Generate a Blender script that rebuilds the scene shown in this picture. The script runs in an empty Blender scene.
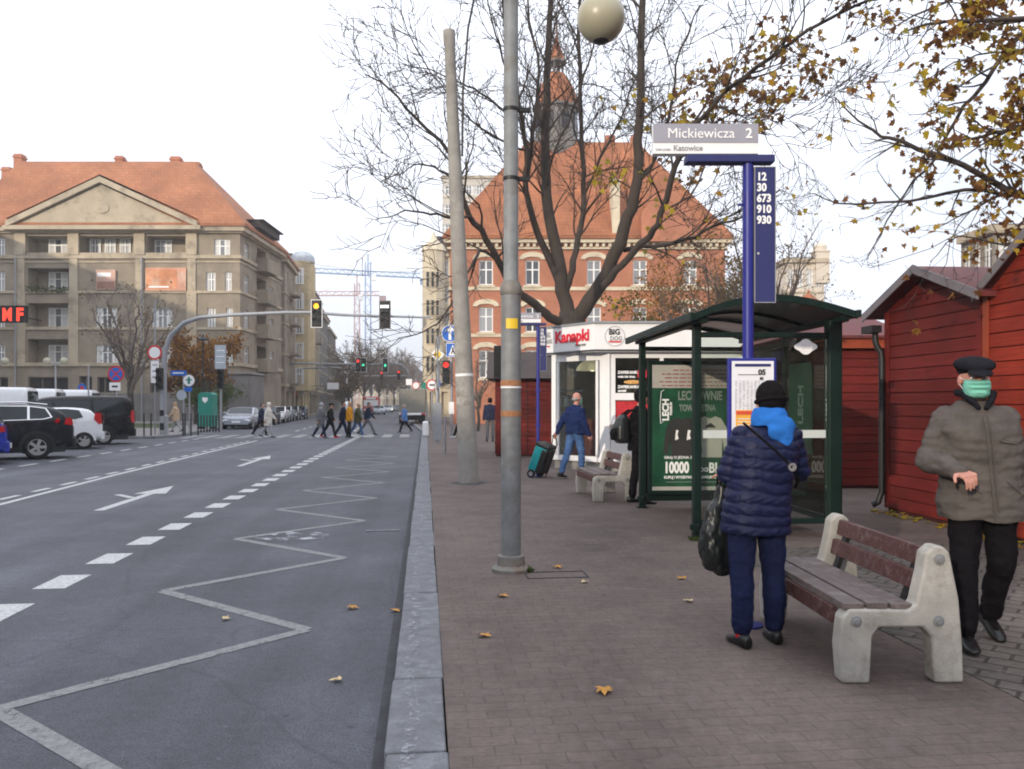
import bpy, bmesh, math, random
import numpy as np
from mathutils import Vector, Matrix, noise as mnoise
R = math.radians
S = bpy.context.scene
COL = S.collection
# ------------------------------------------------------------------ camera
TH = R(6.2)            # the camera looks 6.2 degrees to the right of the street
CT, ST = math.cos(TH), math.sin(TH)
F, HY, CZ = 800.0, 404.0, 1.6
cam_d = bpy.data.cameras.new('camera'); cam = bpy.data.objects.new('camera', cam_d); COL.objects.link(cam)
cam.location = (0, 0, CZ); cam.rotation_euler = (R(90), 0, -TH)
cam_d.sensor_width = 36; cam_d.lens = F / 1024 * 36; cam_d.shift_y = 19.5 / 1024
cam_d.clip_start = 0.05; cam_d.clip_end = 3000
cam_d.dof.use_dof = False
S.camera = cam
# ------------------------------------------------------------------ sky and sun
SUN_EL, SUN_TO = R(14), Vector((-0.62, -0.785, 0)).normalized()
w = bpy.data.worlds.new('World'); S.world = w; w.use_nodes = True
nt = w.node_tree; nt.nodes.clear()
out = nt.nodes.new('ShaderNodeOutputWorld'); bg = nt.nodes.new('ShaderNodeBackground')
sky = nt.nodes.new('ShaderNodeTexSky'); sky.sky_type = 'NISHITA'; sky.sun_disc = False
sky.sun_elevation = SUN_EL; sky.sun_rotation = math.atan2(SUN_TO.x, SUN_TO.y)
sky.dust_density = 2.0; sky.air_density = 1.0
tc = nt.nodes.new('ShaderNodeTexCoord'); mp = nt.nodes.new('ShaderNodeMapping'); mp.inputs['Scale'].default_value = (1, 1, 3.0)
nz = nt.nodes.new('ShaderNodeTexNoise'); nz.inputs['Scale'].default_value = 2.2; nz.inputs['Detail'].default_value = 6
cr = nt.nodes.new('ShaderNodeValToRGB'); cr.color_ramp.elements[0].position = 0.30; cr.color_ramp.elements[0].color = (.74, .74, .74, 1)
cr.color_ramp.elements[1].position = 0.5; cr.color_ramp.elements[1].color = (1, 1, 1, 1)
mx = nt.nodes.new('ShaderNodeMix'); mx.data_type = 'RGBA'
mx.inputs[7].default_value = (10.7, 11.2, 12.5, 1)
L = nt.links.new
L(tc.outputs['Generated'], mp.inputs['Vector']); L(mp.outputs[0], nz.inputs['Vector']); L(nz.outputs['Fac'], cr.inputs['Fac'])
L(cr.outputs['Color'], mx.inputs[0]); L(sky.outputs[0], mx.inputs[6]); sp = nt.nodes.new('ShaderNodeSeparateXYZ'); L(tc.outputs['Generated'], sp.inputs[0])
zm = nt.nodes.new('ShaderNodeMapRange'); zm.inputs[1].default_value = 0; zm.inputs[2].default_value = 1; zm.inputs[3].default_value = .86; zm.inputs[4].default_value = 1.4; L(sp.outputs[2], zm.inputs[0])
zx = nt.nodes.new('ShaderNodeVectorMath'); zx.operation = 'SCALE'; L(mx.outputs[2], zx.inputs[0]); L(zm.outputs[0], zx.inputs['Scale']); L(zx.outputs[0], bg.inputs['Color'])
bg.inputs['Strength'].default_value = 0.113; L(bg.outputs[0], out.inputs['Surface'])
sd = bpy.data.lights.new('sun', 'SUN'); sun = bpy.data.objects.new('sun', sd); COL.objects.link(sun)
sd.energy = 3.0; sd.angle = R(0.6); sd.color = (1, .87, .7)
to_sun = Vector((SUN_TO.x * math.cos(SUN_EL), SUN_TO.y * math.cos(SUN_EL), math.sin(SUN_EL)))
sun.rotation_euler = to_sun.to_track_quat('Z', 'Y').to_euler(); sun.location = (-60, -80, 60)
S.view_settings.view_transform = 'Standard'; S.view_settings.look = 'None'
S.view_settings.exposure = 0.08; S.view_settings.gamma = 1; S.view_settings.use_curve_mapping = False
S.cycles.max_bounces = 6; S.cycles.transparent_max_bounces = 24; S.cycles.use_denoising = True
S.cycles.sample_clamp_indirect = 6; S.cycles.pixel_filter_type = 'BLACKMAN_HARRIS'; S.cycles.filter_width = 1.9

# ------------------------------------------------------------------ places
def P(px, D, z=0.0):           # column px at depth D (metres along the view), height z
    xc = (px - 512) / F * D
    return Vector((xc * CT + D * ST, -xc * ST + D * CT, z))
def CF(xc, D, z=0.0): return Vector((xc * CT + D * ST, -xc * ST + D * CT, z))
def ZP(py, D): return CZ + (HY - py) / F * D
def PV(px, py, D): return P(px, D, ZP(py, D))
def SG(px, py): return P(px, 1200 / (py - HY), 0.1)     # on the pavement
def RG(px, py): return P(px, 1280 / (py - HY), 0.0)     # on the road

# ------------------------------------------------------------------ materials
MATS = {}
def nodes(name):
    m = bpy.data.materials.new(name); m.use_nodes = True
    n = m.node_tree.nodes; b = n['Principled BSDF']
    return m, n, m.node_tree.links.new, b
def mat(name, col, rough=.6, metal=0., var=.15, vs=4., bump=0., bs=40., spec=.4, emit=None, es=1., stain=None, sts=1.2, coat=0):
    if name in MATS: return MATS[name]
    m, n, l, b = nodes(name)
    b.inputs['Roughness'].default_value = rough; b.inputs['Metallic'].default_value = metal
    b.inputs['Specular IOR Level'].default_value = spec
    if coat: b.inputs['Coat Weight'].default_value = coat; b.inputs['Coat Roughness'].default_value = .05
    base = (*col, 1)
    t = n.new('ShaderNodeTexCoord')
    if var > 0:
        z = n.new('ShaderNodeTexNoise'); z.inputs['Scale'].default_value = vs; z.inputs['Detail'].default_value = 5; z.inputs['Roughness'].default_value = .65
        l(t.outputs['Object'], z.inputs['Vector'])
        mr = n.new('ShaderNodeMapRange'); mr.inputs[1].default_value = .25; mr.inputs[2].default_value = .75
        mr.inputs[3].default_value = 1 - var; mr.inputs[4].default_value = 1 + var; l(z.outputs['Fac'], mr.inputs[0])
        mu = n.new('ShaderNodeMix'); mu.data_type = 'RGBA'; mu.blend_type = 'MULTIPLY'; mu.inputs[0].default_value = 1
        mu.inputs[6].default_value = base; l(mr.outputs[0], mu.inputs[7]); last = mu.outputs[2]
        if stain:
            z2 = n.new('ShaderNodeTexNoise'); z2.inputs['Scale'].default_value = sts; z2.inputs['Detail'].default_value = 7; z2.inputs['Roughness'].default_value = .7
            l(t.outputs['Object'], z2.inputs['Vector'])
            r2 = n.new('ShaderNodeValToRGB'); r2.color_ramp.elements[0].position = .5; r2.color_ramp.elements[1].position = .72; l(z2.outputs['Fac'], r2.inputs[0])
            m2 = n.new('ShaderNodeMix'); m2.data_type = 'RGBA'; l(r2.outputs[0], m2.inputs[0]); l(last, m2.inputs[6]); m2.inputs[7].default_value = (*stain, 1); last = m2.outputs[2]
        l(last, b.inputs['Base Color'])
        mr2 = n.new('ShaderNodeMapRange'); mr2.inputs[3].default_value = max(0, rough - .1); mr2.inputs[4].default_value = min(1, rough + .12); l(z.outputs['Fac'], mr2.inputs[0]); l(mr2.outputs[0], b.inputs['Roughness'])
    else: b.inputs['Base Color'].default_value = base
    if bump:
        zb = n.new('ShaderNodeTexNoise'); zb.inputs['Scale'].default_value = bs; zb.inputs['Detail'].default_value = 4; l(t.outputs['Object'], zb.inputs['Vector'])
        bp = n.new('ShaderNodeBump'); bp.inputs['Strength'].default_value = bump; bp.inputs['Distance'].default_value = .02; l(zb.outputs['Fac'], bp.inputs['Height']); l(bp.outputs[0], b.inputs['Normal'])
    if emit: b.inputs['Emission Color'].default_value = (*emit, 1); b.inputs['Emission Strength'].default_value = es
    MATS[name] = m; return m
def brick_mat(name, c1, c2, mortar, bw, bh, ms=.012, rough=.8, var=.2, vs=.6, bump=.4, axis='XZ', rz=0., off=.5, rvar=.5, stain=None):
    m, n, l, b = nodes(name); b.inputs['Roughness'].default_value = rough; b.inputs['Specular IOR Level'].default_value = .3
    g = n.new('ShaderNodeTexCoord'); src = g.outputs['Object']
    cx = n.new('ShaderNodeSeparateXYZ'); cb = n.new('ShaderNodeCombineXYZ'); l(src, cx.inputs[0])
    if axis == 'XY': l(cx.outputs[0], cb.inputs[0]); l(cx.outputs[1], cb.inputs[1])
    else:
        ad = n.new('ShaderNodeMath'); l(cx.outputs[0], ad.inputs[0]); l(cx.outputs[1], ad.inputs[1]); l(ad.outputs[0], cb.inputs[0]); l(cx.outputs[2], cb.inputs[1])
    vec = cb.outputs[0]
    if rz:
        mp = n.new('ShaderNodeMapping'); mp.inputs['Rotation'].default_value = (0, 0, rz); l(vec, mp.inputs[0]); vec = mp.outputs[0]
    t = n.new('ShaderNodeTexBrick'); t.inputs['Scale'].default_value = 1; t.inputs['Brick Width'].default_value = bw; t.inputs['Row Height'].default_value = bh
    t.inputs['Mortar Size'].default_value = ms; t.inputs['Mortar Smooth'].default_value = .4; t.offset = off
    t.inputs['Color1'].default_value = (*c1, 1); t.inputs['Color2'].default_value = (*c2, 1); t.inputs['Mortar'].default_value = (*mortar, 1); t.inputs['Bias'].default_value = -rvar + .5
    l(vec, t.inputs['Vector'])
    z = n.new('ShaderNodeTexNoise'); z.inputs['Scale'].default_value = vs; z.inputs['Detail'].default_value = 8; z.inputs['Roughness'].default_value = .65; l(src, z.inputs[0])
    mr = n.new('ShaderNodeMapRange'); mr.inputs[1].default_value = .3; mr.inputs[2].default_value = .7; mr.inputs[3].default_value = 1 - var; mr.inputs[4].default_value = 1 + var; l(z.outputs['Fac'], mr.inputs[0])
    mu = n.new('ShaderNodeMix'); mu.data_type = 'RGBA'; mu.blend_type = 'MULTIPLY'; mu.inputs[0].default_value = 1; l(t.outputs['Color'], mu.inputs[6]); l(mr.outputs[0], mu.inputs[7])
    last = mu.outputs[2]
    if axis == 'XY':
        zf = n.new('ShaderNodeTexNoise'); zf.inputs['Scale'].default_value = 26; zf.inputs['Detail'].default_value = 5; zf.inputs['Roughness'].default_value = .8; l(src, zf.inputs[0])
        mf = n.new('ShaderNodeMapRange'); mf.inputs[1].default_value = .3; mf.inputs[2].default_value = .7; mf.inputs[3].default_value = .78; mf.inputs[4].default_value = 1.22; l(zf.outputs['Fac'], mf.inputs[0])
        pg = n.new('ShaderNodeTexNoise'); pg.inputs['Scale'].default_value = .8; pg.inputs['Detail'].default_value = 9; pg.inputs['Roughness'].default_value = .7; l(src, pg.inputs[0]); mp_ = n.new('ShaderNodeMapRange'); mp_.inputs[1].default_value = .35; mp_.inputs[2].default_value = .62; mp_.inputs[3].default_value = .76; mp_.inputs[4].default_value = 1.14; l(pg.outputs['Fac'], mp_.inputs[0])
        vg = n.new('ShaderNodeTexVoronoi'); vg.inputs['Scale'].default_value = 2.6; l(src, vg.inputs[0]); mg = n.new('ShaderNodeMapRange'); mg.inputs[1].default_value = .03; mg.inputs[2].default_value = .06; mg.inputs[3].default_value = .6; mg.inputs[4].default_value = 1; l(vg.outputs['Distance'], mg.inputs[0])
        for q_ in (mf, mg, mp_):
            mu2 = n.new('ShaderNodeMix'); mu2.data_type = 'RGBA'; mu2.blend_type = 'MULTIPLY'; mu2.inputs[0].default_value = 1; l(last, mu2.inputs[6]); l(q_.outputs[0], mu2.inputs[7]); last = mu2.outputs[2]
    if stain:
        z2 = n.new('ShaderNodeTexNoise'); z2.inputs['Scale'].default_value = 9; z2.inputs['Detail'].default_value = 6; l(src, z2.inputs[0])
        r2 = n.new('ShaderNodeValToRGB'); r2.color_ramp.elements[0].position = .55; r2.color_ramp.elements[1].position = .8; l(z2.outputs['Fac'], r2.inputs[0])
        m2 = n.new('ShaderNodeMix'); m2.data_type = 'RGBA'; l(r2.outputs[0], m2.inputs[0]); l(last, m2.inputs[6]); m2.inputs[7].default_value = (*stain, 1); last = m2.outputs[2]
    l(last, b.inputs['Base Color'])
    if bump:
        inv = n.new('ShaderNodeMath'); inv.operation = 'SUBTRACT'; inv.inputs[0].default_value = 1; l(t.outputs['Fac'], inv.inputs[1])
        zz = n.new('ShaderNodeTexNoise'); zz.inputs['Scale'].default_value = 60; l(src, zz.inputs[0])
        a2 = n.new('ShaderNodeMath'); a2.operation = 'MULTIPLY_ADD'; a2.inputs[1].default_value = .5; l(zz.outputs['Fac'], a2.inputs[0]); l(inv.outputs[0], a2.inputs[2])
        bp = n.new('ShaderNodeBump'); bp.inputs['Strength'].default_value = bump; bp.inputs['Distance'].default_value = .01; l(a2.outputs[0], bp.inputs['Height']); l(bp.outputs[0], b.inputs['Normal'])
    MATS[name] = m; return m
def glass_mat(name, tint=(.85, .9, .88), refl=1.0):
    m, n, l, b = nodes(name); n.remove(b); o = n['Material Output']
    tr = n.new('ShaderNodeBsdfTransparent'); tr.inputs[0].default_value = (*tint, 1)
    gl = n.new('ShaderNodeBsdfGlossy'); gl.inputs['Roughness'].default_value = .02; gl.inputs[0].default_value = (refl, refl, refl, 1)
    fr = n.new('ShaderNodeFresnel'); fr.inputs[0].default_value = 1.5
    mx = n.new('ShaderNodeMixShader'); l(fr.outputs[0], mx.inputs[0]); l(tr.outputs[0], mx.inputs[1]); l(gl.outputs[0], mx.inputs[2]); l(mx.outputs[0], o.inputs['Surface'])
    MATS[name] = m; return m
# ------------------------------------------------------------------ mesh helper
class MB:
    def __init__(s, M=None): s.v = []; s.f = []; s.mi = []; s.M = M or Matrix(); s.i = 0
    def add(s, vs, fs):
        k = len(s.v); M = s.M
        for v in vs: s.v.append(tuple(M @ Vector(v)))
        for f in fs: s.f.append([a + k for a in f]); s.mi.append(s.i)
        return s
    def box(s, x0, x1, y0, y1, z0, z1):
        return s.add([(x0, y0, z0), (x1, y0, z0), (x1, y1, z0), (x0, y1, z0), (x0, y0, z1), (x1, y0, z1), (x1, y1, z1), (x0, y1, z1)],
                     [(0, 3, 2, 1), (4, 5, 6, 7), (0, 1, 5, 4), (1, 2, 6, 5), (2, 3, 7, 6), (3, 0, 4, 7)])
    def cbox(s, c, d): return s.box(c[0] - d[0] / 2, c[0] + d[0] / 2, c[1] - d[1] / 2, c[1] + d[1] / 2, c[2] - d[2] / 2, c[2] + d[2] / 2)
    def prism(s, poly, z0, z1):                 # polygon in xy (ccw), extruded in z
        n = len(poly)
        return s.add([(p[0], p[1], z0) for p in poly] + [(p[0], p[1], z1) for p in poly],
                     [list(range(n))[::-1], list(range(n, 2 * n))] + [(i, (i + 1) % n, n + (i + 1) % n, n + i) for i in range(n)])
    def prism_y(s, poly, y0, y1):               # polygon in xz, extruded in y
        n = len(poly)
        return s.add([(p[0], y0, p[1]) for p in poly] + [(p[0], y1, p[1]) for p in poly],
                     [list(range(n)), list(range(n, 2 * n))[::-1]] + [(i, n + i, n + (i + 1) % n, (i + 1) % n) for i in range(n)])
    def prism_x(s, poly, x0, x1):               # polygon in yz, extruded in x
        n = len(poly)
        return s.add([(x0, p[0], p[1]) for p in poly] + [(x1, p[0], p[1]) for p in poly],
                     [list(range(n))[::-1], list(range(n, 2 * n))] + [(i, (i + 1) % n, n + (i + 1) % n, n + i) for i in range(n)])
    def poly(s, pts): return s.add(pts, [list(range(len(pts)))])
    def path(s, pts, rs, n=6, cap=True):        # a tapering tube along points
        pts = [Vector(p) for p in pts]
        if not hasattr(rs, '__len__'): rs = [rs] * len(pts)
        vs = []; fs = []; u = None
        for i, p in enumerate(pts):
            t = (pts[min(i + 1, len(pts) - 1)] - pts[max(i - 1, 0)])
            t = t.normalized() if t.length > 1e-9 else Vector((0, 0, 1))
            if u is None: u = t.orthogonal().normalized()
            else:
                u = u - t * u.dot(t); u = u.normalized() if u.length > 1e-6 else t.orthogonal().normalized()
            v2 = t.cross(u)
            for k in range(n):
                a = 2 * math.pi * k / n; vs.append(p + (u * math.cos(a) + v2 * math.sin(a)) * rs[i])
        for i in range(len(pts) - 1):
            for k in range(n): fs.append((i * n + k, i * n + (k + 1) % n, (i + 1) * n + (k + 1) % n, (i + 1) * n + k))
        if cap: fs.append(list(range(n))[::-1]); fs.append(list(range((len(pts) - 1) * n, len(pts) * n)))
        return s.add(vs, fs)
    def tube(s, a, b, r, r2=None, n=10): return s.path([a, b], [r, r if r2 is None else r2], n)
    def capsule(s, a, b, ra, rb=None, n=12, h=4):
        rb = ra if rb is None else rb; a = Vector(a); b = Vector(b); d = b - a
        t = d.normalized() if d.length > 1e-6 else Vector((0, 0, 1))
        pts = []; rs = []
        for i in range(h + 1):
            q = math.pi / 2 * (1 - i / h); pts.append(a - t * ra * math.sin(q)); rs.append(max(ra * math.cos(q), .0005))
        for i in range(h + 1):
            q = math.pi / 2 * i / h; pts.append(b + t * rb * math.sin(q)); rs.append(max(rb * math.cos(q), .0005))
        # straight frame to keep it untwisted
        u = t.orthogonal().normalized(); v2 = t.cross(u); vs = []; fs = []
        for p, r in zip(pts, rs):
            for k in range(n):
                q = 2 * math.pi * k / n; vs.append(p + (u * math.cos(q) + v2 * math.sin(q)) * r)
        m = len(pts)
        for i in range(m - 1):
            for k in range(n): fs.append((i * n + k, i * n + (k + 1) % n, (i + 1) * n + (k + 1) % n, (i + 1) * n + k))
        fs.append(list(range(n))[::-1]); fs.append(list(range((m - 1) * n, m * n)))
        return s.add(vs, fs)
    def ell(s, c, r, n=16, h=10, rot=None):
        vs = []; fs = []; c = Vector(c)
        for i in range(h + 1):
            q = math.pi * i / h
            for k in range(n):
                a = 2 * math.pi * k / n; sr = max(math.sin(q), .002)
                v = Vector((r[0] * sr * math.cos(a), r[1] * sr * math.sin(a), -r[2] * math.cos(q)))
                vs.append(c + (rot @ v if rot else v))
        for i in range(h):
            for k in range(n): fs.append((i * n + k, i * n + (k + 1) % n, (i + 1) * n + (k + 1) % n, (i + 1) * n + k))
        fs.append(list(range(n))[::-1]); fs.append(list(range(h * n, (h + 1) * n)))
        return s.add(vs, fs)
    def loft(s, rings):                         # rings: lists of equal numbers of points
        n = len(rings[0]); vs = [p for r in rings for p in r]; fs = []
        for i in range(len(rings) - 1):
            for k in range(n): fs.append((i * n + k, i * n + (k + 1) % n, (i + 1) * n + (k + 1) % n, (i + 1) * n + k))
        fs.append(list(range(n))[::-1]); fs.append(list(range((len(rings) - 1) * n, len(rings) * n)))
        return s.add(vs, fs)
    def lathe(s, prof, n=16, c=(0, 0, 0)):      # (r, z)
        return s.loft([[(c[0] + max(r, .0005) * math.cos(2 * math.pi * k / n), c[1] + max(r, .0005) * math.sin(2 * math.pi * k / n), c[2] + z) for k in range(n)] for r, z in prof])
    def stack(s, rings, n=20, p=2.3):           # (x, y, z, rx, ry) superellipses
        def e(c): return math.copysign(abs(c) ** (2 / p), c)
        return s.loft([[(x + rx * e(math.cos(2 * math.pi * k / n)), y + ry * e(math.sin(2 * math.pi * k / n)), z) for k in range(n)] for x, y, z, rx, ry in rings])
    def mesh(s, name, mats, smooth=False):
        me = bpy.data.meshes.new(name); me.from_pydata(s.v, [], s.f)
        for m in (mats if isinstance(mats, (list, tuple)) else [mats]): me.materials.append(m)
        if s.mi: me.polygons.foreach_set('material_index', s.mi)
        if smooth: me.polygons.foreach_set('use_smooth', [True] * len(s.f))
        me.update(); return me
    def build(s, name, mats, parent=None, smooth=False, bevel=0., seg=2, sub=0, angle=35):
        o = bpy.data.objects.new(name, s.mesh(name, mats, smooth or bevel > 0)); COL.objects.link(o); o.parent = parent
        if bevel:
            m = o.modifiers.new('b', 'BEVEL'); m.width = bevel; m.segments = seg; m.limit_method = 'ANGLE'; m.angle_limit = R(angle); m.harden_normals = True
        elif sub: m = o.modifiers.new('s', 'SUBSURF'); m.levels = sub; m.render_levels = sub
        elif smooth:
            try: o.data.set_sharp_from_angle(angle=R(angle))
            except Exception: pass
        return o
def tag(o, label=None, cat=None, group=None, kind=None):
    if label: o['label'] = label
    if cat: o['category'] = cat
    if group: o['group'] = group
    if kind: o['kind'] = kind
    return o
def thing(name, label, cat, loc=(0, 0, 0), rz=0., group=None):
    o = bpy.data.objects.new(name, None); COL.objects.link(o); o.location = loc; o.rotation_euler = (0, 0, rz); o.empty_display_size = .2
    return tag(o, label, cat, group)
def struct(o, kind='structure'): o['kind'] = kind; return o
KIDS = {}
def copy_tree(o, parent=None):
    c = o.copy(); COL.objects.link(c)
    if parent: c.parent = parent
    for ch in [q for q in COL.objects if q.parent == o]: copy_tree(ch, c)
    return c
def text(name, body, size, m, parent, loc, rot=(R(90), 0, 0), bold=.0, ext=.002, align='LEFT', sx=1.0, ay='BOTTOM_BASELINE'):
    cu = bpy.data.curves.new(name, 'FONT'); cu.body = body; cu.size = size; cu.extrude = ext; cu.offset = bold; cu.align_x = align; cu.align_y = ay; cu.resolution_u = 3
    t = bpy.data.objects.new(name, cu); COL.objects.link(t)
    dg = bpy.context.evaluated_depsgraph_get(); me = bpy.data.meshes.new_from_object(t.evaluated_get(dg))
    bpy.data.objects.remove(t); me.materials.clear(); me.materials.append(m)
    o = bpy.data.objects.new(name, me); COL.objects.link(o); o.parent = parent; o.location = loc; o.rotation_euler = rot; o.scale = (sx, 1, 1)
    return o
def remesh(name, mb, voxel, mats, parent, smooth=3, disp=None, fac=.5, paint=None):
    t = bpy.data.objects.new(name, mb.mesh(name, mats)); COL.objects.link(t)
    m = t.modifiers.new('r', 'REMESH'); m.mode = 'VOXEL'; m.voxel_size = voxel; m.use_smooth_shade = True
    if smooth: q = t.modifiers.new('s', 'SMOOTH'); q.factor = fac; q.iterations = smooth
    dg = bpy.context.evaluated_depsgraph_get(); me = bpy.data.meshes.new_from_object(t.evaluated_get(dg)); bpy.data.objects.remove(t)
    n = len(me.vertices)
    if disp is not None:
        co = np.empty(n * 3, 'f'); me.vertices.foreach_get('co', co); co = co.reshape(-1, 3)
        no = np.empty(n * 3, 'f'); me.vertices.foreach_get('normal', no); no = no.reshape(-1, 3)
        co = co + no * disp(co, no)[:, None]; me.vertices.foreach_set('co', co.astype('f').ravel())
    me.materials.clear()
    for q in (mats if isinstance(mats, (list, tuple)) else [mats]): me.materials.append(q)
    if paint is not None:
        fc = np.empty(len(me.polygons) * 3, 'f'); me.polygons.foreach_get('center', fc); me.polygons.foreach_set('material_index', paint(fc.reshape(-1, 3)).astype('i'))
    me.polygons.foreach_set('use_smooth', [True] * len(me.polygons)); me.update()
    o = bpy.data.objects.new(name, me); COL.objects.link(o); o.parent = parent; return o
# ------------------------------------------------------------------ material set
def ground_mats():
    # asphalt: fine aggregate, broad worn patches, darker tyre-polished strips follow the lanes
    m, n, l, b = nodes('asphalt'); t = n.new('ShaderNodeTexCoord'); src = t.outputs['Object']
    b.inputs['Specular IOR Level'].default_value = .35
    mp = n.new('ShaderNodeMapping'); mp.inputs['Scale'].default_value = (1.3, .12, 1); l(src, mp.inputs[0])
    a = n.new('ShaderNodeTexNoise'); a.inputs['Scale'].default_value = 1; a.inputs['Detail'].default_value = 5; l(mp.outputs[0], a.inputs[0])
    c = n.new('ShaderNodeTexNoise'); c.inputs['Scale'].default_value = 85; c.inputs['Detail'].default_value = 3; l(src, c.inputs[0])
    d = n.new('ShaderNodeTexNoise'); d.inputs['Scale'].default_value = 1.1; d.inputs['Detail'].default_value = 9; d.inputs['Roughness'].default_value = .7; l(src, d.inputs[0])
    r1 = n.new('ShaderNodeValToRGB'); r1.color_ramp.elements[0].position = .3; r1.color_ramp.elements[0].color = (.065, .066, .08, 1); r1.color_ramp.elements[1].position = .7; r1.color_ramp.elements[1].color = (.083, .084, .099, 1); l(a.outputs['Fac'], r1.inputs[0])
    def mul(col, fac, lo, hi, f0=.3, f1=.7):
        mr = n.new('ShaderNodeMapRange'); mr.inputs[1].default_value = f0; mr.inputs[2].default_value = f1; mr.inputs[3].default_value = lo; mr.inputs[4].default_value = hi; l(fac, mr.inputs[0])
        u = n.new('ShaderNodeMix'); u.data_type = 'RGBA'; u.blend_type = 'MULTIPLY'; u.inputs[0].default_value = 1; l(col, u.inputs[6]); l(mr.outputs[0], u.inputs[7]); return u.outputs[2]
    q = mul(r1.outputs[0], d.outputs['Fac'], .82, 1.2); q = mul(q, c.outputs['Fac'], .55, 1.45)
    # patch seam and small dark gum spots
    v = n.new('ShaderNodeTexVoronoi'); v.inputs['Scale'].default_value = 2.2; l(src, v.inputs[0])
    q = mul(q, v.outputs['Distance'], .55, 1, .02, .05)
    v2 = n.new('ShaderNodeTexVoronoi'); v2.inputs['Scale'].default_value = 5.5; v2.inputs['Randomness'].default_value = 1; l(src, v2.inputs[0]); q = mul(q, v2.outputs['Distance'], 1.9, 1, .03, .06)
    w1 = n.new('ShaderNodeTexNoise'); w1.inputs['Scale'].default_value = 1; w1.inputs['Detail'].default_value = 3; mp2 = n.new('ShaderNodeMapping'); mp2.inputs['Scale'].default_value = (1.9, .02, 1); l(src, mp2.inputs[0]); l(mp2.outputs[0], w1.inputs[0]); q = mul(q, w1.outputs['Fac'], .84, 1.16)
    bl = n.new('ShaderNodeTexNoise'); bl.inputs['Scale'].default_value = .45; bl.inputs['Detail'].default_value = 4; l(src, bl.inputs[0]); q = mul(q, bl.outputs['Fac'], .86, 1.14, .4, .6)
    cv = n.new('ShaderNodeTexVoronoi'); cv.feature = 'DISTANCE_TO_EDGE'; cv.inputs['Scale'].default_value = .35; dz = n.new('ShaderNodeTexNoise'); dz.inputs['Scale'].default_value = 1.5; dz.inputs['Detail'].default_value = 6; l(src, dz.inputs[0]); ad = n.new('ShaderNodeMix'); ad.data_type = 'VECTOR'; ad.inputs[0].default_value = .25; l(src, ad.inputs[4]); l(dz.outputs['Color'], ad.inputs[5]); l(ad.outputs[1], cv.inputs[0]); q = mul(q, cv.outputs['Distance'], .8, 1, 0.0, .005)
    e = n.new('ShaderNodeTexNoise'); e.inputs['Scale'].default_value = 14; e.inputs['Detail'].default_value = 6; e.inputs['Roughness'].default_value = .75; l(src, e.inputs[0]); q = mul(q, e.outputs['Fac'], .76, 1.2)
    sx_ = n.new('ShaderNodeSeparateXYZ'); l(src, sx_.inputs[0]); st = n.new('ShaderNodeMath'); st.operation = 'MULTIPLY_ADD'; st.inputs[1].default_value = .25; l(dz.outputs['Fac'], st.inputs[0]); l(sx_.outputs[0], st.inputs[2]); q = mul(q, st.outputs[0], 1.1, .96, -3.6, -3.35)
    v3 = n.new('ShaderNodeTexVoronoi'); v3.inputs['Scale'].default_value = 3.7; l(src, v3.inputs[0]); q = mul(q, v3.outputs['Distance'], .6, 1, .03, .09)
    l(q, b.inputs['Base Color']); b.inputs['Roughness'].default_value = .72
    bp = n.new('ShaderNodeBump'); bp.inputs['Strength'].default_value = .5; bp.inputs['Distance'].default_value = .006; l(c.outputs['Fac'], bp.inputs['Height']); l(bp.outputs[0], b.inputs['Normal'])
    MATS['asphalt'] = m
    # worn road paint
    m, n, l, b = nodes('road_paint'); t = n.new('ShaderNodeTexCoord'); z = n.new('ShaderNodeTexNoise'); z.inputs['Scale'].default_value = 30; z.inputs['Detail'].default_value = 7; z.inputs['Roughness'].default_value = .8; l(t.outputs['Object'], z.inputs[0])
    r = n.new('ShaderNodeValToRGB'); r.color_ramp.elements[0].position = .36; r.color_ramp.elements[0].color = (.2, .2, .21, 1); r.color_ramp.elements[1].position = .52; r.color_ramp.elements[1].color = (.52, .52, .51, 1); l(z.outputs['Fac'], r.inputs[0]); l(r.outputs[0], b.inputs['Base Color']); b.inputs['Roughness'].default_value = .7
    MATS['road_paint'] = m
    m, n, l, b = nodes('worn_paint'); t = n.new('ShaderNodeTexCoord'); z = n.new('ShaderNodeTexNoise'); z.inputs['Scale'].default_value = 22; z.inputs['Detail'].default_value = 8; z.inputs['Roughness'].default_value = .85; l(t.outputs['Object'], z.inputs[0])
    r = n.new('ShaderNodeValToRGB'); r.color_ramp.elements[0].position = .34; r.color_ramp.elements[0].color = (.12, .12, .125, 1); r.color_ramp.elements[1].position = .6; r.color_ramp.elements[1].color = (.25, .25, .25, 1); l(z.outputs['Fac'], r.inputs[0]); l(r.outputs[0], b.inputs['Base Color']); b.inputs['Roughness'].default_value = .7
    MATS['worn_paint'] = m
    for nm, lo, hi in (('worn_paint', .36, .46), ('road_paint', .3, .4)):
        m = MATS[nm]; n = m.node_tree.nodes; l = m.node_tree.links.new; t = n.new('ShaderNodeTexCoord'); z = n.new('ShaderNodeTexNoise'); z.inputs['Scale'].default_value = 9; z.inputs['Detail'].default_value = 12; z.inputs['Roughness'].default_value = .85; l(t.outputs['Object'], z.inputs[0])
        r = n.new('ShaderNodeValToRGB'); r.color_ramp.elements[0].position = lo; r.color_ramp.elements[1].position = hi; l(z.outputs['Fac'], r.inputs[0]); l(r.outputs[0], n['Principled BSDF'].inputs['Alpha'])
ground_mats()
brick_mat('pavers', (.132, .1, .088), (.114, .088, .078), (.09, .071, .063), .2, .1, .005, rough=.8, var=.2, vs=.9, bump=.3, axis='XY', stain=(.135, .112, .104))
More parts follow.
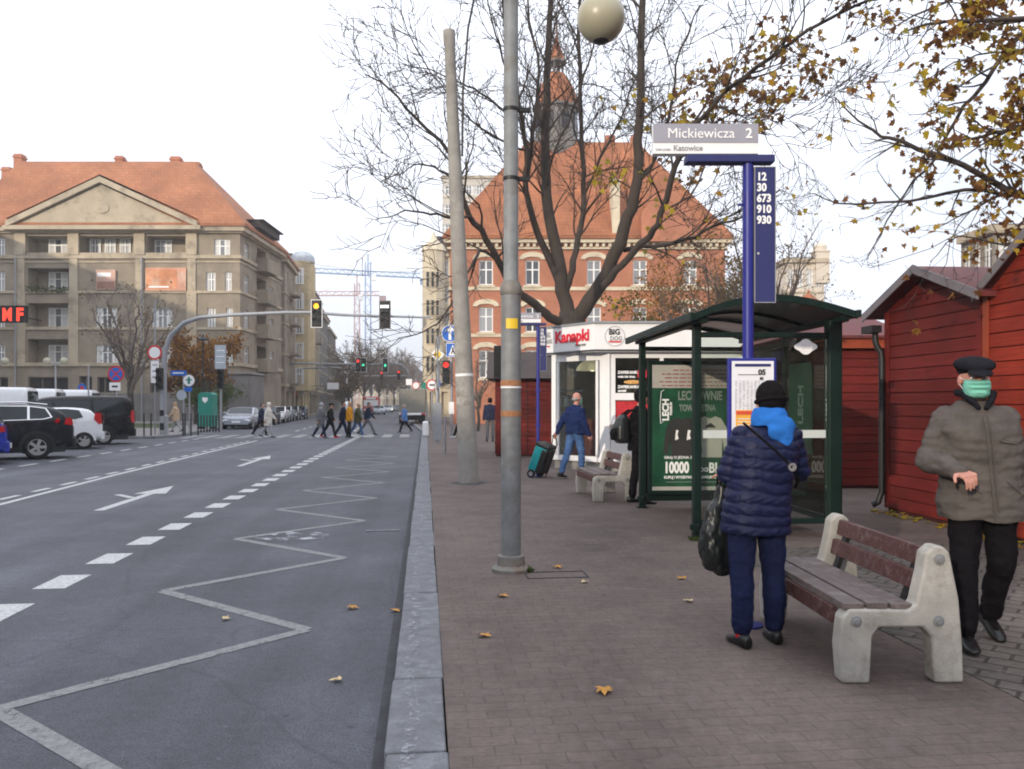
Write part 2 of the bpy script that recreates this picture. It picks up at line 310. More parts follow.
brick_mat('pavers_grey', (.12, .105, .092), (.1, .087, .078), (.045, .04, .034), .22, .14, .012, rough=.8, var=.35, vs=1.2, bump=.7, axis='XY', rz=R(45), stain=(.16, .145, .12))
mat('kerb_stone', (.15, .153, .165), .8, var=.3, vs=9, bump=.5, bs=60, stain=(.25, .255, .275), sts=7)
mat('gutter', (.05, .05, .055), .85, var=.4, vs=6, bump=.4)
mat('concrete', (.36, .345, .315), .85, var=.25, vs=5, bump=.25, bs=120, stain=(.16, .14, .115), sts=3.5)
mat('pole_concrete', (.3, .285, .26), .85, var=.25, vs=3, bump=.4, bs=60, stain=(.2, .18, .155), sts=2)
mat('far_ground', (.16, .155, .15), .9, var=.2, vs=.5)
mat('galv', (.2, .208, .212), .6, .15, var=.3, vs=6, stain=(.15, .135, .11), sts=3.5)
mat('galv_dark', (.2, .19, .17), .6, .3, var=.3, vs=5, stain=(.16, .09, .05), sts=4)
mat('steel_grey', (.3, .31, .33), .5, .3, var=.12)
mat('rust_tape', (.32, .15, .07), .8, var=.3, vs=20)
mat('yellow', (.75, .5, .03), .5, var=.1)
mat('globe', (.36, .335, .24), .3, var=.08, vs=3)
mat('blue_paint', (.018, .022, .2), .4, var=.12, vs=6)
mat('navy_panel', (.021, .025, .115), .5, var=.08)
mat('sign_grey', (.3, .3, .35), .5, var=.05)
mat('white_paint', (.78, .78, .78), .45, var=.05)
mat('white_text', (.85, .85, .85), .5, var=0)
mat('grey_text', (.3, .3, .3), .5, var=0)
mat('black_text', (.02, .02, .02), .6, var=0)
mat('red_text', (.65, .02, .04), .5, var=0)
mat('dark_green', (.004, .015, .012), .4, var=.2, vs=8, spec=.25)
mat('roof_plastic', (.035, .045, .045), .4, var=.3, vs=3)
mat('black_metal', (.012, .012, .013), .5, var=.2)
mat('black_matte', (.008, .008, .009), .8, var=.2)
mat('poster_green', (.012, .07, .036), .35, var=.5, vs=3)
mat('poster_pale', (.42, .4, .37), .5, var=.2, vs=3)
def hut_mat(name, c):
    m, n, l, b = nodes(name); b.inputs['Roughness'].default_value = .65; b.inputs['Specular IOR Level'].default_value = .25; t = n.new('ShaderNodeTexCoord'); g = n.new('ShaderNodeNewGeometry')
    mp = n.new('ShaderNodeMapping'); mp.inputs['Scale'].default_value = (2.2, 2.2, 45); l(t.outputs['Object'], mp.inputs[0]); z = n.new('ShaderNodeTexNoise'); z.inputs['Scale'].default_value = 1; z.inputs['Detail'].default_value = 8; z.inputs['Roughness'].default_value = .7; l(mp.outputs[0], z.inputs[0])
    def mul(col, fac, lo, hi, a, e):
        mr = n.new('ShaderNodeMapRange'); mr.inputs[1].default_value = a; mr.inputs[2].default_value = e; mr.inputs[3].default_value = lo; mr.inputs[4].default_value = hi; l(fac, mr.inputs[0]); u = n.new('ShaderNodeMix'); u.data_type = 'RGBA'; u.blend_type = 'MULTIPLY'; u.inputs[0].default_value = 1
        if isinstance(col, tuple): u.inputs[6].default_value = (*col, 1)
        else: l(col, u.inputs[6])
        l(mr.outputs[0], u.inputs[7]); return u.outputs[2]
    q = mul(c, z.outputs['Fac'], .7, 1.3, .3, .7); q = mul(q, g.outputs['Random Per Island'], .8, 1.25, 0, 1)
    z2 = n.new('ShaderNodeTexNoise'); z2.inputs['Scale'].default_value = 1.3; z2.inputs['Detail'].default_value = 7; l(t.outputs['Object'], z2.inputs[0]); q = mul(q, z2.outputs['Fac'], .75, 1.3, .3, .7)
    v = n.new('ShaderNodeTexVoronoi'); v.inputs['Scale'].default_value = 2.2; l(t.outputs['Object'], v.inputs[0]); q = mul(q, v.outputs['Distance'], .35, 1, .03, .07)
    l(q, b.inputs['Base Color']); bp = n.new('ShaderNodeBump'); bp.inputs['Strength'].default_value = .4; bp.inputs['Distance'].default_value = .01; l(z.outputs['Fac'], bp.inputs['Height']); l(bp.outputs[0], b.inputs['Normal']); MATS[name] = m
mat('paper', (.7, .7, .74), .6, var=.04)
mat('paper_grey', (.42, .42, .46), .6, var=.1)
mat('orange_ad', (.8, .4, .05), .5, var=.15, vs=8); mat('red_ad', (.6, .08, .04), .5, var=.1)
hut_mat('hut_red', (.116, .0112, .0088))
hut_mat('hut_sunlit', (.23, .024, .0105))  # lighter copy of the stall red, sunlight put into the colour
mat('hut_orange', (.26, .045, .015), .6, var=.2)
mat('hut_roof', (.12, .025, .025), .6, var=.3, vs=5)
mat('hut_trim', (.2, .18, .19), .5, .3, var=.15)
mat('bench_wood', (.07, .028, .025), .55, var=.35, vs=14, bump=.3, bs=50, stain=(.14, .1, .095), sts=16)
mat('bench_seat_wood', (.12, .095, .09), .5, var=.4, vs=14, bump=.3, bs=50, stain=(.21, .19, .185), sts=9)
mat('bark', (.05, .042, .036), .9, var=.4, vs=6, bump=.8, bs=25)
mat('twig', (.05, .038, .034), .9, var=.3, vs=3)
mat('crown_twig', (.055, .043, .036), .9, var=.3, vs=2)
mat('far_twig', (.14, .112, .095), .9, var=.25, vs=1)  # paler twig colour, distance haze is put into it
def leaf_mat(name, cols):
    m, n, l, b = nodes(name); g = n.new('ShaderNodeNewGeometry'); r = n.new('ShaderNodeValToRGB'); r.color_ramp.interpolation = 'CONSTANT'
    e = r.color_ramp.elements
    while len(e) < len(cols): e.new(.5)
    for k, c in enumerate(cols): e[k].position = k / len(cols); e[k].color = (*c, 1)
    l(g.outputs['Random Per Island'], r.inputs[0]); l(r.outputs[0], b.inputs['Base Color']); b.inputs['Roughness'].default_value = .6; b.inputs['Specular IOR Level'].default_value = .25
    try:
        tl = n.new('ShaderNodeBsdfTranslucent'); mx = n.new('ShaderNodeMixShader'); mx.inputs[0].default_value = .5; l(r.outputs[0], tl.inputs[0]); l(b.outputs[0], mx.inputs[1]); l(tl.outputs[0], mx.inputs[2]); l(mx.outputs[0], n['Material Output'].inputs[0])
    except Exception: pass
    MATS[name] = m
leaf_mat('leaves_mixed', [(.16, .07, .022), (.22, .1, .03), (.1, .045, .018), (.42, .28, .035), (.17, .075, .024), (.3, .15, .035), (.46, .33, .035), (.13, .055, .02)])
leaf_mat('leaves_brown', [(.14, .06, .022), (.2, .09, .028), (.09, .04, .018), (.26, .14, .03), (.15, .07, .024), (.34, .22, .04)])
leaf_mat('leaves_yellow', [(.5, .36, .03), (.4, .3, .03), (.3, .26, .04), (.45, .25, .03)])
leaf_mat('leaves_orange', [(.26, .11, .02), (.33, .16, .03), (.2, .08, .02), (.38, .2, .03), (.15, .07, .02)])
leaf_mat('leaves_green', [(.05, .09, .02), (.08, .1, .02), (.1, .12, .03)])
mat('street_twig', (.2, .155, .125), .9, var=.2, vs=1)  # paler still for the street end, haze in the colour
leaf_mat('leaves_dull', [(.16, .11, .06), (.12, .09, .05), (.2, .13, .06), (.14, .12, .05)])
mat('fallen', (.42, .2, .03), .6, var=.4, vs=25)
mat('fallen_pale', (.5, .38, .2), .6, var=.3, vs=25)
mat('grass', (.05, .07, .02), .9, var=.4, vs=3)
mat('win_white', (.8, .8, .78), .4, var=.04)
mat('win_glass', (.16, .17, .18), .06, var=0, spec=1.0)
mat('win_dark', (.02, .02, .022), .15, var=0)
mat('curtain', (.6, .6, .58), .7, var=.2, vs=2)
mat('stone', (.285, .238, .178), .9, var=.3, vs=.5, bump=.3, bs=8, stain=(.165, .145, .12), sts=.35)
mat('stone_light', (.44, .37, .27), .9, var=.22, vs=.6, bump=.2, bs=8, stain=(.2, .17, .13), sts=.7)
mat('stone_dark', (.15, .125, .1), .9, var=.3, vs=.6, stain=(.09, .075, .06), sts=.6)
mat('stone_grey', (.17, .16, .15), .9, var=.3, vs=.9)
brick_mat('roof_tile', (.37, .155, .075), (.31, .125, .062), (.28, .115, .058), .3, .35, .03, rough=.8, var=.24, vs=.4, bump=.3, axis='XZ')
mat('slate_dark', (.05, .035, .03), .7, var=.3)
brick_mat('brick_red', (.44, .165, .09), (.38, .135, .075), (.34, .22, .15), .26, .085, .008, rough=.85, var=.2, vs=.4, bump=.2, axis='XZ')
brick_mat('roof_brick', (.35, .135, .06), (.29, .108, .05), (.24, .09, .045), .3, .3, .03, rough=.8, var=.34, vs=.45, bump=.3, axis='XZ')
mat('cream', (.6, .52, .38), .85, var=.2, vs=.6, stain=(.36, .3, .22), sts=.5)
mat('yellow_stucco', (.52, .42, .25), .85, var=.2, vs=.6, stain=(.27, .22, .14), sts=.5)
mat('pale_block', (.5, .46, .4), .85, var=.12, vs=.5)
mat('white_stucco', (.62, .55, .45), .85, var=.12, vs=.5)
mat('grey_build', (.22, .19, .16), .9, var=.2, vs=.5)
mat('crane_blue', (.2, .3, .46), .6, var=0); mat('crane_pink', (.4, .25, .24), .6, var=0)
mat('tyre', (.012, .012, .012), .8, var=.2); mat('rim', (.5, .5, .5), .3, .7, var=.1)
mat('car_glass', (.012, .018, .022), .04, var=0, spec=.45); mat('chrome', (.7, .7, .7), .15, .9, var=0)
mat('tail_red', (.4, .01, .015), .15, var=0); mat('headlamp', (.7, .72, .75), .1, var=0)
rm_ = MATS['win_glass'].node_tree; oi_ = rm_.nodes.new('ShaderNodeObjectInfo'); rr_ = rm_.nodes.new('ShaderNodeValToRGB'); rr_.color_ramp.elements[0].color = (.03, .035, .04, 1); rr_.color_ramp.elements[1].color = (.34, .35, .36, 1); rm_.links.new(oi_.outputs['Random'], rr_.inputs[0]); rm_.links.new(rr_.outputs[0], rm_.nodes['Principled BSDF'].inputs['Base Color'])
mat('car_plastic', (.015, .015, .016), .6, var=.1)
def paint(name, c, r=.25): return mat(name, c, r, .0, var=.03, coat=.8 if max(c) > .1 else .15, spec=.4 if max(c) > .1 else .25)
paint('paint_charcoal', (.012, .013, .017)); paint('paint_black', (.008, .008, .01)); paint('paint_white', (.7, .71, .73)); paint('paint_blue', (.012, .03, .3))
paint('paint_silver', (.3, .33, .38)); paint('paint_red', (.5, .03, .02)); paint('paint_grey', (.12, .125, .13)); paint('paint_navy', (.02, .03, .07)); paint('paint_beige', (.35, .31, .24))
def lit(name, c, e, s): return mat(name, c, .3, var=0, emit=e, es=s)
lit('amber_lit', (.9, .4, .02), (1, .42, .02), 2.0); lit('red_lit', (.8, .02, .02), (1, .03, .02), 1.5); lit('green_lit', (.02, .6, .3), (.05, .9, .45), 1.2); lit('white_lit', (.9, .9, .9), (1, 1, 1), 1.5)
lit('neon_red', (.9, .05, .02), (1, .06, .03), 1.3); lit('lamp_lit', (1, .9, .6), (1, .85, .55), 2.0)
lit('head_lit', (1, .95, .85), (1, .93, .8), 3.0)
mat('lens_off', (.01, .012, .012), .2, var=0)
mat('sign_blue', (.01, .12, .5), .4, var=.03); mat('sign_red', (.55, .02, .02), .4, var=.03); mat('sign_white', (.8, .8, .8), .4, var=.03)
mat('sheet_grey', (.4, .45, .5), .5, var=.1)
mat('bin_green', (.01, .2, .15), .5, var=.2)
glass_mat('pane'); glass_mat('pane_kiosk', (.75, .8, .8))
# clothing
mat('skin', (.42, .235, .17), .55, var=.12, vs=12); mat('skin_red', (.46, .22, .17), .55, var=.12, vs=12)
mat('eye_white', (.6, .58, .55), .3, var=0)
def cloth(name, c, r=.85, var=.2): return mat(name, c, r, var=var, vs=9, bump=.45, bs=26, spec=.2 if r < .6 else .06)
cloth('puffer_navy', (.007, .01, .04), .48, .08); cloth('hood_blue', (.022, .13, .44), .85); cloth('black_knit', (.008, .007, .008), .95)
cloth('jeans_dark', (.013, .018, .052)); cloth('jeans', (.06, .12, .26), var=.45); cloth('coat_taupe', (.088, .077, .071), .8); cloth('black_cloth', (.007, .0065, .007))
cloth('trousers_black', (.008, .007, .009)); mat('shoe_black', (.01, .01, .01), .35, var=.2); mat('shoe_white', (.7, .7, .7), .5, var=.1)
cloth('mask_green', (.17, .45, .36), .85, .12); cloth('cap_black', (.012, .012, .016)); cloth('jacket_navy', (.012, .022, .075)); cloth('grey_cloth', (.12, .12, .125)); cloth('navy_cloth', (.02, .024, .05))
cloth('mustard', (.5, .22, .01)); cloth('olive', (.06, .065, .03)); cloth('beige', (.45, .33, .22)); cloth('offwhite', (.6, .56, .5)); cloth('blue_coat', (.09, .2, .42)); cloth('pinkish', (.38, .28, .25)); cloth('red_sock', (.5, .03, .04)); cloth('lightgrey', (.3, .3, .32))
cloth('teal_bag', (.01, .22, .25), .5); mat('bag_black', (.012, .014, .014), .3, var=.2)
mat('hair_grey', (.3, .28, .26), .8, var=.2); mat('hair_dark', (.03, .02, .015), .7, var=.2); mat('hair_fair', (.4, .28, .16), .7, var=.2)
G = MATS
# ================================================================== GROUND
def sheet(name, polys, z, m, kind='structure'):
    mb = MB()
    for p in polys: mb.poly([(x, y, z) for x, y in p])
    return struct(mb.build(name, m), kind)
sheet('ground', [[(-900, -300), (900, -300), (900, 2200), (-900, 2200)]], -.02, G['far_ground'])
FB = math.tan(R(2.6))                  # beyond the crossing the street bends a little to the left
def bend(x, y): return x - max(0, y - 45) * FB
sheet('road', [[(-60, -30), (-.15, -30), (-.15, 45), (-60, 45)], [(-60, 45), (-.15, 45), (bend(-.15, 500), 500), (bend(-60, 500), 500)]], 0, G['asphalt'])
mb = MB(); mb.prism([(.1, -30), (60, -30), (60, 45), (.1, 45)], -.01, .1); mb.prism([(.1, 45.001), (60, 45.001), (60, 400), (bend(.1, 400), 400)], -.01, .1)
struct(mb.build('pavement', G['pavers']))
# greyer diagonal paving along the stalls on the right
sheet('stall_paving', [[(3.55, -4), (30, -4), (30, 8.0), (3.0, 8.0), (3.0, 3.4)]], .104, G['pavers_grey'])
# kerb: long stones with narrow joints, slightly uneven
random.seed(3); mb = MB(); y = -4.0
while y < 44.5:
    ln = random.uniform(.85, 1.1); dx = random.uniform(-.006, .006); h = .1 + random.uniform(.002, .01)
    mb.box(-.17 + dx, .097 + dx, y, min(y + ln - .012, 44.5), -.01, h); y += ln
kerb = struct(mb.build('kerb', G['kerb_stone'], bevel=.012))
mb = MB(); mb.box(-.17, .095, -30, -4, -.01, .1); mb.prism([(-.17, 44.5), (.095, 44.5), (bend(.095, 400), 400), (bend(-.17, 400), 400)], -.01, .105); struct(mb.build('kerb', G['kerb_stone']))
km = mat('kerb_streak', (.42, .42, .46), .7, var=.15); n_ = km.node_tree.nodes; l_ = km.node_tree.links.new; z_ = n_.new('ShaderNodeTexNoise'); z_.inputs['Scale'].default_value = 17; z_.inputs['Detail'].default_value = 7; z_.inputs['Roughness'].default_value = .75
r_ = n_.new('ShaderNodeValToRGB'); r_.color_ramp.elements[0].position = .51; r_.color_ramp.elements[1].position = .68; t_ = n_.new('ShaderNodeTexCoord'); l_(t_.outputs['Object'], z_.inputs[0]); l_(z_.outputs['Fac'], r_.inputs[0]); l_(r_.outputs[0], n_['Principled BSDF'].inputs['Alpha'])
random.seed(21); mb = MB(); pl = [(-.075 + .015 * math.sin(k * 1.7) + random.uniform(-.012, .012), -2 + k * .3) for k in range(70)]
for a, b in zip(pl, pl[1:]): wa = .03; mb.poly([(a[0] - wa, a[1], .1125), (a[0] + wa, a[1], .1125), (b[0] + wa, b[1], .1125), (b[0] - wa, b[1], .1125)])
struct(mb.build('kerb_marking', km))
sheet('gutter_strip', [[(-.235, -10), (-.17, -10), (-.17, 44), (-.235, 44)]], .004, G['gutter'])
# left pavement with its kerb and lawn
LP = [(-60, 39.5), (-15, 38.2), (-12.4, 38.2), (-11.9, 40), (-12.6, 47), (-13.4, 56), (-14.2, 72), (-17.5, 130), (-24, 260), (-60, 260)]
mb = MB(); mb.prism(LP, -.01, .11); struct(mb.build('pavement', mat('pave_far', (.19, .18, .175), .9, var=.2, vs=.8)))
mb = MB()
for a, b in zip(LP[1:-2], LP[2:-1]):
    a = Vector((*a, 0)); b = Vector((*b, 0)); d = (b - a).normalized(); nn = Vector((d.y, -d.x, 0)) * .12
    mb.prism([tuple((a + nn).xy), tuple((b + nn).xy), tuple(b.xy), tuple(a.xy)], -.01, .125)
struct(mb.build('kerb', G['kerb_stone']))
mb = MB(); mb.poly([tuple(P(px, D, .125)) for px, D in ((60, 50), (172, 50), (180, 60), (60, 62))]); lawn = struct(mb.build('grass', G['grass']), 'stuff')
# markings
def strip(mb, a, b, w, z=.003):
    a = Vector((a[0], a[1], z)); b = Vector((b[0], b[1], z)); d = (b - a).normalized(); n = Vector((-d.y, d.x, 0)) * w / 2
    mb.poly([tuple(a - n), tuple(b - n), tuple(b + n), tuple(a + n)])
mb = MB()
for k in range(34):
    y = 4.05 + k * 1.087; strip(mb, (-3.24, y), (-3.24, y + .56), .27)
struct(mb.build('lane_marking', G['road_paint']))
mb = MB(); strip(mb, (-6.62, -5), (-6.7, 13), .12); strip(mb, (-6.7, 13), (-6.95, 19), .12); strip(mb, (-6.95, 19), (-7.3, 36), .12)
for k in range(28):
    y = 2 + k * 1.22; x = -7.02 - max(0, y - 12) * .024; strip(mb, (x, y), (x, y + .66), .12)
struct(mb.build('lane_marking', G['road_paint']))
mb = MB()
for k in range(18): y = 8 + k * 1.72; strip(mb, (-10.35, y), (-10.35, y + .95), .13)
struct(mb.build('parking_marking', G['road_paint']))
mb = MB()
zz = [((-.83 if k % 2 else -2.23), 4.46 + 1.33 * k) for k in range(-3, 17)]
for k, (a, b) in enumerate(zip(zz, zz[1:])): strip(mb, a, b, .105, .003 + .0006 * (k % 2))
struct(mb.build('zigzag_marking', G['worn_paint']))
def arrow(x, y0, ln, m):
    mb = MB(); strip(mb, (x, y0), (x, y0 + ln * .66), .15)
    mb.poly([(x - .28, y0 + ln * .62, .006), (x + .28, y0 + ln * .62, .006), (x, y0 + ln, .006)])
    strip(mb, (x - .08, y0 + ln * .45), (x - .52, y0 + ln * .60), .12, .007); return struct(mb.build('arrow_marking', m))
arrow(-4.87, 12.6, 3.6, G['road_paint']); arrow(-4.75, 21.2, 4.2, G['road_paint'])
mb = MB()
for k in range(14): x = -1.0 - k * .86; strip(mb, (x, 38.8), (x - .05, 42.6), .46)
struct(mb.build('zebra_crossing', mat('zebra_paint', (.24, .24, .24), .7, var=.3, vs=5)))
mb = MB()
for k in range(12): y = 48 + k * 4; strip(mb, (bend(-4, y), y), (bend(-4, y + 2), y + 2), .14); strip(mb, (bend(-7.4, y), y), (bend(-7.4, y + 2), y + 2), .14)
struct(mb.build('lane_marking', G['road_paint']))
# spilt pale paint patch on the bus lane and the drain slot by the kerb
spill_mat = mat('spill', (.42, .43, .46), .6, var=.2, vs=6); n_ = spill_mat.node_tree.nodes; l_ = spill_mat.node_tree.links.new
z_ = n_.new('ShaderNodeTexNoise'); z_.inputs['Scale'].default_value = 5; z_.inputs['Detail'].default_value = 8; r_ = n_.new('ShaderNodeValToRGB'); r_.color_ramp.elements[0].position = .47; r_.color_ramp.elements[1].position = .62
t_ = n_.new('ShaderNodeTexCoord'); l_(t_.outputs['Object'], z_.inputs[0]); l_(z_.outputs['Fac'], r_.inputs[0]); l_(r_.outputs[0], n_['Principled BSDF'].inputs['Alpha'])
random.seed(8); mb = MB(); c = RG(292, 536); 
pts = [(c.x + (.42 + .1 * random.random()) * math.cos(a), c.y + (.27 + .1 * random.random()) * math.sin(a), .0048) for a in [2 * math.pi * k / 18 for k in range(18)]]
mb.poly(pts); struct(mb.build('paint_spill', spill_mat))
mb = MB(); c = RG(390, 531); mb.box(c.x - .3, c.x + .12, c.y - .04, c.y + .04, .001, .012); tag(mb.build('drain_slot', G['kerb_stone']), 'narrow pale drain slot set in the road beside the kerb', 'drain')

# ================================================================== BUILDINGS
def Rz(a): return Matrix.Rotation(a, 4, 'Z')
def facade(mb, M, x0, x1, z0, z1, ops, depth=.3):
    xs = sorted({x0, x1, *[o[0] for o in ops], *[o[1] for o in ops]}); zs = sorted({z0, z1, *[o[2] for o in ops], *[o[3] for o in ops]})
    old = mb.M; mb.M = old @ M
    for a, b in zip(xs, xs[1:]):
        for c, d in zip(zs, zs[1:]):
            mx, mz = (a + b) / 2, (c + d) / 2
            if any(o[0] < mx < o[1] and o[2] < mz < o[3] for o in ops): continue
            mb.poly([(a, 0, c), (b, 0, c), (b, 0, d), (a, 0, d)])
    for o in ops:
        a, b, c, d = o[:4]; q = o[4] if len(o) > 4 else depth
        mb.poly([(a, 0, c), (a, 0, d), (a, q, d), (a, q, c)]); mb.poly([(b, 0, d), (b, 0, c), (b, q, c), (b, q, d)])
        mb.poly([(a, 0, c), (a, q, c), (b, q, c), (b, 0, c)]); mb.poly([(a, 0, d), (b, 0, d), (b, q, d), (a, q, d)])
        mb.poly([(a, q, c), (a, q, d), (b, q, d), (b, q, c)])
    mb.M = old
WC = {}
def window(parent, M, x0, x1, z0, z1, y, cols=2, fm='win_white', gm='win_glass', bar=.09, tr=.62, curtain=0):
    w, h = round(x1 - x0, 2), round(z1 - z0, 2); key = (w, h, cols, fm, gm, bar, curtain)
    if key not in WC:
        mb = MB(); mb.box(-w / 2, -w / 2 + bar, -.06, .02, 0, h); mb.box(w / 2 - bar, w / 2, -.06, .02, 0, h)
        mb.box(-w / 2 + bar, w / 2 - bar, -.06, .02, 0, bar); mb.box(-w / 2 + bar, w / 2 - bar, -.06, .02, h - bar, h)
        for k in range(1, cols): x = -w / 2 + w * k / cols; mb.box(x - bar * .6, x + bar * .6, -.06, .02, bar, h - bar)
        if tr:
            for k in range(cols):
                a = -w / 2 + w * k / cols + bar * (1 if k == 0 else .6); b = -w / 2 + w * (k + 1) / cols - bar * (1 if k == cols - 1 else .6)
                mb.box(a, b, -.055, .015, h * tr - bar * .5, h * tr + bar * .5)
        a = mb.mesh('window', G[fm]); mb = MB(); mb.box(-w / 2 + .01, w / 2 - .01, -.02, -.01, .01, h - .01)
        if curtain:
            for s in (-1, 1):
                mb.i = 1; mb.box(s * w * .32 - w * .13, s * w * .32 + w * .13, -.026, -.021, .05, h - .05)
        WC[key] = (a, mb.mesh('pane', [G[gm], G['curtain']]))
    a, b = WC[key]
    o = bpy.data.objects.new('window', a); COL.objects.link(o); o.parent = parent
    o.matrix_local = M @ Matrix.Translation(((x0 + x1) / 2, y, z0))
    p = bpy.data.objects.new('pane', b); COL.objects.link(p); p.parent = o; return o
def hip_roof(mb, x0, x1, y0, y1, z, rz, inx, iny, th=.25, inr=None):
    inr = inx if inr is None else inr
    mb.box(x0, x1, y0, y1, z, z + th); z += th
    a = [(x0, y0, z), (x1, y0, z), (x1, y1, z), (x0, y1, z)]; b = [(x0 + inx, y0 + iny, rz), (x1 - inr, y0 + iny, rz), (x1 - inr, y1 - iny, rz), (x0 + inx, y1 - iny, rz)]
    mb.add(a + b, [(0, 1, 5, 4), (1, 2, 6, 5), (2, 3, 7, 6), (3, 0, 4, 7), (4, 5, 6, 7)])
I4 = Matrix()
def side_M(W): return Matrix.Translation((W, 0, 0)) @ Rz(R(90))
def left_M(Dp): return Matrix.Translation((0, Dp, 0)) @ Rz(R(-90))

# ---- the big corner building on the left, facing the square
D0 = 70.0; K = D0 / F
def bx(px): return (px - 240) * K          # local x measured from the right-hand corner
def bz(py): return ZP(py, D0)
bo = CF((240 - 512) * K, D0)
B = thing('corner_building', 'large grey brown corner building with pediment, loggias and orange tiled hip roof', 'building', bo, -TH)
W0 = bx(-34); DP = 12.5
walls = MB(); ops = []; wins = []
for a, b, tops in ((28, 69, (236, 271, 303, 339)),):
    for zt, zb, wt, wb in ((236, 256, 239, 256), (268, 291, 272, 291), (303, 328, 308, 328), (339, 364, 345, 363)):
        ops.append((bx(a), bx(b), bz(zb), bz(zt), 1.5)); wins.append((bx(49), bx(68.5), bz(wb), bz(wt), 1.46, 3))
ops.append((bx(79), bx(135), bz(256), bz(236), 1.4))
for a in (90, 105, 120): wins.append((bx(a), bx(a + 11), bz(255.5), bz(239), 1.36, 2))
ops.append((bx(147), bx(187), bz(256), bz(236), 1.5)); wins.append((bx(150), bx(172), bz(255.5), bz(240), 1.46, 4))
for a, b, zt, zb, c in ((214, 230, 239, 257, 3), (206, 215.5, 272, 291, 2), (225, 231.5, 272, 291, 2), (207, 215.5, 308, 328, 2), (226, 232.5, 308, 328, 2), (207, 215.5, 345, 364, 2), (226, 232.5, 345, 364, 2),
                        (96, 117, 307, 328, 4), (96, 118, 345, 364, 4), (152, 172, 308, 328, 4), (152, 172, 345, 364, 4), (-4, 5, 238, 256, 2), (-4, 5, 271, 291, 2), (-4, 5, 308, 328, 2), (-4, 5, 345, 364, 2),
                        (-30, -14, 239, 257, 3), (-30, -20, 272, 291, 2), (-30, -20, 308, 328, 2)):
    ops.append((bx(a), bx(b), bz(zb), bz(zt), .28)); wins.append((bx(a), bx(b), bz(zb), bz(zt), .2, c))
for a, b, zt, zb in ((28, 68, 377, 393), (79, 92, 376, 420), (97, 118, 377, 393), (150, 172, 377, 393), (200, 212, 377, 393), (-10, 8, 377, 393)):
    ops.append((bx(a), bx(b), max(bz(zb), .15), bz(zt), .3))
facade(walls, I4, W0, 0, 0, bz(229), ops)
sops = []; swins = []
for zt, zb in ((240, 257), (272, 291), (308, 328), (345, 364)):
    for u0, u1 in ((1.2, 2.3), (8.6, 9.8)):
        sops.append((u0, u1, bz(zb), bz(zt), .25)); swins.append((u0, u1, bz(zb), bz(zt), .18, 2))
    sops.append((4.6, 7.4, bz(zb) - .4, bz(zt) + .3, 1.2)); swins.append((5.0, 7.0, bz(zb) - .3, bz(zt), 1.15, 2))
facade(walls, side_M(0), 0, DP, 0, bz(229), sops)
walls.poly([(W0, DP, 0), (W0, 0, 0), (W0, 0, bz(229)), (W0, DP, bz(229))][::-1]); walls.poly([(0, DP, 0), (W0, DP, 0), (W0, DP, bz(229)), (0, DP, bz(229))])
walls.build('wall', G['stone'], B)
for (a, b, c, d, y, n) in wins:
    if y > 1: q_ = (D0 + y) / D0; w2 = bx(240) - (240 - 512) * K; a, b = [(v + (240 - 512) * K) * q_ - (240 - 512) * K for v in (a, b)]; c, d = [CZ + (v - CZ) * q_ for v in (c, d)]
    window(B, I4, a, b, c, d, y, n, curtain=1)
for (a, b, c, d, y, n) in swins: window(B, side_M(0), a, b, c, d, y, n)
# bands, sills, pilasters, cornice
tr = MB()
for py, h, pr in ((229.5, .42, .55), (232.5, .18, .28), (257, .3, .16), (262, .12, .08), (292, .22, .12), (328.5, .22, .12), (364.5, .3, .18)):
    tr.box(W0 - pr, pr, -pr, DP, bz(py) - h / 2, bz(py) + h / 2)
for px in (21, 74, 140, 192):
    tr.box(bx(px) - .42, bx(px) + .42, -.14, -.004, bz(363), bz(293)); tr.box(bx(px) - .36, bx(px) + .36, -.12, -.004, bz(291), bz(258.5)); tr.box(bx(px) - .48, bx(px) + .48, -.2, -.006, bz(255), bz(233.5))
for a, b in ((27, 70), (146, 188), (78, 136)):
    tr.box(bx(a), bx(b), -.1, -.003, bz(256) - .1, bz(256) + .28)
for a, b, zb in ((28, 69, 291), (28, 69, 328), (28, 69, 364)): tr.box(bx(a), bx(b), -.08, -.002, bz(zb) - .1, bz(zb) + .12)
for k in range(78): x = W0 + .4 + k * .31; tr.box(x, x + .14, -.42, -.004, bz(231.6), bz(230.4))
tr.build('cornice', G['stone_light'], B)
mb = MB()
mb.prism_y([(bx(17), bz(228)), (bx(194), bz(228)), (bx(105), bz(186.5))], -.66, 1.2); mb.box(bx(9), bx(204), -.95, -.3, bz(231.5), bz(227.5)); mb.prism_y([(bx(106 + 7 * math.cos(k * math.pi / 10)), bz(210 + 5 * math.sin(k * math.pi / 10))) for k in range(20)], -.74, -.64)
mb.build('pediment', G['stone_light'], B)
mb = MB()
for sx, ex in ((12, 105), (201, 105)):
    p, q = Vector((bx(sx), 0, bz(229))), Vector((bx(ex), 0, bz(185))); up = Vector((0, 0, .5))
    mb.add([(p.x, -.98, p.z), (q.x, -.98, q.z), (q.x, -.98, q.z + .5), (p.x, -.98, p.z + .5), (p.x, 6.5, p.z), (q.x, 6.5, q.z), (q.x, 6.5, q.z + .5), (p.x, 6.5, p.z + .5)], [(0, 1, 2, 3), (7, 6, 5, 4), (0, 4, 5, 1), (3, 2, 6, 7), (0, 3, 7, 4), (1, 5, 6, 2)])
mb.build('pediment_cornice', G['stone_light'], B)
mb = MB(); hip_roof(mb, W0 - .7, .7, -.7, DP + .2, bz(227.5), 24.3, 2.4, 5.6, inr=6.7)
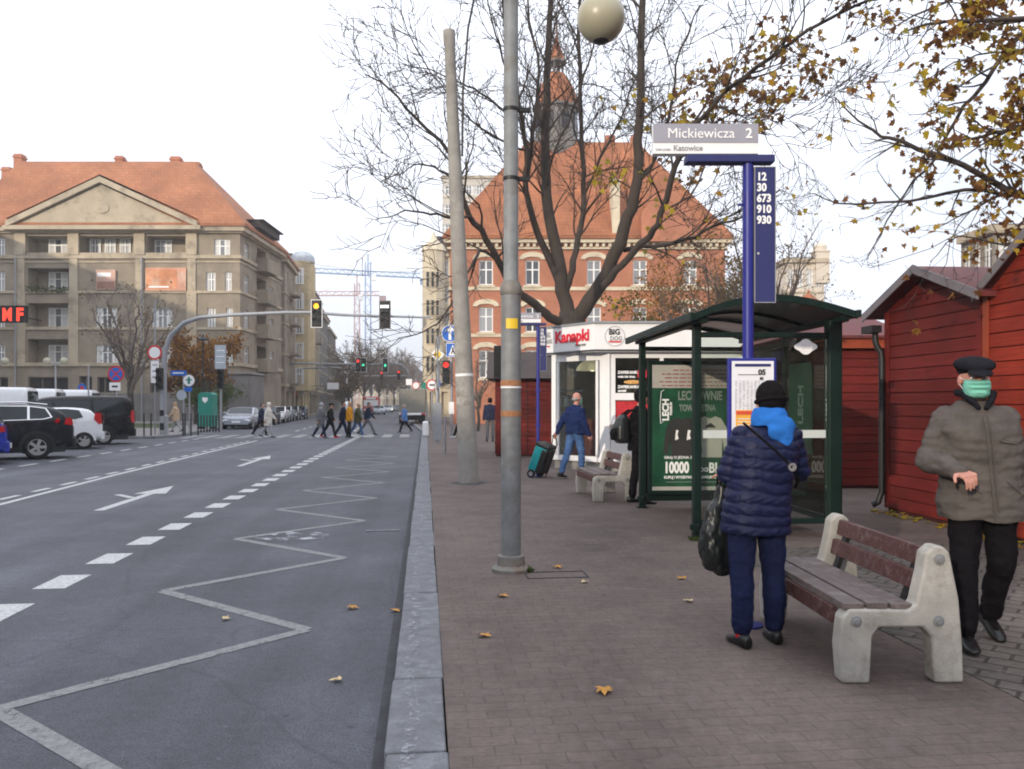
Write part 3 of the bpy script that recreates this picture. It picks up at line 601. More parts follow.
for s in (12, 201):  # tiled saddle behind the pediment
    p, q = Vector((bx(s), 0, bz(227))), Vector((bx(105), 0, bz(183.6)))
    mb.poly([(p.x, -.9, p.z + .56), (q.x, -.9, q.z + .56), (q.x, 6.4, q.z + .56), (p.x, 3, p.z + .56)])
roof = mb.build('roof', G['roof_tile'], B)
mb = MB(); mb.box(.2, 1.0, 2.5, 8.5, bz(221), bz(214)); mb.prism_x([(2.3, bz(214)), (8.7, bz(214)), (8.7, bz(213)), (2.3, bz(213))], -1.2, 1.35); mb.build('dormer', G['slate_dark'], B)
for px, py, D, wd in ((20, 155, 76, .75), (120.5, 157, 77, .7), (176.5, 157.5, 77, .9), (198, 163, 78, .5), (8, 168, 79, .8)):
    x = (px - 512) * D / F - (240 - 512) * K; mb = MB(); z1 = ZP(py, D); mb.box(x - wd / 2, x + wd / 2, D - D0 - .4, D - D0 + .4, 22.5, z1); mb.box(x - wd / 2 - .08, x + wd / 2 + .08, D - D0 - .48, D - D0 + .48, z1 - .35, z1 - .2)
    mb.build('chimney', G['brick_red'], roof)
for a, b, zt, zb in ((28, 68, 377, 393), (79, 92, 376, 420), (97, 118, 377, 393), (150, 172, 377, 393), (200, 212, 377, 393), (-10, 8, 377, 393)): window(B, I4, bx(a), bx(b), max(bz(zb), .15), bz(zt), .25, 3 if b - a > 20 else 2, 'stone_dark', 'win_dark', .1, 0)
mb = MB()
for px in (17, 143): mb.tube((bx(px), -.25, 0), (bx(px), -.25, bz(258)), .07)
mb.build('downpipe', G['steel_grey'], B)
for zt in (257, 291, 328, 364): mb = MB(); mb.box(.005, 1.1, 4.4, 7.6, bz(zt) - .5, bz(zt) + .75); mb.build('balcony', G['stone'], B)
mb = MB(); mb.box(bx(222), 1.2, -1.0, 3.0, 0, 4.1); mb.box(bx(221), 1.3, -1.12, 3.1, 4.1, 4.35); mb.build('ground_floor_bay', G['stone_grey'], B, bevel=.3, seg=4)
mb = MB(); mb.box(bx(60), bx(210), -.12, -.006, 0, bz(393.5)); mb.build('plinth', G['stone_grey'], B)
random.seed(5); mb = MB()
for k in range(160):
    x = random.uniform(bx(27), bx(69)); c = Vector((x, -.2 + random.uniform(-.15, .12), bz(290) + random.uniform(-.25, .25))); d = Vector((random.uniform(-.2, .2), random.uniform(-.15, .15), random.uniform(-.1, .2))); mb.poly([tuple(c - d), tuple(c + Vector((.1, 0, .08))), tuple(c + d)])
o = mb.build('flower_box', G['leaves_green']); o.matrix_world = B.matrix_basis.copy(); tag(o, 'planted flower box of greenery hanging under the left loggia of the corner building', 'flower box')
def hung(name, fn, mats, label, cat, group=None):
    mb = MB(); fn(mb); o = mb.build(name, mats); o.location = B.location; o.rotation_euler = B.rotation_euler; return tag(o, label, cat, group)
def banner_a(mb):
    mb.box(bx(97), bx(116.5), -.2, -.13, bz(290), bz(270)); mb.i = 1; mb.box(bx(98), bx(115.5), -.215, -.201, bz(289), bz(282)); mb.i = 2; mb.box(bx(98.5), bx(112), -.21, -.201, bz(277), bz(273))
hung('banner', banner_a, [mat('ban1', (.5, .32, .25), .7, var=.3, vs=.6), mat('ban2', (.3, .16, .12), .7, var=.4, vs=.8), G['white_paint']], 'small square faded advertising banner hung on the corner building facade', 'banner')
def banner_b(mb):
    mb.box(bx(146.5), bx(187), -.22, -.14, bz(291), bz(268)); mb.i = 1; mb.box(bx(147.5), bx(178), -.235, -.221, bz(289), bz(270)); mb.i = 2; mb.box(bx(150), bx(170), -.24, -.236, bz(288), bz(286.5))
hung('banner', banner_b, [mat('ban3', (.6, .3, .2), .7, var=.4, vs=.5, stain=(.65, .55, .45), sts=.4), mat('ban4', (.55, .22, .1), .7, var=.5, vs=.6, stain=(.65, .5, .38), sts=.5), G['white_paint']], 'wide orange and peach advertising banner on the corner building facade', 'banner')
# neon sign
NS = thing('neon_sign', 'black sign box with glowing red letters MF on the far left facade', 'sign', tuple(CF((0 - 512) * .0825, 66)), -TH)
mb = MB(); mb.box(-1.6, 2.15, 0, .3, ZP(322.5, 66), ZP(305.5, 66)); mb.box(-1.2, -1.1, .3, 4, ZP(316, 66), ZP(315, 66)); mb.box(1, 1.1, .3, 4, ZP(316, 66), ZP(315, 66)); mb.build('sign_box', G['black_matte'], NS)
text('letters', 'M', 1.45, G['neon_red'], NS, (.2, -.03, ZP(320.5, 66)), bold=.045, ext=.03, sx=.72); text('letters', 'F', 1.45, G['neon_red'], NS, (1.35, -.03, ZP(320.5, 66)), bold=.05, ext=.03, sx=.85)

# ---- street row buildings
def block(name, label, o, rz, W, Dp, H, floors, ncols, scols, wm, rm, roof, frontM=True, z0=3.6, ww=1.1, wh=1.9, side='right', group=None, trim='stone_light', rise=4., gm='win_glass', fm='win_white', balc=False, bands=True):
    b = thing(name, label, 'building', o, rz, group); mb = MB(); fh = (H - z0) / floors; wl = []
    sM, sl = (side_M(W), Dp) if side == 'right' else (left_M(Dp), Dp)
    for M, ln, nc in ((I4, W, ncols), (sM, sl, scols)):
        op = []
        for f in range(floors):
            for c in range(nc):
                x = ln * (c + .5) / nc; z = z0 + f * fh + .55; op.append((x - ww / 2, x + ww / 2, z, min(z + wh, z0 + (f + 1) * fh - .2), .25)); wl.append((M, op[-1]))
        for c in range(max(1, nc)):
            x = ln * (c + .5) / max(1, nc); q = min(1.2, ln / max(1, nc) / 2 - .3); op.append((x - q, x + q, .3, 3.0, .4))
        facade(mb, M, 0, ln, 0, H, op)
    xo = (0, Dp) if side == 'right' else (W, Dp)
    if side == 'right': mb.poly([(0, Dp, 0), (0, 0, 0), (0, 0, H), (0, Dp, H)])
    else: mb.poly([(W, 0, 0), (W, Dp, 0), (W, Dp, H), (W, 0, H)])
    mb.poly([(W, Dp, 0), (0, Dp, 0), (0, Dp, H), (W, Dp, H)]); mb.build('wall', G[wm], b)
    for M, q in wl: window(b, M, q[0], q[1], q[2], q[3], .18, 2, fm, gm, curtain=1)
    mb = MB(); mb.box(-.35, W + .35, -.35, Dp, H - .1, H + .35)
    if bands:
        mb.box(-.14, W + .14, -.14, Dp, z0 - .15, z0 + .15)
        for f in range(1, floors): mb.box(-.08, W + .08, -.08, Dp, z0 + f * fh - .08, z0 + f * fh + .1)
    mb.build('cornice', G[trim], b)
    mb = MB()
    if roof == 'hip': hip_roof(mb, -.5, W + .5, -.5, Dp, H + .36, H + rise, min(W * .42, rise * .9), min(Dp * .42, rise * .9))
    elif roof == 'mansard': hip_roof(mb, -.2, W + .2, -.2, Dp, H + .36, H + rise, 1.2, 1.2, .1)
    else: mb.box(.1, W - .1, .1, Dp - .1, H + .36, H + .5)
    mb.build('roof', G[rm], b)
    if balc:
        for f in range(floors):
            mb = MB(); z = z0 + f * fh + .1; y = Dp * .35; mb.box(W + .01, W + 1.0, y, y + 3, z, z + .18) if side == 'right' else mb.box(-1., -.01, y, y + 3, z, z + .18)
            for s in (0,): 
                if side == 'right': mb.box(W + .92, W + 1.0, y, y + 3, z + .18, z + 1.1)
            mb.build('balcony', G[wm], b)
    return b
def row(px, D, W): 
    p = P(px, D); return (p.x - W, p.y, 0)
block('street_building', 'narrow brown building with red roof just behind the corner building', row(284, 83.5, 14), R(2), 14, 9, 16.6, 4, 3, 2, 'stone', 'roof_tile', 'hip', balc=True, rise=3)
yb = block('street_building', 'yellowish tenement with a rounded corner turret on the street', row(299.5, 95, 14), R(3), 14, 12, 17.6, 5, 6, 3, 'yellow_stucco', 'slate_dark', 'mansard', z0=3.4, ww=1.0, wh=1.75, rise=2.2)
mb = MB(); mb.prism([(13.0, -1.0), (15.0, -1.0), (15.6, .2), (15.6, 2.2), (13.0, 2.2)], 3.2, 18.3); mb.prism([(13.1, -.9), (14.9, -.9), (15.5, .25), (15.5, 2.1), (13.1, 2.1)], 18.3, 18.6); mb.build('turret', G['yellow_stucco'], yb)
for f in range(5): window(yb, I4, 13.5, 14.5, 4.0 + f * 2.95, 5.9 + f * 2.95, -1.03, 2, curtain=1)
mb = MB(); mb.lathe([(1.5, 18.6), (1.4, 19.3), (.9, 19.8), (.1, 20)], 10, (14.2, .6, 0)); mb.build('turret_cap', G['sheet_grey'], yb)
block('street_building', 'brown tenement with chimney stacks past the yellowish tenement', row(310, 110, 14), R(3), 14, 17, 17, 4, 3, 5, 'stone', 'slate_dark', 'hip', balc=True, rise=3.5)
block('street_building', 'dull grey tenement with steep roof midway down the street', row(319, 129, 14), R(3), 14, 20, 16.5, 4, 3, 5, 'stone_grey', 'roof_tile', 'hip', rise=4)
block('street_building', 'dark stone tenement with flat parapet further down the street', row(328, 152, 14), R(3), 14, 24, 16, 4, 3, 5, 'stone_dark', 'slate_dark', 'flat')
block('street_building', 'low grey house with gabled roof at the end of the row', row(339, 182, 14), R(3), 14, 30, 11, 3, 3, 6, 'grey_build', 'slate_dark', 'hip', rise=5)
block('street_building', 'hazy pale building closing the far end of the street', tuple(P(352, 330, 0)), R(3), 30, 20, 13, 4, 9, 5, 'cream', 'slate_dark', 'hip', rise=5, side='left')
block('street_building', 'hazy brown building low on the horizon right of the red bus', tuple(P(383, 290, 0)), R(3), 17, 20, 9, 3, 6, 5, 'stone', 'slate_dark', 'hip', rise=4, side='left')
# shop fronts along the row
def shop(px, D, py, c, label, w=2.2, h=.8, rnd=False):
    mb = MB(); z = ZP(py, D)
    if rnd: mb.M = Matrix.Rotation(R(90), 4, 'X'); mb.lathe([(0.01, -.08), (w / 2, -.08), (w / 2, .08), (.01, .08)], 20); 
    else: mb.cbox((0, 0, 0), (w, .15, h))
    o = mb.build('shop_sign', G[c]); o.location = P(px, D, z); o.rotation_euler = (0, 0, -TH); tag(o, label, 'shop sign')
    mb = MB(); mb.box(-2.5, -.02, .1, .16, -.03, .03); q = mb.build('bracket', G['black_metal'], o)
shop(250, 76, 382, 'sign_white', 'round white shop sign sticking out of the corner building', 1.1, rnd=True); shop(258, 80, 381, 'sign_red', 'red shop sign over the pavement behind the round white one', 1.0, .7); shop(267, 84, 384.5, 'sign_white', 'smaller round white sign in front of the narrow brown building', 1.0, rnd=True)
shop(284, 94, 387, 'bin_green', 'green shop sign at the foot of the yellowish tenement', 1.3, .6); shop(292, 95, 391.5, 'sign_red', 'square red shop sign at the foot of the yellowish tenement', 1.1, 1.1); shop(299.5, 96, 391.5, 'sign_white', 'oval white shop sign beside the square red one', 1.1, rnd=True); shop(333, 92, 386, 'sign_white', 'white board hanging over the street near the row of parked cars', 1.3, .75)

# ---- the red brick building with its tower
DB = 60.0; KB = DB / F
def rx(px): return (px - 450) * KB
def rz_(py): return ZP(py, DB)
bo2 = CF((450 - 512) * KB, DB)
RB = thing('brick_building', 'red brick building with steep tiled roof and domed tower behind the bare tree', 'building', tuple(bo2), -TH)
WB = rx(725); mb = MB(); ops = []; wl = []
for zt, zb in ((260, 285), (307, 332), (350, 378)):
    for k, px in enumerate((486, 532.5, 594, 640, 690)):
        op = (rx(px - 7), rx(px + 7), rz_(zb), rz_(zt), .3); ops.append(op); wl.append(op)
facade(mb, I4, 0, WB, 0, rz_(243), ops)
facade(mb, left_M(14), 0, 14, 0, rz_(243), [(3, 4.2, 9, 11, .3), (8, 9.2, 9, 11, .3), (3, 4.2, 5, 7, .3), (8, 9.2, 5, 7, .3)]); mb.poly([(WB, 0, 0), (WB, 14, 0), (WB, 14, rz_(243)), (WB, 0, rz_(243))])
mb.build('wall', G['brick_red'], RB)
for q in wl: window(RB, I4, q[0], q[1], q[2], q[3], .2, 2)
mb = MB()
mb.box(-.45, WB + .45, -.45, 14, rz_(243.5), rz_(240)); mb.box(-.2, WB + .2, -.2, 14, rz_(249.5), rz_(247.5))
for k in range(44): x = .1 + k * .47; mb.box(x, x + .22, -.3, -.01, rz_(247.4), rz_(243.8))
mb.box(-.08, WB, -.1, -.003, rz_(290.5), rz_(287)); mb.box(-.08, WB, -.1, -.003, rz_(337), rz_(334))
for q in wl:
    cx = (q[0] + q[1]) / 2; n = 9
    pts = [(cx + 1.0 * math.cos(math.pi * i / n), q[3] + .05 + .55 * math.sin(math.pi * i / n)) for i in range(n + 1)]; ins = [(cx + .66 * math.cos(math.pi * i / n), q[3] + .03 + .2 * math.sin(math.pi * i / n)) for i in range(n + 1)]
    for i in range(n): mb.prism_y([pts[i + 1], pts[i], ins[i], ins[i + 1]], -.12, -.004)
    mb.box(q[0] - .15, q[1] + .15, -.16, -.004, q[2] - .2, q[2] - .02)
mb.build('stone_trim', G['cream'], RB)
mb = MB(); hip_roof(mb, -.5, WB + .5, -.6, 16, rz_(240), ZP(143, 65), 6.3, 5.4)
rr = mb.build('roof', G['roof_brick'], RB)
mb = MB(); mb.box(rx(611.5), rx(619), -.5, 1.2, rz_(243), ZP(183, DB)); mb.box(rx(610), rx(620), -.6, 1.3, ZP(183, DB), ZP(181, DB)); mb.build('chimney', G['cream'], RB)
for px, py in ((573, 222), (520, 222), (660, 222)):
    mb = MB(); x = rx(px); z = rz_(py); mb.box(x - .5, x + .5, .9, 3, z - .7, z + .5); mb.prism_y([(x - .75, z + .5), (x + .75, z + .5), (x, z + 1.3)], .7, 3.4); d = mb.build('dormer', G['roof_brick'], RB)
    mb = MB(); mb.box(x - .32, x + .32, .86, .9, z - .45, z + .35); mb.build('pane', G['win_glass'], d)
for px in (606, 632): mb = MB(); x = (px - 450) * KB * 1.08; mb.box(x - .4, x + .4, 5, 5.8, 19, ZP(135, 65)); mb.build('chimney', G['brick_red'], RB)
# tower
Dt = 66.0; xt = (556.5 - 512) * Dt / F - (450 - 512) * KB; yt = Dt - DB; kt = Dt / F
tw = MB(); tw.lathe([(1.95, 16), (1.95, ZP(141, Dt)), (1.75, ZP(141, Dt)), (1.75, ZP(112, Dt)), (2.0, ZP(111.5, Dt)), (2.0, ZP(109, Dt))], 8, (xt, yt, 0)); t_o = tw.build('tower', G['stone_grey'], RB)
mb = MB()
for k in range(8): a = R(45 * k + 22.5); mb.M = Matrix.Translation((xt + 1.66 * math.cos(a), yt + 1.66 * math.sin(a), 0)) @ Rz(a + R(90)); mb.box(-.32, .32, -.05, .05, ZP(134, Dt), ZP(117, Dt))
mb.build('louver', G['win_dark'], t_o)
mb = MB(); mb.lathe([(1.85, ZP(109, Dt)), (1.8, ZP(103, Dt)), (1.62, ZP(94, Dt)), (1.3, ZP(85, Dt)), (.95, ZP(78, Dt)), (.75, ZP(75, Dt)), (.1, ZP(75, Dt))], 8, (xt, yt, 0)); mb.build('dome', G['roof_brick'], t_o)
mb = MB()
for k in range(8): a = R(45 * k + 22.5); mb.tube((xt + .55 * math.cos(a), yt + .55 * math.sin(a), ZP(75, Dt)), (xt + .55 * math.cos(a), yt + .55 * math.sin(a), ZP(63, Dt)), .09, n=5)
mb.lathe([(.85, ZP(64, Dt)), (.85, ZP(62, Dt)), (.1, ZP(62, Dt))], 8, (xt, yt, 0)); mb.build('lantern', G['stone_grey'], t_o)
mb = MB(); mb.lathe([(.8, ZP(62, Dt)), (.62, ZP(56, Dt)), (.3, ZP(46, Dt)), (.06, ZP(36, Dt)), (.03, ZP(20, Dt))], 8, (xt, yt, 0)); mb.build('spire', G['roof_brick'], t_o)
mb = MB(); mb.prism_y([(rx(640), rz_(243)), (rx(690), rz_(243)), (rx(690), rz_(215)), (rx(678), rz_(198)), (rx(665), rz_(190)), (rx(652), rz_(198)), (rx(640), rz_(215))], -.7, .8); mb.build('gable', G['brick_red'], RB)

# ---- far blocks
def simple_block(name, label, px0, px1, py, D, dep, m, floors, cols, rm='slate_dark', roof='flat', rise=3., side='right', **kw):
    W = (px1 - px0) / F * D; return block(name, label, tuple(CF((px0 - 512) / F * D, D)), -TH, W, dep, ZP(py, D), floors, cols, 3, m, rm, roof, side=side, rise=rise, **kw)
simple_block('apartment_block', 'pale high apartment block rising behind the red brick building', 443, 505, 178, 140, 12, 'pale_block', 11, 6, ww=2.0, wh=1.6)
cb = simple_block('tenement', 'cream tenement with a corner turret beyond the red brick building', 427, 462, 256, 92, 20, 'cream', 5, 3, 'slate_dark', 'mansard', 2.5, side='left', ww=.9)
mb = MB(); mb.lathe([(1.3, 4), (1.3, ZP(252, 92)), (1.5, ZP(252, 92)), (1.2, ZP(246, 92)), (.4, ZP(240, 92)), (.05, ZP(232, 92))], 10, (.8, -.2, 0)); mb.build('turret', G['cream'], cb)
for f in range(4):
    for x in (.25, .8, 1.35): window(cb, I4, x - .2, x + .2, 5.2 + f * 3.2, 7 + f * 3.2, -1.52, 1, 'cream', 'win_dark', .05)
simple_block('tenement', 'pale narrow tenement at the far end of the right pavement', 424, 440, 330, 150, 30, 'cream', 5, 2, side='left', ww=.9)
wb_ = simple_block('white_building', 'white building with a small square tower beyond the bus shelter', 786, 824, 262, 82, 10, 'white_stucco', 4, 4, 'slate_dark', 'flat', side='left', ww=.7, wh=1.8)
mb = MB(); mb.box(3.0, 4.4, -.2, 1.2, 14, ZP(252, 82)); mb.prism([(2.9, -.3), (4.5, -.3), (4.5, 1.3), (2.9, 1.3)], ZP(252, 82), ZP(250.5, 82)); mb.lathe([(.7, ZP(250.5, 82)), (.75, ZP(246, 82)), (.4, ZP(243, 82)), (.05, ZP(241, 82))], 8, (3.7, .5, 0)); mb.build('tower', G['white_stucco'], wb_)
simple_block('grey_building', 'beige grey building peeping over the red stalls on the right', 992, 1130, 232, 45, 3, 'grey_build', 3, 4, side='left', ww=1.2)
# ---- the block out of frame whose roof keeps the street in shade
block('street_building', 'long brown tenement on the left side of the square', (-66, -75, 0), 0, 14, 138, 22, 5, 3, 20, 'stone', 'slate_dark', 'flat', bands=False)
block('street_building', 'unseen plain tenement added behind the camera to cut low sky light', (3, -52, 0), 0, 40, 16, 16, 4, 10, 4, 'stone', 'slate_dark', 'flat', bands=False)  # added unseen block: hides low sky so shade under things deepens
block('street_building', 'unseen plain tenement added behind the red stalls to cut side light', (24, -34, 0), 0, 14, 58, 16, 4, 4, 12, 'stone', 'slate_dark', 'flat', bands=False, side='left')  # second added block, out of view, cuts sky light from the right
# ---- cranes
def crane(px, D, ptop, jl, jr, ang, m, label, base=1.0):
    t = thing('tower_crane', label, 'crane', tuple(P(px, D, 0)), ang); H = ZP(ptop, D); k = D / F; mb = MB(); s = 1.0
    for a in (-s, s):
        for b in (-s, s): mb.box(a - .1, a + .1, b - .1, b + .1, 0, H)
    z = 0; i = 0
    while z < H - 2:
        for b in (-s, s):
            mb.tube((-s if i % 2 else s, b, z), (s if i % 2 else -s, b, z + 2.5), .09, n=4); mb.tube((b, -s if i % 2 else s, z), (b, s if i % 2 else -s, z + 2.5), .09, n=4)
        z += 2.5; i += 1
    mb.build('mast', G[m], t); mb = MB(); zj = H - 5
    for a, b, zz in ((0, .7, 0), (0, -.7, 0), (0, 0, 1.6)): mb.tube((jl, a + b, zj + zz), (jr, a + b, zj + zz), .24, n=4)
    x = jl; i = 0
    while x < jr - 2:
        mb.tube((x, .7, zj), (x + 1.5, 0, zj + 1.6), .15, n=4); mb.tube((x + 1.5, 0, zj + 1.6), (x + 3, -.7, zj), .15, n=4); x += 3
    for e in (jl, jr): mb.tube((0, 0, H + 3), (e * .7, 0, zj + 1.6), .06, n=4)
    mb.tube((0, 0, zj), (0, 0, H + 3), .3, n=4); mb.box(min(jl, jr, key=abs) + 0, min(jl, jr, key=abs) + 2.5, -.8, .8, zj - 2.4, zj - .2); mb.build('jib', G[m], t); mb = MB(); mb.box(1, 2.6, -2.4, -1, zj - 2.2, zj); mb.build('cab', G['sign_white'], t); return t
crane(368, 300, 262, -26, 20, R(12), 'crane_blue', 'pale blue tower crane, the taller one over the end of the street')
crane(357, 320, 283, -19, 9, R(-6), 'crane_pink', 'pinkish tower crane, the lower one left of the blue crane')
# ---- thin autumn haze over the whole place
hz_ = MB(); hz_.box(-420, 420, -90, 620, -1.05, 70); ho_ = hz_.build('haze', None); ho_.data.materials.clear()
hm = bpy.data.materials.new('haze'); hm.use_nodes = True; hm.node_tree.nodes.clear(); hn = hm.node_tree.nodes
hv_ = hn.new('ShaderNodeVolumePrincipled'); hv_.inputs['Color'].default_value = (1, 1, 1, 1); hv_.inputs['Density'].default_value = .0009; hv_.inputs['Anisotropy'].default_value = .3
hm.node_tree.links.new(hv_.outputs[0], hn.new('ShaderNodeOutputMaterial').inputs['Volume']); ho_.data.materials.append(hm); ho_['kind'] = 'stuff'
# ================================================================== TREES
class Grow:
    def __init__(s, seed): s.rng = np.random.default_rng(seed); s.br = []; s.tips = []
    def poly_at(s, pts, rs, t):
        q = t * (len(pts) - 1); i = min(int(q), len(pts) - 2); f = q - i
        return pts[i] * (1 - f) + pts[i + 1] * f, rs[i] * (1 - f) + rs[i + 1] * f, pts[i + 1] - pts[i]
    def limb(s, pts, r0, r1, n=1, wob=.0):
        P_ = [np.array(p, float) for p in pts]
        # Catmull-Rom refinement
        out = []
        for i in range(len(P_) - 1):
            a, b, c, d = P_[max(i - 1, 0)], P_[i], P_[i + 1], P_[min(i + 2, len(P_) - 1)]
            for k in range(3):
                t = k / 3; out.append(.5 * ((2 * b) + (c - a) * t + (2 * a - 5 * b + 4 * c - d) * t * t + (-a + 3 * b - 3 * c + d) * t ** 3) + s.rng.normal(0, wob, 3) * (i + k > 0))
        out.append(P_[-1]); rs = [r0 + (r1 - r0) * (i / (len(out) - 1)) for i in range(len(out))]; s.br.append((out, rs)); return out, rs
    def spawn(s, pts, rs, lv, cfg, t0=.2, ends=True):
        # cfg: per level (count per metre, length lo, hi, angle lo, hi)
        if lv >= len(cfg): return
        dens, l0, l1, a0, a1 = cfg[lv]; ln = sum(np.linalg.norm(b - a) for a, b in zip(pts, pts[1:])); k = max(1, int(ln * dens * (1 - t0) + s.rng.random()))
        for i in range(k):
            t = t0 + (1 - t0) * (i + s.rng.random()) / k; p, r, d = s.poly_at(pts, rs, min(t, .999)); d = d / (np.linalg.norm(d) + 1e-9)
            ax = s.rng.normal(size=3); ax -= d * ax.dot(d); ax /= np.linalg.norm(ax) + 1e-9
            an = R(s.rng.uniform(a0, a1)); v = d * math.cos(an) + ax * math.sin(an); v[2] += s.up; v /= np.linalg.norm(v)
            L_ = s.rng.uniform(l0, l1) * (1.15 - .5 * t); ns = 3 + (L_ > .5) + (L_ > 1.2); q = [p]; rr = max(s.rmin, min(r * .6, s.rcap[lv])); dv = v.copy()
            for j in range(ns):
                dv = dv + s.rng.normal(0, s.wig, 3); dv[2] += s.curl; dv /= np.linalg.norm(dv); q.append(q[-1] + dv * L_ / ns)
            r2 = [max(s.rmin * .7, rr * (1 - .75 * j / ns)) for j in range(ns + 1)]; s.br.append((q, r2))
            if lv == len(cfg) - 1 or s.rng.random() < .3: s.tips.append((q[-1], dv)); s.tips.append((q[len(q) // 2], dv))
            s.spawn(q, r2, lv + 1, cfg, .25)
    up = .12; wig = .16; curl = .03; rmin = .005; rcap = (.06, .025, .012, .008)
def tubes(br, name, m, parent):
    vs = []; fs = []; k = 0
    for pts, rs in br:
        n = 8 if rs[0] > .07 else (5 if rs[0] > .025 else 3); A = np.array(pts); T = np.gradient(A, axis=0); T /= np.linalg.norm(T, axis=1)[:, None] + 1e-9
        u = np.cross(T[0], [.3, .5, .8]); u /= np.linalg.norm(u) + 1e-9; ang = np.arange(n) * 2 * math.pi / n; ca = np.cos(ang)[:, None]; sa = np.sin(ang)[:, None]
        for i in range(len(A)):
            u = u - T[i] * u.dot(T[i]); u /= np.linalg.norm(u) + 1e-9; v = np.cross(T[i], u); vs.append(A[i] + (ca * u + sa * v) * rs[i])
        for i in range(len(A) - 1):
            for j in range(n): fs.append((k + i * n + j, k + i * n + (j + 1) % n, k + (i + 1) * n + (j + 1) % n, k + (i + 1) * n + j))
        k += n * len(A)
    me = bpy.data.meshes.new(name); me.from_pydata(np.concatenate(vs).tolist(), [], fs); me.materials.append(G[m]); me.polygons.foreach_set('use_smooth', [True] * len(fs)); me.update()
    o = bpy.data.objects.new(name, me); COL.objects.link(o); o.parent = parent; return o
LEAF = [(0, 0), (.25, -.05), (.5, .15), (.3, .3), (.42, .6), (.18, .55), (0, 1), (-.18, .55), (-.42, .6), (-.3, .3), (-.5, .15), (-.25, -.05)]
def leaves(pts, size, name, m, parent, rng, hang=True, simple=False):
    vs = []; fs = []; k = 0; L_ = [(0, 0), (.4, .4), (0, 1), (-.4, .4)] if simple else LEAF
    for p in pts:
        a = rng.uniform(0, 6.28); d = np.array([math.cos(a) * .6, math.sin(a) * .6, rng.uniform(-1.1, .15 if hang else 1)]); d /= np.linalg.norm(d); u = np.cross(d, rng.normal(size=3)); u /= np.linalg.norm(u) + 1e-9; w_ = np.cross(d, u)
        sz = size * rng.uniform(.6, 1.25); cup = rng.uniform(.1, .7)
        for x, y in L_: vs.append(p + (u * x + d * y + w_ * (abs(x) * cup - y * y * .25)) * sz)
        n = len(L_); fs.append(tuple(range(k, k + n))); k += n
    me = bpy.data.meshes.new(name); me.from_pydata([tuple(v) for v in vs], [], fs); me.materials.append(G[m]); me.update(); o = bpy.data.objects.new(name, me); COL.objects.link(o); o.parent = parent; return o
def pick(rng, tips, k, box, sp):   # leaf spots near twig tips that fall in a box of space
    c = [t for t in tips if all(box[i][0] <= t[0][i] <= box[i][1] for i in range(3))]
    out = []
    if not c: return out
    for _ in range(k): q = c[rng.integers(len(c))]; out.append(q[0] + rng.normal(0, sp, 3))
    return out

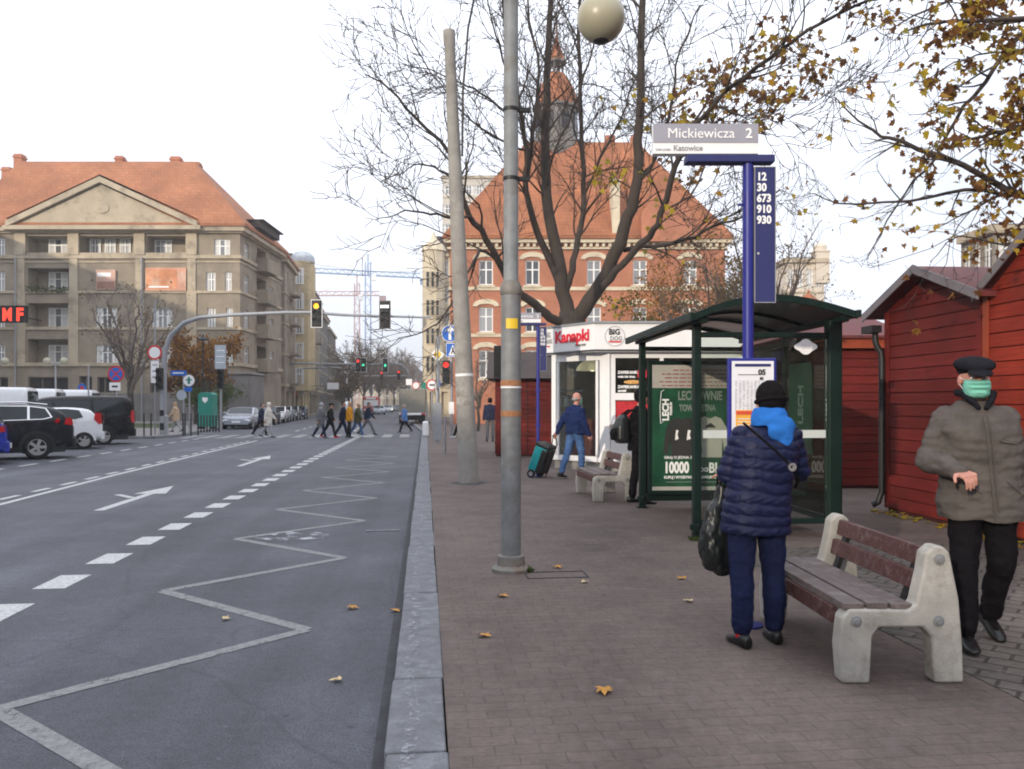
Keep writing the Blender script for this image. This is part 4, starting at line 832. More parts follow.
# ---- the big bare tree behind the kiosk
DT = 21.0
def lp(L_, D=DT): return [tuple(PV(a[0], a[1], D + (a[2] if len(a) > 2 else 0))) for a in L_]
T1 = thing('bare_tree', 'large dark bare tree with many stems standing behind the sandwich kiosk', 'tree', tuple(P(575, DT, .1)))
g = Grow(11); g.rmin = .0095; g.rcap = (.03, .015, .0105, .0105); base = tuple(P(575, DT, .1))
def rel(pts, o): return [tuple(Vector(p) - Vector(o)) for p in pts]
trunk = Grow(1)
tp = trunk.limb(rel([base, PV(574, 380, DT), PV(572, 340, DT), PV(572, 312, DT)], base), .46, .36)
limbs = [
 ([(571, 325), (563, 290), (557, 250), (547, 195), (545, 150, .3), (547, 78, .6), (550, 0, .8), (556, -70, 1)], .3, .05),
 ([(560, 285), (545, 250), (534, 222, -.3), (526, 190, -.6), (526, 150, -.9), (519, 107, -1.2), (510, 60, -1.5), (500, -20, -2)], .16, .03),
 ([(527, 180, -.7), (533, 130, -.4), (539, 72, 0), (530, 20, .3), (524, -40, .5)], .085, .02),
 ([(567, 325), (552, 318, -.3), (535, 305, -.7), (515, 290, -1.2), (503, 270, -1.5), (487, 240, -2), (470, 215, -2.4), (456, 180, -2.8), (449, 152, -3), (415, 117, -3.4), (390, 90, -3.8), (365, 74, -4.1)], .19, .012),
 ([(566, 318), (566, 290), (572, 270), (578, 238, .4), (584, 200, .8), (582, 150, 1), (580, 70, 1.3), (579, 10, 1.5), (584, -60, 1.8)], .16, .035),
 ([(574, 325), (590, 300, -.3), (607, 272, -.6), (624, 228, -1), (635, 195, -1.2), (639, 140, -1.3), (641, 84, -1.5), (642, 0, -1.7), (640, -60, -2)], .31, .06),
 ([(600, 290, -.5), (616, 272, -1), (634, 250, -1.5), (650, 236, -2), (661, 214, -2.5), (676, 166, -3), (690, 132, -3.4), (705, 113, -3.8), (742, 80, -4.6), (785, 47, -5.4), (823, 22, -6), (871, -2, -6.8), (920, -30, -7.5)], .15, .018),
 ([(624, 250, -.8), (655, 246, -.4), (686, 240, 0), (712, 227, .4), (746, 215, .8), (780, 190, 1.2)], .1, .02),
 ([(500, 268, -1.5), (485, 250, -2), (472, 262, -2.5), (462, 285, -3), (445, 315, -3.3), (425, 332, -3.6), (398, 338, -4)], .07, .008),
 ([(470, 217, -2.4), (452, 218, -2.9), (430, 213, -3.3), (412, 211, -3.6), (395, 214, -4), (375, 220, -4.4)], .055, .008),
 ([(456, 182, -2.8), (440, 170, -3.2), (420, 164, -3.6), (402, 172, -4), (380, 182, -4.4)], .04, .008),
 ([(505, 112, -1.2), (480, 92, -1.6), (460, 82, -2), (430, 70, -2.5), (400, 62, -3)], .05, .008),
 ([(526, 150, -.9), (500, 140, -1.4), (470, 120, -2), (440, 85, -2.6), (412, 42, -3.2), (400, 10, -3.6)], .05, .008),
 ([(519, 107, -1.2), (502, 60, -1.8), (492, 20, -2.4), (484, -30, -3)], .05, .012),
 ([(547, 190, 0), (555, 150, -.6), (574, 110, -1.2), (590, 60, -1.8), (600, 30, -2), (615, -10, -2.4)], .05, .015),
 ([(545, 140, .3), (562, 110, .9), (580, 85, 1.5), (612, 92, 2), (640, 110, 2.6), (662, 118, 3)], .04, .01),
 ([(584, 195, .8), (600, 160, 1.2), (620, 120, 1.6), (634, 80, 2), (655, 30, 2.4), (668, -10, 2.8)], .06, .015),
 ([(636, 185, -1.2), (655, 160, -1.6), (672, 100, -2), (680, 50, -2.4), (700, 5, -2.8)], .07, .016),
 ([(662, 210, -2.5), (690, 195, -2.9), (712, 150, -3.2), (735, 120, -3.5), (765, 98, -4)], .04, .01),
 ([(742, 80, -4.6), (752, 40, -4.9), (770, 8, -5.2), (785, -25, -5.5)], .03, .01),
 ([(785, 47, -5.4), (812, 62, -5.7), (840, 72, -6), (856, 66, -6.3)], .02, .006),
 ([(705, 113, -3.8), (722, 128, -4), (760, 132, -4.3), (790, 118, -4.6), (815, 112, -5)], .02, .006),
]
for i, (L_, a, b) in enumerate(limbs):
    pts, rs = g.limb(rel(lp(L_), base), a * .68, b, wob=.02)
    if i >= 12 or True: g.spawn(pts, rs, 0, [(2.4 if i in (3, 8, 9, 10, 11, 12, 13) else 3.0, 1.0, 2.6, 25, 60), (4.6, .5, 1.2, 20, 55), (5.6, .22, .65, 20, 55)], .34 if a > .12 else .1)
print('T1 branches', len(g.br)); tubes(trunk.br, 'trunk', 'bark', T1); tubes(g.br, 'branches', 'crown_twig', T1)
# the leaves that still hang: the right-hand limb keeps most of them
rg = np.random.default_rng(4); lv = []
ob = Vector(base); TIPS = [(np.array(t[0]), t[1]) for t in g.tips]
def screen(p):
    v = Vector(p) + ob; xc = v.x * CT - v.y * ST; D = v.x * ST + v.y * CT; return 512 + F * xc / D, HY - F * (v.z - CZ) / D
scr = [screen(t[0]) for t in TIPS]
def near_limb(i): x, y = scr[i]; return x > 668 and abs(y - (132 - .74 * (x - 690))) < 52
cand = [i for i in range(len(TIPS)) if near_limb(i)]; some = [i for i in range(len(TIPS)) if 600 < scr[i][0] and 90 < scr[i][1] < 290]
for _ in range(950): lv.append(TIPS[cand[rg.integers(len(cand))]][0] + rg.normal(0, .12, 3))
leaves(lv, .145, 'foliage', 'leaves_brown', T1, rg)
lv = [TIPS[cand[rg.integers(len(cand))]][0] + rg.normal(0, .1, 3) for _ in range(90)] + [TIPS[some[rg.integers(len(some))]][0] + rg.normal(0, .1, 3) for _ in range(60)]
for cx, cy, dd in ((605, 175, -1), (685, 122, -3.3), (620, 178, -1), (604, 172, -1), (618, 308, 2), (660, 218, -2.5)):
    c = np.array(PV(cx, cy, DT + dd) - ob); lv += [c + rg.normal(0, .16, 3) for _ in range(9)]
leaves(lv, .165, 'foliage', 'leaves_yellow', T1, rg)

# ---- the tree whose leafy branches reach in from the right
o2 = P(1330, 9.2, .1); T2 = thing('maple_tree', 'maple tree reaching in from the right with brown and yellow leaves', 'tree', tuple(o2))
g = Grow(21); g.rmin = .0035; g.rcap = (.022, .01, .006, .004); g.up = .02; trunk = Grow(2)
tp, tr_ = trunk.limb(rel([o2, PV(1325, 320, 9.2), PV(1300, 230, 9.2), PV(1310, 60, 9.3), PV(1320, -200, 9.4), PV(1300, -420, 9.3)], o2), .24, .1)
L2 = [
 ([(1305, 235), (1160, 220), (1065, 206), (1024, 198), (963, 166), (902, 142), (871, 130), (836, 98)], .07, .006),
 ([(1100, 212, .2), (1024, 197, .3), (963, 190, .4), (909, 202, .5), (836, 204, .6), (808, 193, .7)], .035, .004),
 ([(1312, 160), (1150, 140, -.3), (1060, 128, -.5), (1024, 127, -.6), (994, 133, -.7), (960, 140, -.8), (930, 128, -.9)], .05, .005),
 ([(1315, 20), (1180, 30, -.4), (1070, 25, -.6), (1024, 19, -.8), (969, 22, -1), (925, 24, -1.1), (895, 40, -1.2)], .05, .005),
 ([(1300, 50), (1110, 10, .3), (1024, 32, .5), (985, 82, .6), (955, 120, .7), (932, 160, .8), (906, 192, .9), (880, 235, 1), (868, 260, 1)], .04, .004),
 ([(1310, -60), (1150, -80, .3), (1060, -40, .3), (1010, -20, .4), (960, -5, .5), (915, 15, .6), (885, 30, .7)], .05, .005),
 ([(1120, 212, 0), (1060, 232, -.2), (1010, 243, -.3), (960, 238, -.4), (930, 262, -.5)], .022, .004),
 ([(1090, 100, 0), (1040, 60, .1), (1005, 52, .1), (965, 58, .2), (930, 75, .3), (902, 86, .3)], .02, .004),
 ([(1150, 140, 0), (1075, 165, .1), (1020, 172, .1), (985, 200, .2), (958, 226, .2), (940, 275, .3)], .022, .004),
]
for L_, a, b in L2:
    pts, rs = g.limb(rel(lp(L_, 9.2), o2), a, b, wob=.012); g.spawn(pts, rs, 0, [(4.2, .35, .95, 25, 65), (5.2, .18, .5, 20, 60), (5.5, .08, .22, 20, 60)], .12)
# the crown away from the camera's side
for k in range(14):
    a = rg.uniform(-1.9, 1.3); z = rg.uniform(2.6, 8); l_ = rg.uniform(1.8, 3.2); p0 = np.array([-.25, 0, z]); q = [p0, p0 + np.array([math.cos(a), math.sin(a), .25]) * l_ * .5, p0 + np.array([math.cos(a), math.sin(a), .35]) * l_]
    pts, rs = g.limb([tuple(v) for v in q], .05, .008, wob=.02); g.spawn(pts, rs, 0, [(1.2, .5, 1.2, 25, 60), (2.5, .2, .5, 20, 60)], .2)
tubes(trunk.br, 'trunk', 'bark', T2); tubes(g.br, 'branches', 'twig', T2)
ob = o2; TIPS = [(np.array(t[0]), t[1]) for t in g.tips]; scr = [screen(t[0]) for t in TIPS]
a_ = [i for i in range(len(TIPS)) if 860 < scr[i][0] and scr[i][1] < 260]; lv = []
wts = np.array([(.1 + .9 * min(1, max(0, (scr[i][0] - 880) / 90))) * (1.4 if scr[i][1] < 150 else .45) for i in a_]); wts /= wts.sum()
cl = rg.choice(len(a_), 640, p=wts)
for i in cl:
    c = TIPS[a_[i]][0]; lv += [c + rg.normal(0, .055, 3) for _ in range(rg.integers(1, 6))]
lv += [TIPS[rg.integers(len(TIPS))][0] for _ in range(260)]
leaves(lv, .088, 'foliage', 'leaves_mixed', T2, rg)
lv = [TIPS[a_[i]][0] + rg.normal(0, .05, 3) for i in rg.choice(len(a_), 190, p=wts)]; leaves(lv, .1, 'foliage', 'leaves_yellow', T2, rg)

# ---- smaller trees
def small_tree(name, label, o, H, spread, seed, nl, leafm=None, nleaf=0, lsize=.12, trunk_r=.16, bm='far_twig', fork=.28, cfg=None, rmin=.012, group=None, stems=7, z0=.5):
    t = thing(name, label, 'tree', tuple(o), 0, group); g = Grow(seed); g.rmin = rmin; g.up = .15; tk = Grow(seed); rng = np.random.default_rng(seed)
    tp, rs = tk.limb([(0, 0, 0), (.05, .03, H * fork * .5), (0, .05, H * fork), (.1, 0, H * (fork + .15))], trunk_r, trunk_r * .7)
    for k in range(stems):
        a = 2 * math.pi * (k + rng.random() * .7) / stems; z = H * rng.uniform(fork * .8, fork + .14); q = spread * rng.uniform(.5, 1); top = H * rng.uniform(.62, 1)
        pts, r2 = g.limb([(0, 0, z), (math.cos(a) * q * .35, math.sin(a) * q * .35, z + (top - z) * .4), (math.cos(a) * q * .75, math.sin(a) * q * .75, z + (top - z) * .78), (math.cos(a) * q, math.sin(a) * q, top)], trunk_r * .5, rmin, wob=H * .01)
        g.spawn(pts, r2, 0, cfg or [(1.4, H * .12, H * .28, 25, 60), (2.2, H * .05, H * .13, 20, 60), (3, H * .03, H * .06, 20, 60)][:nl], .15)
    tubes(tk.br, 'trunk', 'bark', t); tubes(g.br, 'branches', bm, t)
    if leafm:
        ti = [q for q in g.tips if q[0][2] > z0]; leaves([ti[rng.integers(len(ti))][0] + rng.normal(0, lsize * 1.2, 3) for _ in range(nleaf)], lsize, 'foliage', leafm, t, rng, simple=True)
    return t
small_tree('bare_tree', 'bare grey tree on the left pavement in front of the corner building', P(130, 55, .11), 9.2, 3.3, 31, 3, 'leaves_dull', 260, .2, .24, rmin=.02, stems=9)
small_tree('orange_tree', 'bushy tree in orange autumn leaf beside the arched signal mast', P(196, 60, .11), 6.6, 3.4, 32, 3, 'leaves_orange', 4200, .27, .2, rmin=.015, stems=10, fork=.2)
small_tree('bare_tree', 'fine twigged bare tree behind the bus shelter in front of the brick building', P(760, 36, .1), 9.3, 3.5, 33, 3, 'leaves_dull', 700, .11, .16, rmin=.008, stems=18)
small_tree('orange_tree', 'sparse tree with faded orange leaves between the kiosk and the stop sign', P(690, 38, .1), 7.6, 3.4, 34, 3, 'leaves_orange', 6500, .12, .15, rmin=.009, stems=16)
small_tree('bare_tree', 'low twiggy tree with pale leaves left of the blue number panel', P(715, 33, .1), 7.8, 2.6, 44, 3, 'leaves_dull', 3800, .11, .13, rmin=.009, stems=16)
small_tree('yellow_shrub', 'small shrub with yellow green leaves over the kiosk roof', P(617, 27, .1), 5.0, .9, 35, 2, 'leaves_green', 500, .13, .06, rmin=.008, stems=6)
for k, (px, D, H, sp, sd) in enumerate(((349, 112, 9, 3.2, 36), (364, 135, 11.5, 4.5, 37), (379, 160, 13, 5.5, 38), (394, 175, 12, 6, 39), (343, 100, 5, 2.2, 40), (371, 215, 15, 7, 46), (403, 210, 13, 6, 47), (387, 240, 15, 8, 48))):
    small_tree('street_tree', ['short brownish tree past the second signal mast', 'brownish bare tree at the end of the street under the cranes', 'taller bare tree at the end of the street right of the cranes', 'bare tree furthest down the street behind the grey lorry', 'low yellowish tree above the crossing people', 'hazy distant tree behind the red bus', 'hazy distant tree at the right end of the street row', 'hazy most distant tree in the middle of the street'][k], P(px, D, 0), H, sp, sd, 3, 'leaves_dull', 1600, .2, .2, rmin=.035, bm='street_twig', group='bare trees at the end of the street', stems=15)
small_tree('bare_tree', 'twiggy bare shrub behind the leaning pole by the brick building', P(478, 44, .1), 4.6, 2.4, 41, 3, 'leaves_dull', 250, .14, .1, rmin=.01, stems=9)
small_tree('bush', 'dark low bush behind the green clothing bin', P(212, 58, .11), 2.6, 2.0, 42, 2, 'leaves_green', 1500, .2, .08, rmin=.012, stems=8, fork=.1, z0=.1)
# ================================================================== VEHICLES
def wheel_mesh(r, wd, spokes=5):
    mb = MB(Matrix.Rotation(R(90), 4, 'X')); mb.lathe([(r * .62, -wd / 2), (r * .92, -wd / 2), (r, -wd * .32), (r, wd * .32), (r * .92, wd / 2), (r * .62, wd / 2), (r * .62, -wd / 2 + .01)], 24)
    ty = mb.mesh('tyre', G['tyre'], True); mb = MB(Matrix.Rotation(R(90), 4, 'X')); mb.lathe([(r * .66, wd * .36), (r * .66, wd * .5), (r * .6, wd * .5), (r * .58, wd * .38)], 24)
    mb.lathe([(.01, wd * .4), (r * .16, wd * .4), (r * .13, wd * .5), (.01, wd * .5)], 12)
    for k in range(spokes):
        a = 2 * math.pi * k / spokes; old = mb.M; mb.M = old @ Matrix.Rotation(a, 4, 'Z')
        mb.add([(r * .1, -r * .1, wd * .47), (r * .6, -r * .13, wd * .47), (r * .6, r * .13, wd * .47), (r * .1, r * .1, wd * .47), (r * .1, -r * .1, wd * .36), (r * .6, -r * .13, wd * .36), (r * .6, r * .13, wd * .36), (r * .1, r * .1, wd * .36)], [(0, 1, 2, 3), (7, 6, 5, 4), (0, 4, 5, 1), (1, 5, 6, 2), (2, 6, 7, 3), (3, 7, 4, 0)]); mb.M = old
    mb.i = 1; mb.lathe([(.01, wd * .3), (r * .62, wd * .3), (r * .62, wd * .34), (.01, wd * .34)], 20)
    return ty, mb.mesh('rim', [G['rim'], G['black_matte']])
def interp(prof, x):
    for (a, za), (b, zb) in zip(prof, prof[1:]):
        if a <= x <= b: return za + (zb - za) * (x - a) / max(1e-6, b - a)
    return prof[-1][1]
def car(label, o, rz, L_, W, prof, belt, wheels, wr, pm, wins, name='parked_car', group='cars parked along the street', tum=.22, sill=.3, glassx=None, rearz=None, tail=None, lamps=True, roofbar=False, lit=False, plate=True, arch='car_plastic', spokes=5, cat='car'):
    """front at local x=0, rear at x=L, y across, prof = top line [(x,z)], wins = side windows as (x,z) polygons"""
    t = thing(name, label, cat, o, rz, group); hw = W / 2
    xs = sorted({0.0, .12, .4, L_ - .35, L_ - .1, L_, *[p[0] for p in prof]}); 
    def wb(x): e = min(x, L_ - x); return hw * (1 - .16 * max(0, 1 - e / .45) ** 2)
    def yat(x, z):
        b = belt(x); zt = interp(prof, x)
        if z <= b: q = (z - sill) / max(.1, b - sill); return wb(x) * (.97 + .03 * math.sin(math.pi * min(1, max(0, q))))
        return wb(x) * .985 - (z - b) * tum
    rings = []
    for x in xs:
        zt = interp(prof, x); b = min(belt(x), zt - .03); r_ = []
        low = sill + (.12 if x in (0.0, L_) else 0)
        for y, z in ((.0, low), (wb(x) * .9, low), (wb(x) * .985, low + .1), (wb(x), (low + b) / 2 + .06), (wb(x) * .99, b - .05), (wb(x) * .975, b)): r_.append((x, y, z))
        wt = max(.2, wb(x) * .985 - max(0, zt - b) * tum)
        for q in (.5, .88): z = b + (zt - b) * q; r_.append((x, wb(x) * .975 + (wt - wb(x) * .975) * q, z))
        r_.append((x, wt - .1, zt - .012)); r_.append((x, 0, zt)); rings.append(r_ + [(p[0], -p[1], p[2]) for p in r_[-2:0:-1]])
    mb = MB(); mb.loft(rings); mb.build('body', G[pm], t, True, sub=1)
    for s in (-1, 1):
        for pl, m, nm in wins:
            mb = MB(); off = .014; mb.poly([(x, s * (yat(x, z) + off), z) for x, z in (pl if s < 0 else pl[::-1])]); mb.build(nm, G[m], t)
    # screens across the car
    for (x0, z0, x1, z1, nm) in glassx or []:
        d = Vector((x1 - x0, 0, z1 - z0)).normalized(); nn = Vector((-d.z, 0, d.x)) * .02
        y0 = yat(x0, z0) - .12; y1 = yat(x1, z1) - .1; mb = MB(); mb.poly([(x0 + nn.x, -y0, z0 + nn.z), (x1 + nn.x, -y1, z1 + nn.z), (x1 + nn.x, y1, z1 + nn.z), (x0 + nn.x, y0, z0 + nn.z)]); mb.build(nm, G['car_glass'], t)
    ty, rm = wheel_mesh(wr, .21, spokes)
    for wx in wheels:
        for s in (-1, 1):
            q = bpy.data.objects.new('wheel', ty); COL.objects.link(q); q.parent = t; q.location = (wx, s * (hw - .1), wr); q.rotation_euler = (0, 0, 0 if s < 0 else math.pi)
            u = bpy.data.objects.new('rim', rm); COL.objects.link(u); u.parent = q; u.rotation_euler = (0, 0, 0)
            mb = MB(); n = 20; ro, ri = wr * 1.3, wr * 1.03; po = [(wx + ro * math.cos(math.pi * k / n), wr + ro * math.sin(math.pi * k / n)) for k in range(n + 1)]; pi = [(wx + ri * math.cos(math.pi * k / n), wr + ri * math.sin(math.pi * k / n)) for k in range(n + 1)]
            for k in range(n):
                f = [po[k], po[k + 1], pi[k + 1], pi[k]]; mb.poly([(x, s * (yat(min(max(x, .02), L_ - .02), z) + .012), z) for x, z in (f if s > 0 else f[::-1])])
            mb.build('wheel_arch', G[arch], t)
            mb = MB(); dk = [(wx + ri * math.cos(math.pi * k / n), wr + ri * math.sin(math.pi * k / n)) for k in range(n + 1)] + [(wx - ri, sill - .12), (wx + ri, sill - .12)]
            mb.poly([(x, s * (yat(min(max(x, .02), L_ - .02), max(z, sill)) + .006), z) for x, z in (dk if s > 0 else dk[::-1])]); mb.build('wheel_well', G['black_matte'], t)
    mb = MB(); mb.box(.25, L_ - .25, -hw * .93, hw * .93, sill - .1, sill + .12); mb.build('underbody', G['car_plastic'], t)
    mb = MB(); mb.box(L_ - .1, L_ + .05, -hw * .82, hw * .82, sill + .02, sill + .32); mb.build('rear_bumper', G['car_plastic' if arch == 'car_plastic' else pm], t, bevel=.04)
    mb = MB(); mb.box(-.05, .1, -hw * .82, hw * .82, sill + .0, sill + .3); mb.build('front_bumper', G[pm], t, bevel=.04)
    if tail:
        x0, x1, z0, z1 = tail
        for s in (-1, 1):
            pl = [(x0, z0 + (z1 - z0) * .45), (x1 - .1, z0), (x1, z0 + .02), (x1 - .03, z1), (x0 + .05, z1)]; mb = MB(); mb.poly([(x, s * (yat(x, z) + .02), z) for x, z in (pl if s < 0 else pl[::-1])]); xe = L_ + .015; mb.poly([(xe, s * hw * .84, z0), (xe, s * hw * .5, z0 + .04), (xe, s * hw * .5, z1 - .02), (xe, s * hw * .8, z1)][::1 if s < 0 else -1]); mb.build('tail_light', G['tail_red'], t)
    if lamps:
        for s in (-1, 1): mb = MB(); zf = interp(prof, .1) - .2; mb.ell((.05, s * hw * .72, zf), (.1, .2, .09), 12, 8); mb.build('headlight', G['head_lit' if lit else 'headlamp'], t, True)
        mb = MB(); zf = interp(prof, .1) - .22; mb.box(-.035, .05, -hw * .48, hw * .48, zf - .08, zf + .08); mb.build('grille', G['black_matte'], t)
    if plate:
        for x in (-.07, L_ + .06): mb = MB(); mb.box(x - .01, x + .01, -.26, .26, sill + .12, sill + .24); mb.build('number_plate', G['sign_white'], t)
    if roofbar:
        for s in (-1, 1): mb = MB(); mb.path([(x, s * (yat(x, interp(prof, x) - .02) - .06), interp(prof, x) + .03) for x in roofbar], .022, 6); mb.build('roof_rail', G['chrome'], t)
    for s in (-1, 1):
        if wins: x0 = min(p[0] for p in wins[0][0]); mb = MB(); mb.ell((x0 + .12, s * (hw + .08), belt(x0) + .1), (.07, .11, .08), 10, 8); mb.build('wing_mirror', G[pm], t, True)
    return t
# profiles (x from the front)
SUVP = [(0, .78), (.25, .93), (1.0, 1.06), (1.25, 1.1), (1.9, 1.48), (2.4, 1.6), (3.2, 1.62), (3.9, 1.54), (4.2, 1.34), (4.42, 1.05), (4.5, .9)]
HATP = [(0, .72), (.2, .86), (.8, .98), (1.0, 1.02), (1.6, 1.4), (2.0, 1.5), (2.8, 1.5), (3.25, 1.42), (3.5, 1.12), (3.62, .95), (3.66, .8)]
VANP = [(0, .85), (.2, 1.02), (.9, 1.2), (1.05, 1.25), (1.75, 1.8), (2.1, 1.9), (3.5, 1.95), (4.85, 1.93), (5.05, 1.8), (5.14, 1.2), (5.16, .9)]
BVANP = [(0, .95), (.15, 1.1), (.7, 1.3), (.8, 1.35), (1.45, 2.1), (1.8, 2.4), (3.0, 2.48), (5.3, 2.46), (5.42, 2.3), (5.46, 1.2), (5.48, .9)]
SEDP = [(0, .68), (.2, .82), (1.1, .93), (1.3, .96), (1.95, 1.34), (2.3, 1.42), (3.0, 1.41), (3.5, 1.25), (3.8, 1.04), (4.3, .98), (4.4, .8)]
def swin(a): return a
SUVW = [([(1.5, 1.085), (3.70, 1.155), (3.93, 1.215), (3.77, 1.49), (3.3, 1.555), (2.45, 1.55), (2.03, 1.45)], 'chrome', 'window_trim'), ([(1.55, 1.11), (2.5, 1.14), (2.5, 1.53), (2.05, 1.43)], 'car_glass', 'side_window'), ([(2.56, 1.14), (3.3, 1.165), (3.3, 1.53), (2.56, 1.535)], 'car_glass', 'side_window'), ([(3.36, 1.17), (3.68, 1.18), (3.88, 1.23), (3.74, 1.465), (3.36, 1.525)], 'car_glass', 'side_window')]
HATW = [([(1.2, 1.04), (2.15, 1.06), (2.15, 1.43), (1.7, 1.38)], 'car_glass', 'side_window'), ([(2.21, 1.06), (2.8, 1.08), (3.02, 1.14), (2.9, 1.38), (2.5, 1.43), (2.21, 1.43)], 'car_glass', 'side_window')]
VANW = [([(1.3, 1.22), (2.3, 1.24), (2.3, 1.72), (1.85, 1.7)], 'car_glass', 'side_window'), ([(2.38, 1.24), (3.6, 1.25), (3.6, 1.74), (2.38, 1.73)], 'car_glass', 'side_window'), ([(3.68, 1.25), (4.85, 1.25), (4.75, 1.72), (3.68, 1.74)], 'car_glass', 'side_window')]
BVANW = [([(1.0, 1.35), (1.9, 1.37), (1.9, 1.98), (1.5, 1.96)], 'car_glass', 'side_window')]
SEDW = [([(1.5, .96), (2.4, .97), (2.4, 1.34), (2.0, 1.29)], 'car_glass', 'side_window'), ([(2.46, .97), (3.25, .98), (3.5, 1.04), (3.3, 1.24), (2.9, 1.34), (2.46, 1.345)], 'car_glass', 'side_window')]
def at_rear(px, D, rz, L_):    # the rear middle stands at this column
    p = P(px, D); return (p.x - L_ * math.cos(rz), p.y - L_ * math.sin(rz), 0)
rzp = R(24)
GP = 'cars parked at an angle on the left'
car('dark charcoal off road car with chrome window trim parked at an angle', at_rear(74, 24.3, rzp, 4.5), rzp, 4.5, 1.86, SUVP, lambda x: 1.02 + x * .04, (.85, 3.55), .36, 'paint_charcoal', SUVW, group=GP, glassx=[(3.93, 1.52, 4.4, 1.1, 'rear_window'), (1.28, 1.12, 1.9, 1.48, 'windscreen')], tail=(3.98, 4.46, .98, 1.18), roofbar=(2.0, 2.5, 3.2, 3.8))
car('small white hatchback parked between the charcoal car and the black van', at_rear(102, 29.2, rzp, 3.66), rzp, 3.66, 1.64, HATP, lambda x: .98 + x * .03, (.65, 3.05), .3, 'paint_white', HATW, group=GP, glassx=[(3.27, 1.41, 3.52, 1.1, 'rear_window'), (1.03, 1.04, 1.6, 1.4, 'windscreen')], tail=(3.36, 3.62, .88, 1.28), arch='paint_white')
car('black passenger van with tinted windows parked beside the white hatchback', at_rear(133, 32.6, rzp, 5.16), rzp, 5.16, 1.95, VANP, lambda x: 1.2, (.95, 4.05), .34, 'paint_black', VANW, group=GP, glassx=[(5.05, 1.78, 5.14, 1.3, 'rear_window'), (1.08, 1.28, 1.75, 1.8, 'windscreen')], tail=(4.98, 5.15, .85, 1.35), tum=.12, name='parked_van', cat='van')
car('bright blue car cut off by the left edge of the photo', at_rear(8.5, 21.6, rzp, 3.66), rzp, 3.66, 1.64, HATP, lambda x: .98 + x * .03, (.65, 3.05), .3, 'paint_blue', HATW, group=GP, glassx=[(3.27, 1.41, 3.52, 1.1, 'rear_window')], tail=(3.36, 3.62, .86, 1.02), arch='paint_blue')
for px, D, rz, lab in ((34, 41, R(6), 'white delivery van behind the charcoal car, nose partly hidden'), (62, 45, R(4), 'taller white box van behind the other white van'), (97, 48, R(4), 'long white van furthest back behind the black van')):
    car(lab, at_rear(px, D, rz, 5.48), rz, 5.48, 2.0, BVANP, lambda x: 1.32, (.95, 4.3), .34, 'paint_white', BVANW, name='white_van', cat='van', group='white vans behind the parked cars', glassx=[(5.42, 2.25, 5.46, 1.5, 'rear_window'), (.83, 1.38, 1.45, 2.1, 'windscreen')], tail=(5.3, 5.46, .9, 1.3), tum=.08, arch='paint_white')
# cars parked along the far kerb, noses towards us
for px, D, pm, lab in ((236, 50, 'paint_silver', 'silver blue car facing us at the head of the parked row'), (249, 55, 'paint_navy', 'dark car second in the parked row past the silver one'), (262, 60.5, 'paint_charcoal', 'charcoal car hidden behind the people by the parked row'), (273, 66, 'paint_white', 'white car in the row parked along the left kerb'), (280, 71.5, 'paint_silver', 'silver car behind the white one in the parked row'), (288, 77, 'paint_grey', 'grey car towards the end of the parked row'), (296, 83, 'paint_navy', 'navy car last in the row by the left kerb')):
    p = P(px, D); SU = pm in ('paint_silver', 'paint_charcoal')
    car(lab, (p.x, p.y, 0), R(90 + 3), 4.4, 1.8, SEDP, lambda x: .93, (.8, 3.5), .31, pm, SEDW, glassx=[(1.33, .98, 1.95, 1.34, 'windscreen')], arch=pm)
def far_car(px, D, pm, lab, lit=False, toward=True):
    p = P(px, D); car(lab, (p.x, p.y, 0) if toward else (p.x, p.y + 4.4, 0), R(93) if toward else R(-87), 4.4, 1.8, SEDP, lambda x: .93, (.8, 3.5), .31, pm, SEDW, name='moving_car', group='cars down the street', glassx=[(1.33, .98, 1.95, 1.34, 'windscreen'), (3.4, 1.3, 3.8, 1.04, 'rear_window')], arch=pm, lit=lit, tail=(4.1, 4.38, .75, .9))
far_car(379, 118, 'paint_silver', 'pale car coming down the street right of the red bus'); far_car(388, 150, 'paint_white', 'white car far down the street with headlights on', True); far_car(396, 165, 'paint_grey', 'grey car far down the street with headlights on', True); far_car(400, 190, 'paint_charcoal', 'most distant dark car with headlights on', True)
# a red bus far off and a lorry seen from behind
p = P(371, 120); t = thing('red_bus', 'small red and white bus far down the street', 'bus', (p.x, p.y, 0), R(3))
mb = MB(); mb.box(-1.25, 1.25, 0, 8, .35, 2.75); mb.build('body', G['paint_red'], t, bevel=.25, seg=3); mb = MB(); mb.box(-1.05, 1.05, -.03, -.005, 1.3, 2.2); mb.build('windscreen', G['sign_white'], t)
mb = MB(); mb.box(-.7, .7, -.04, -.008, 2.3, 2.6); mb.build('destination_display', G['white_paint'], t)
for s in (-1, 1): mb = MB(); mb.box(s * .9 - .2, s * .9 + .2, -.04, -.01, .65, .85); mb.build('headlight', G['headlamp'], t); mb = MB(); mb.tube((s * 1.1 - .12, 1.5, .42), (s * 1.1 + .12, 1.5, .42), .42, n=16); mb.build('wheel', G['tyre'], t)
p = P(413, 60); t = thing('lorry', 'grey covered lorry seen from behind on the right of the street', 'lorry', (p.x, p.y, 0), R(3))
mb = MB(); mb.box(-.95, .95, 0, 5, .95, 2.72); mb.build('cargo_cover', mat('tarp', (.2, .19, .16), .8, var=.15), t, bevel=.06)
mb = MB(); mb.box(-.95, .95, -.05, 5.0, .78, .94); mb.build('chassis', G['sign_white'], t); mb = MB(); mb.box(-.85, .85, 5.1, 6.8, .6, 2.2); mb.build('cab', G['paint_white'], t, bevel=.1)
mb = MB(); mb.box(-.9, .9, -.03, .1, .4, .74); mb.build('rear_bumper', G['black_matte'], t)
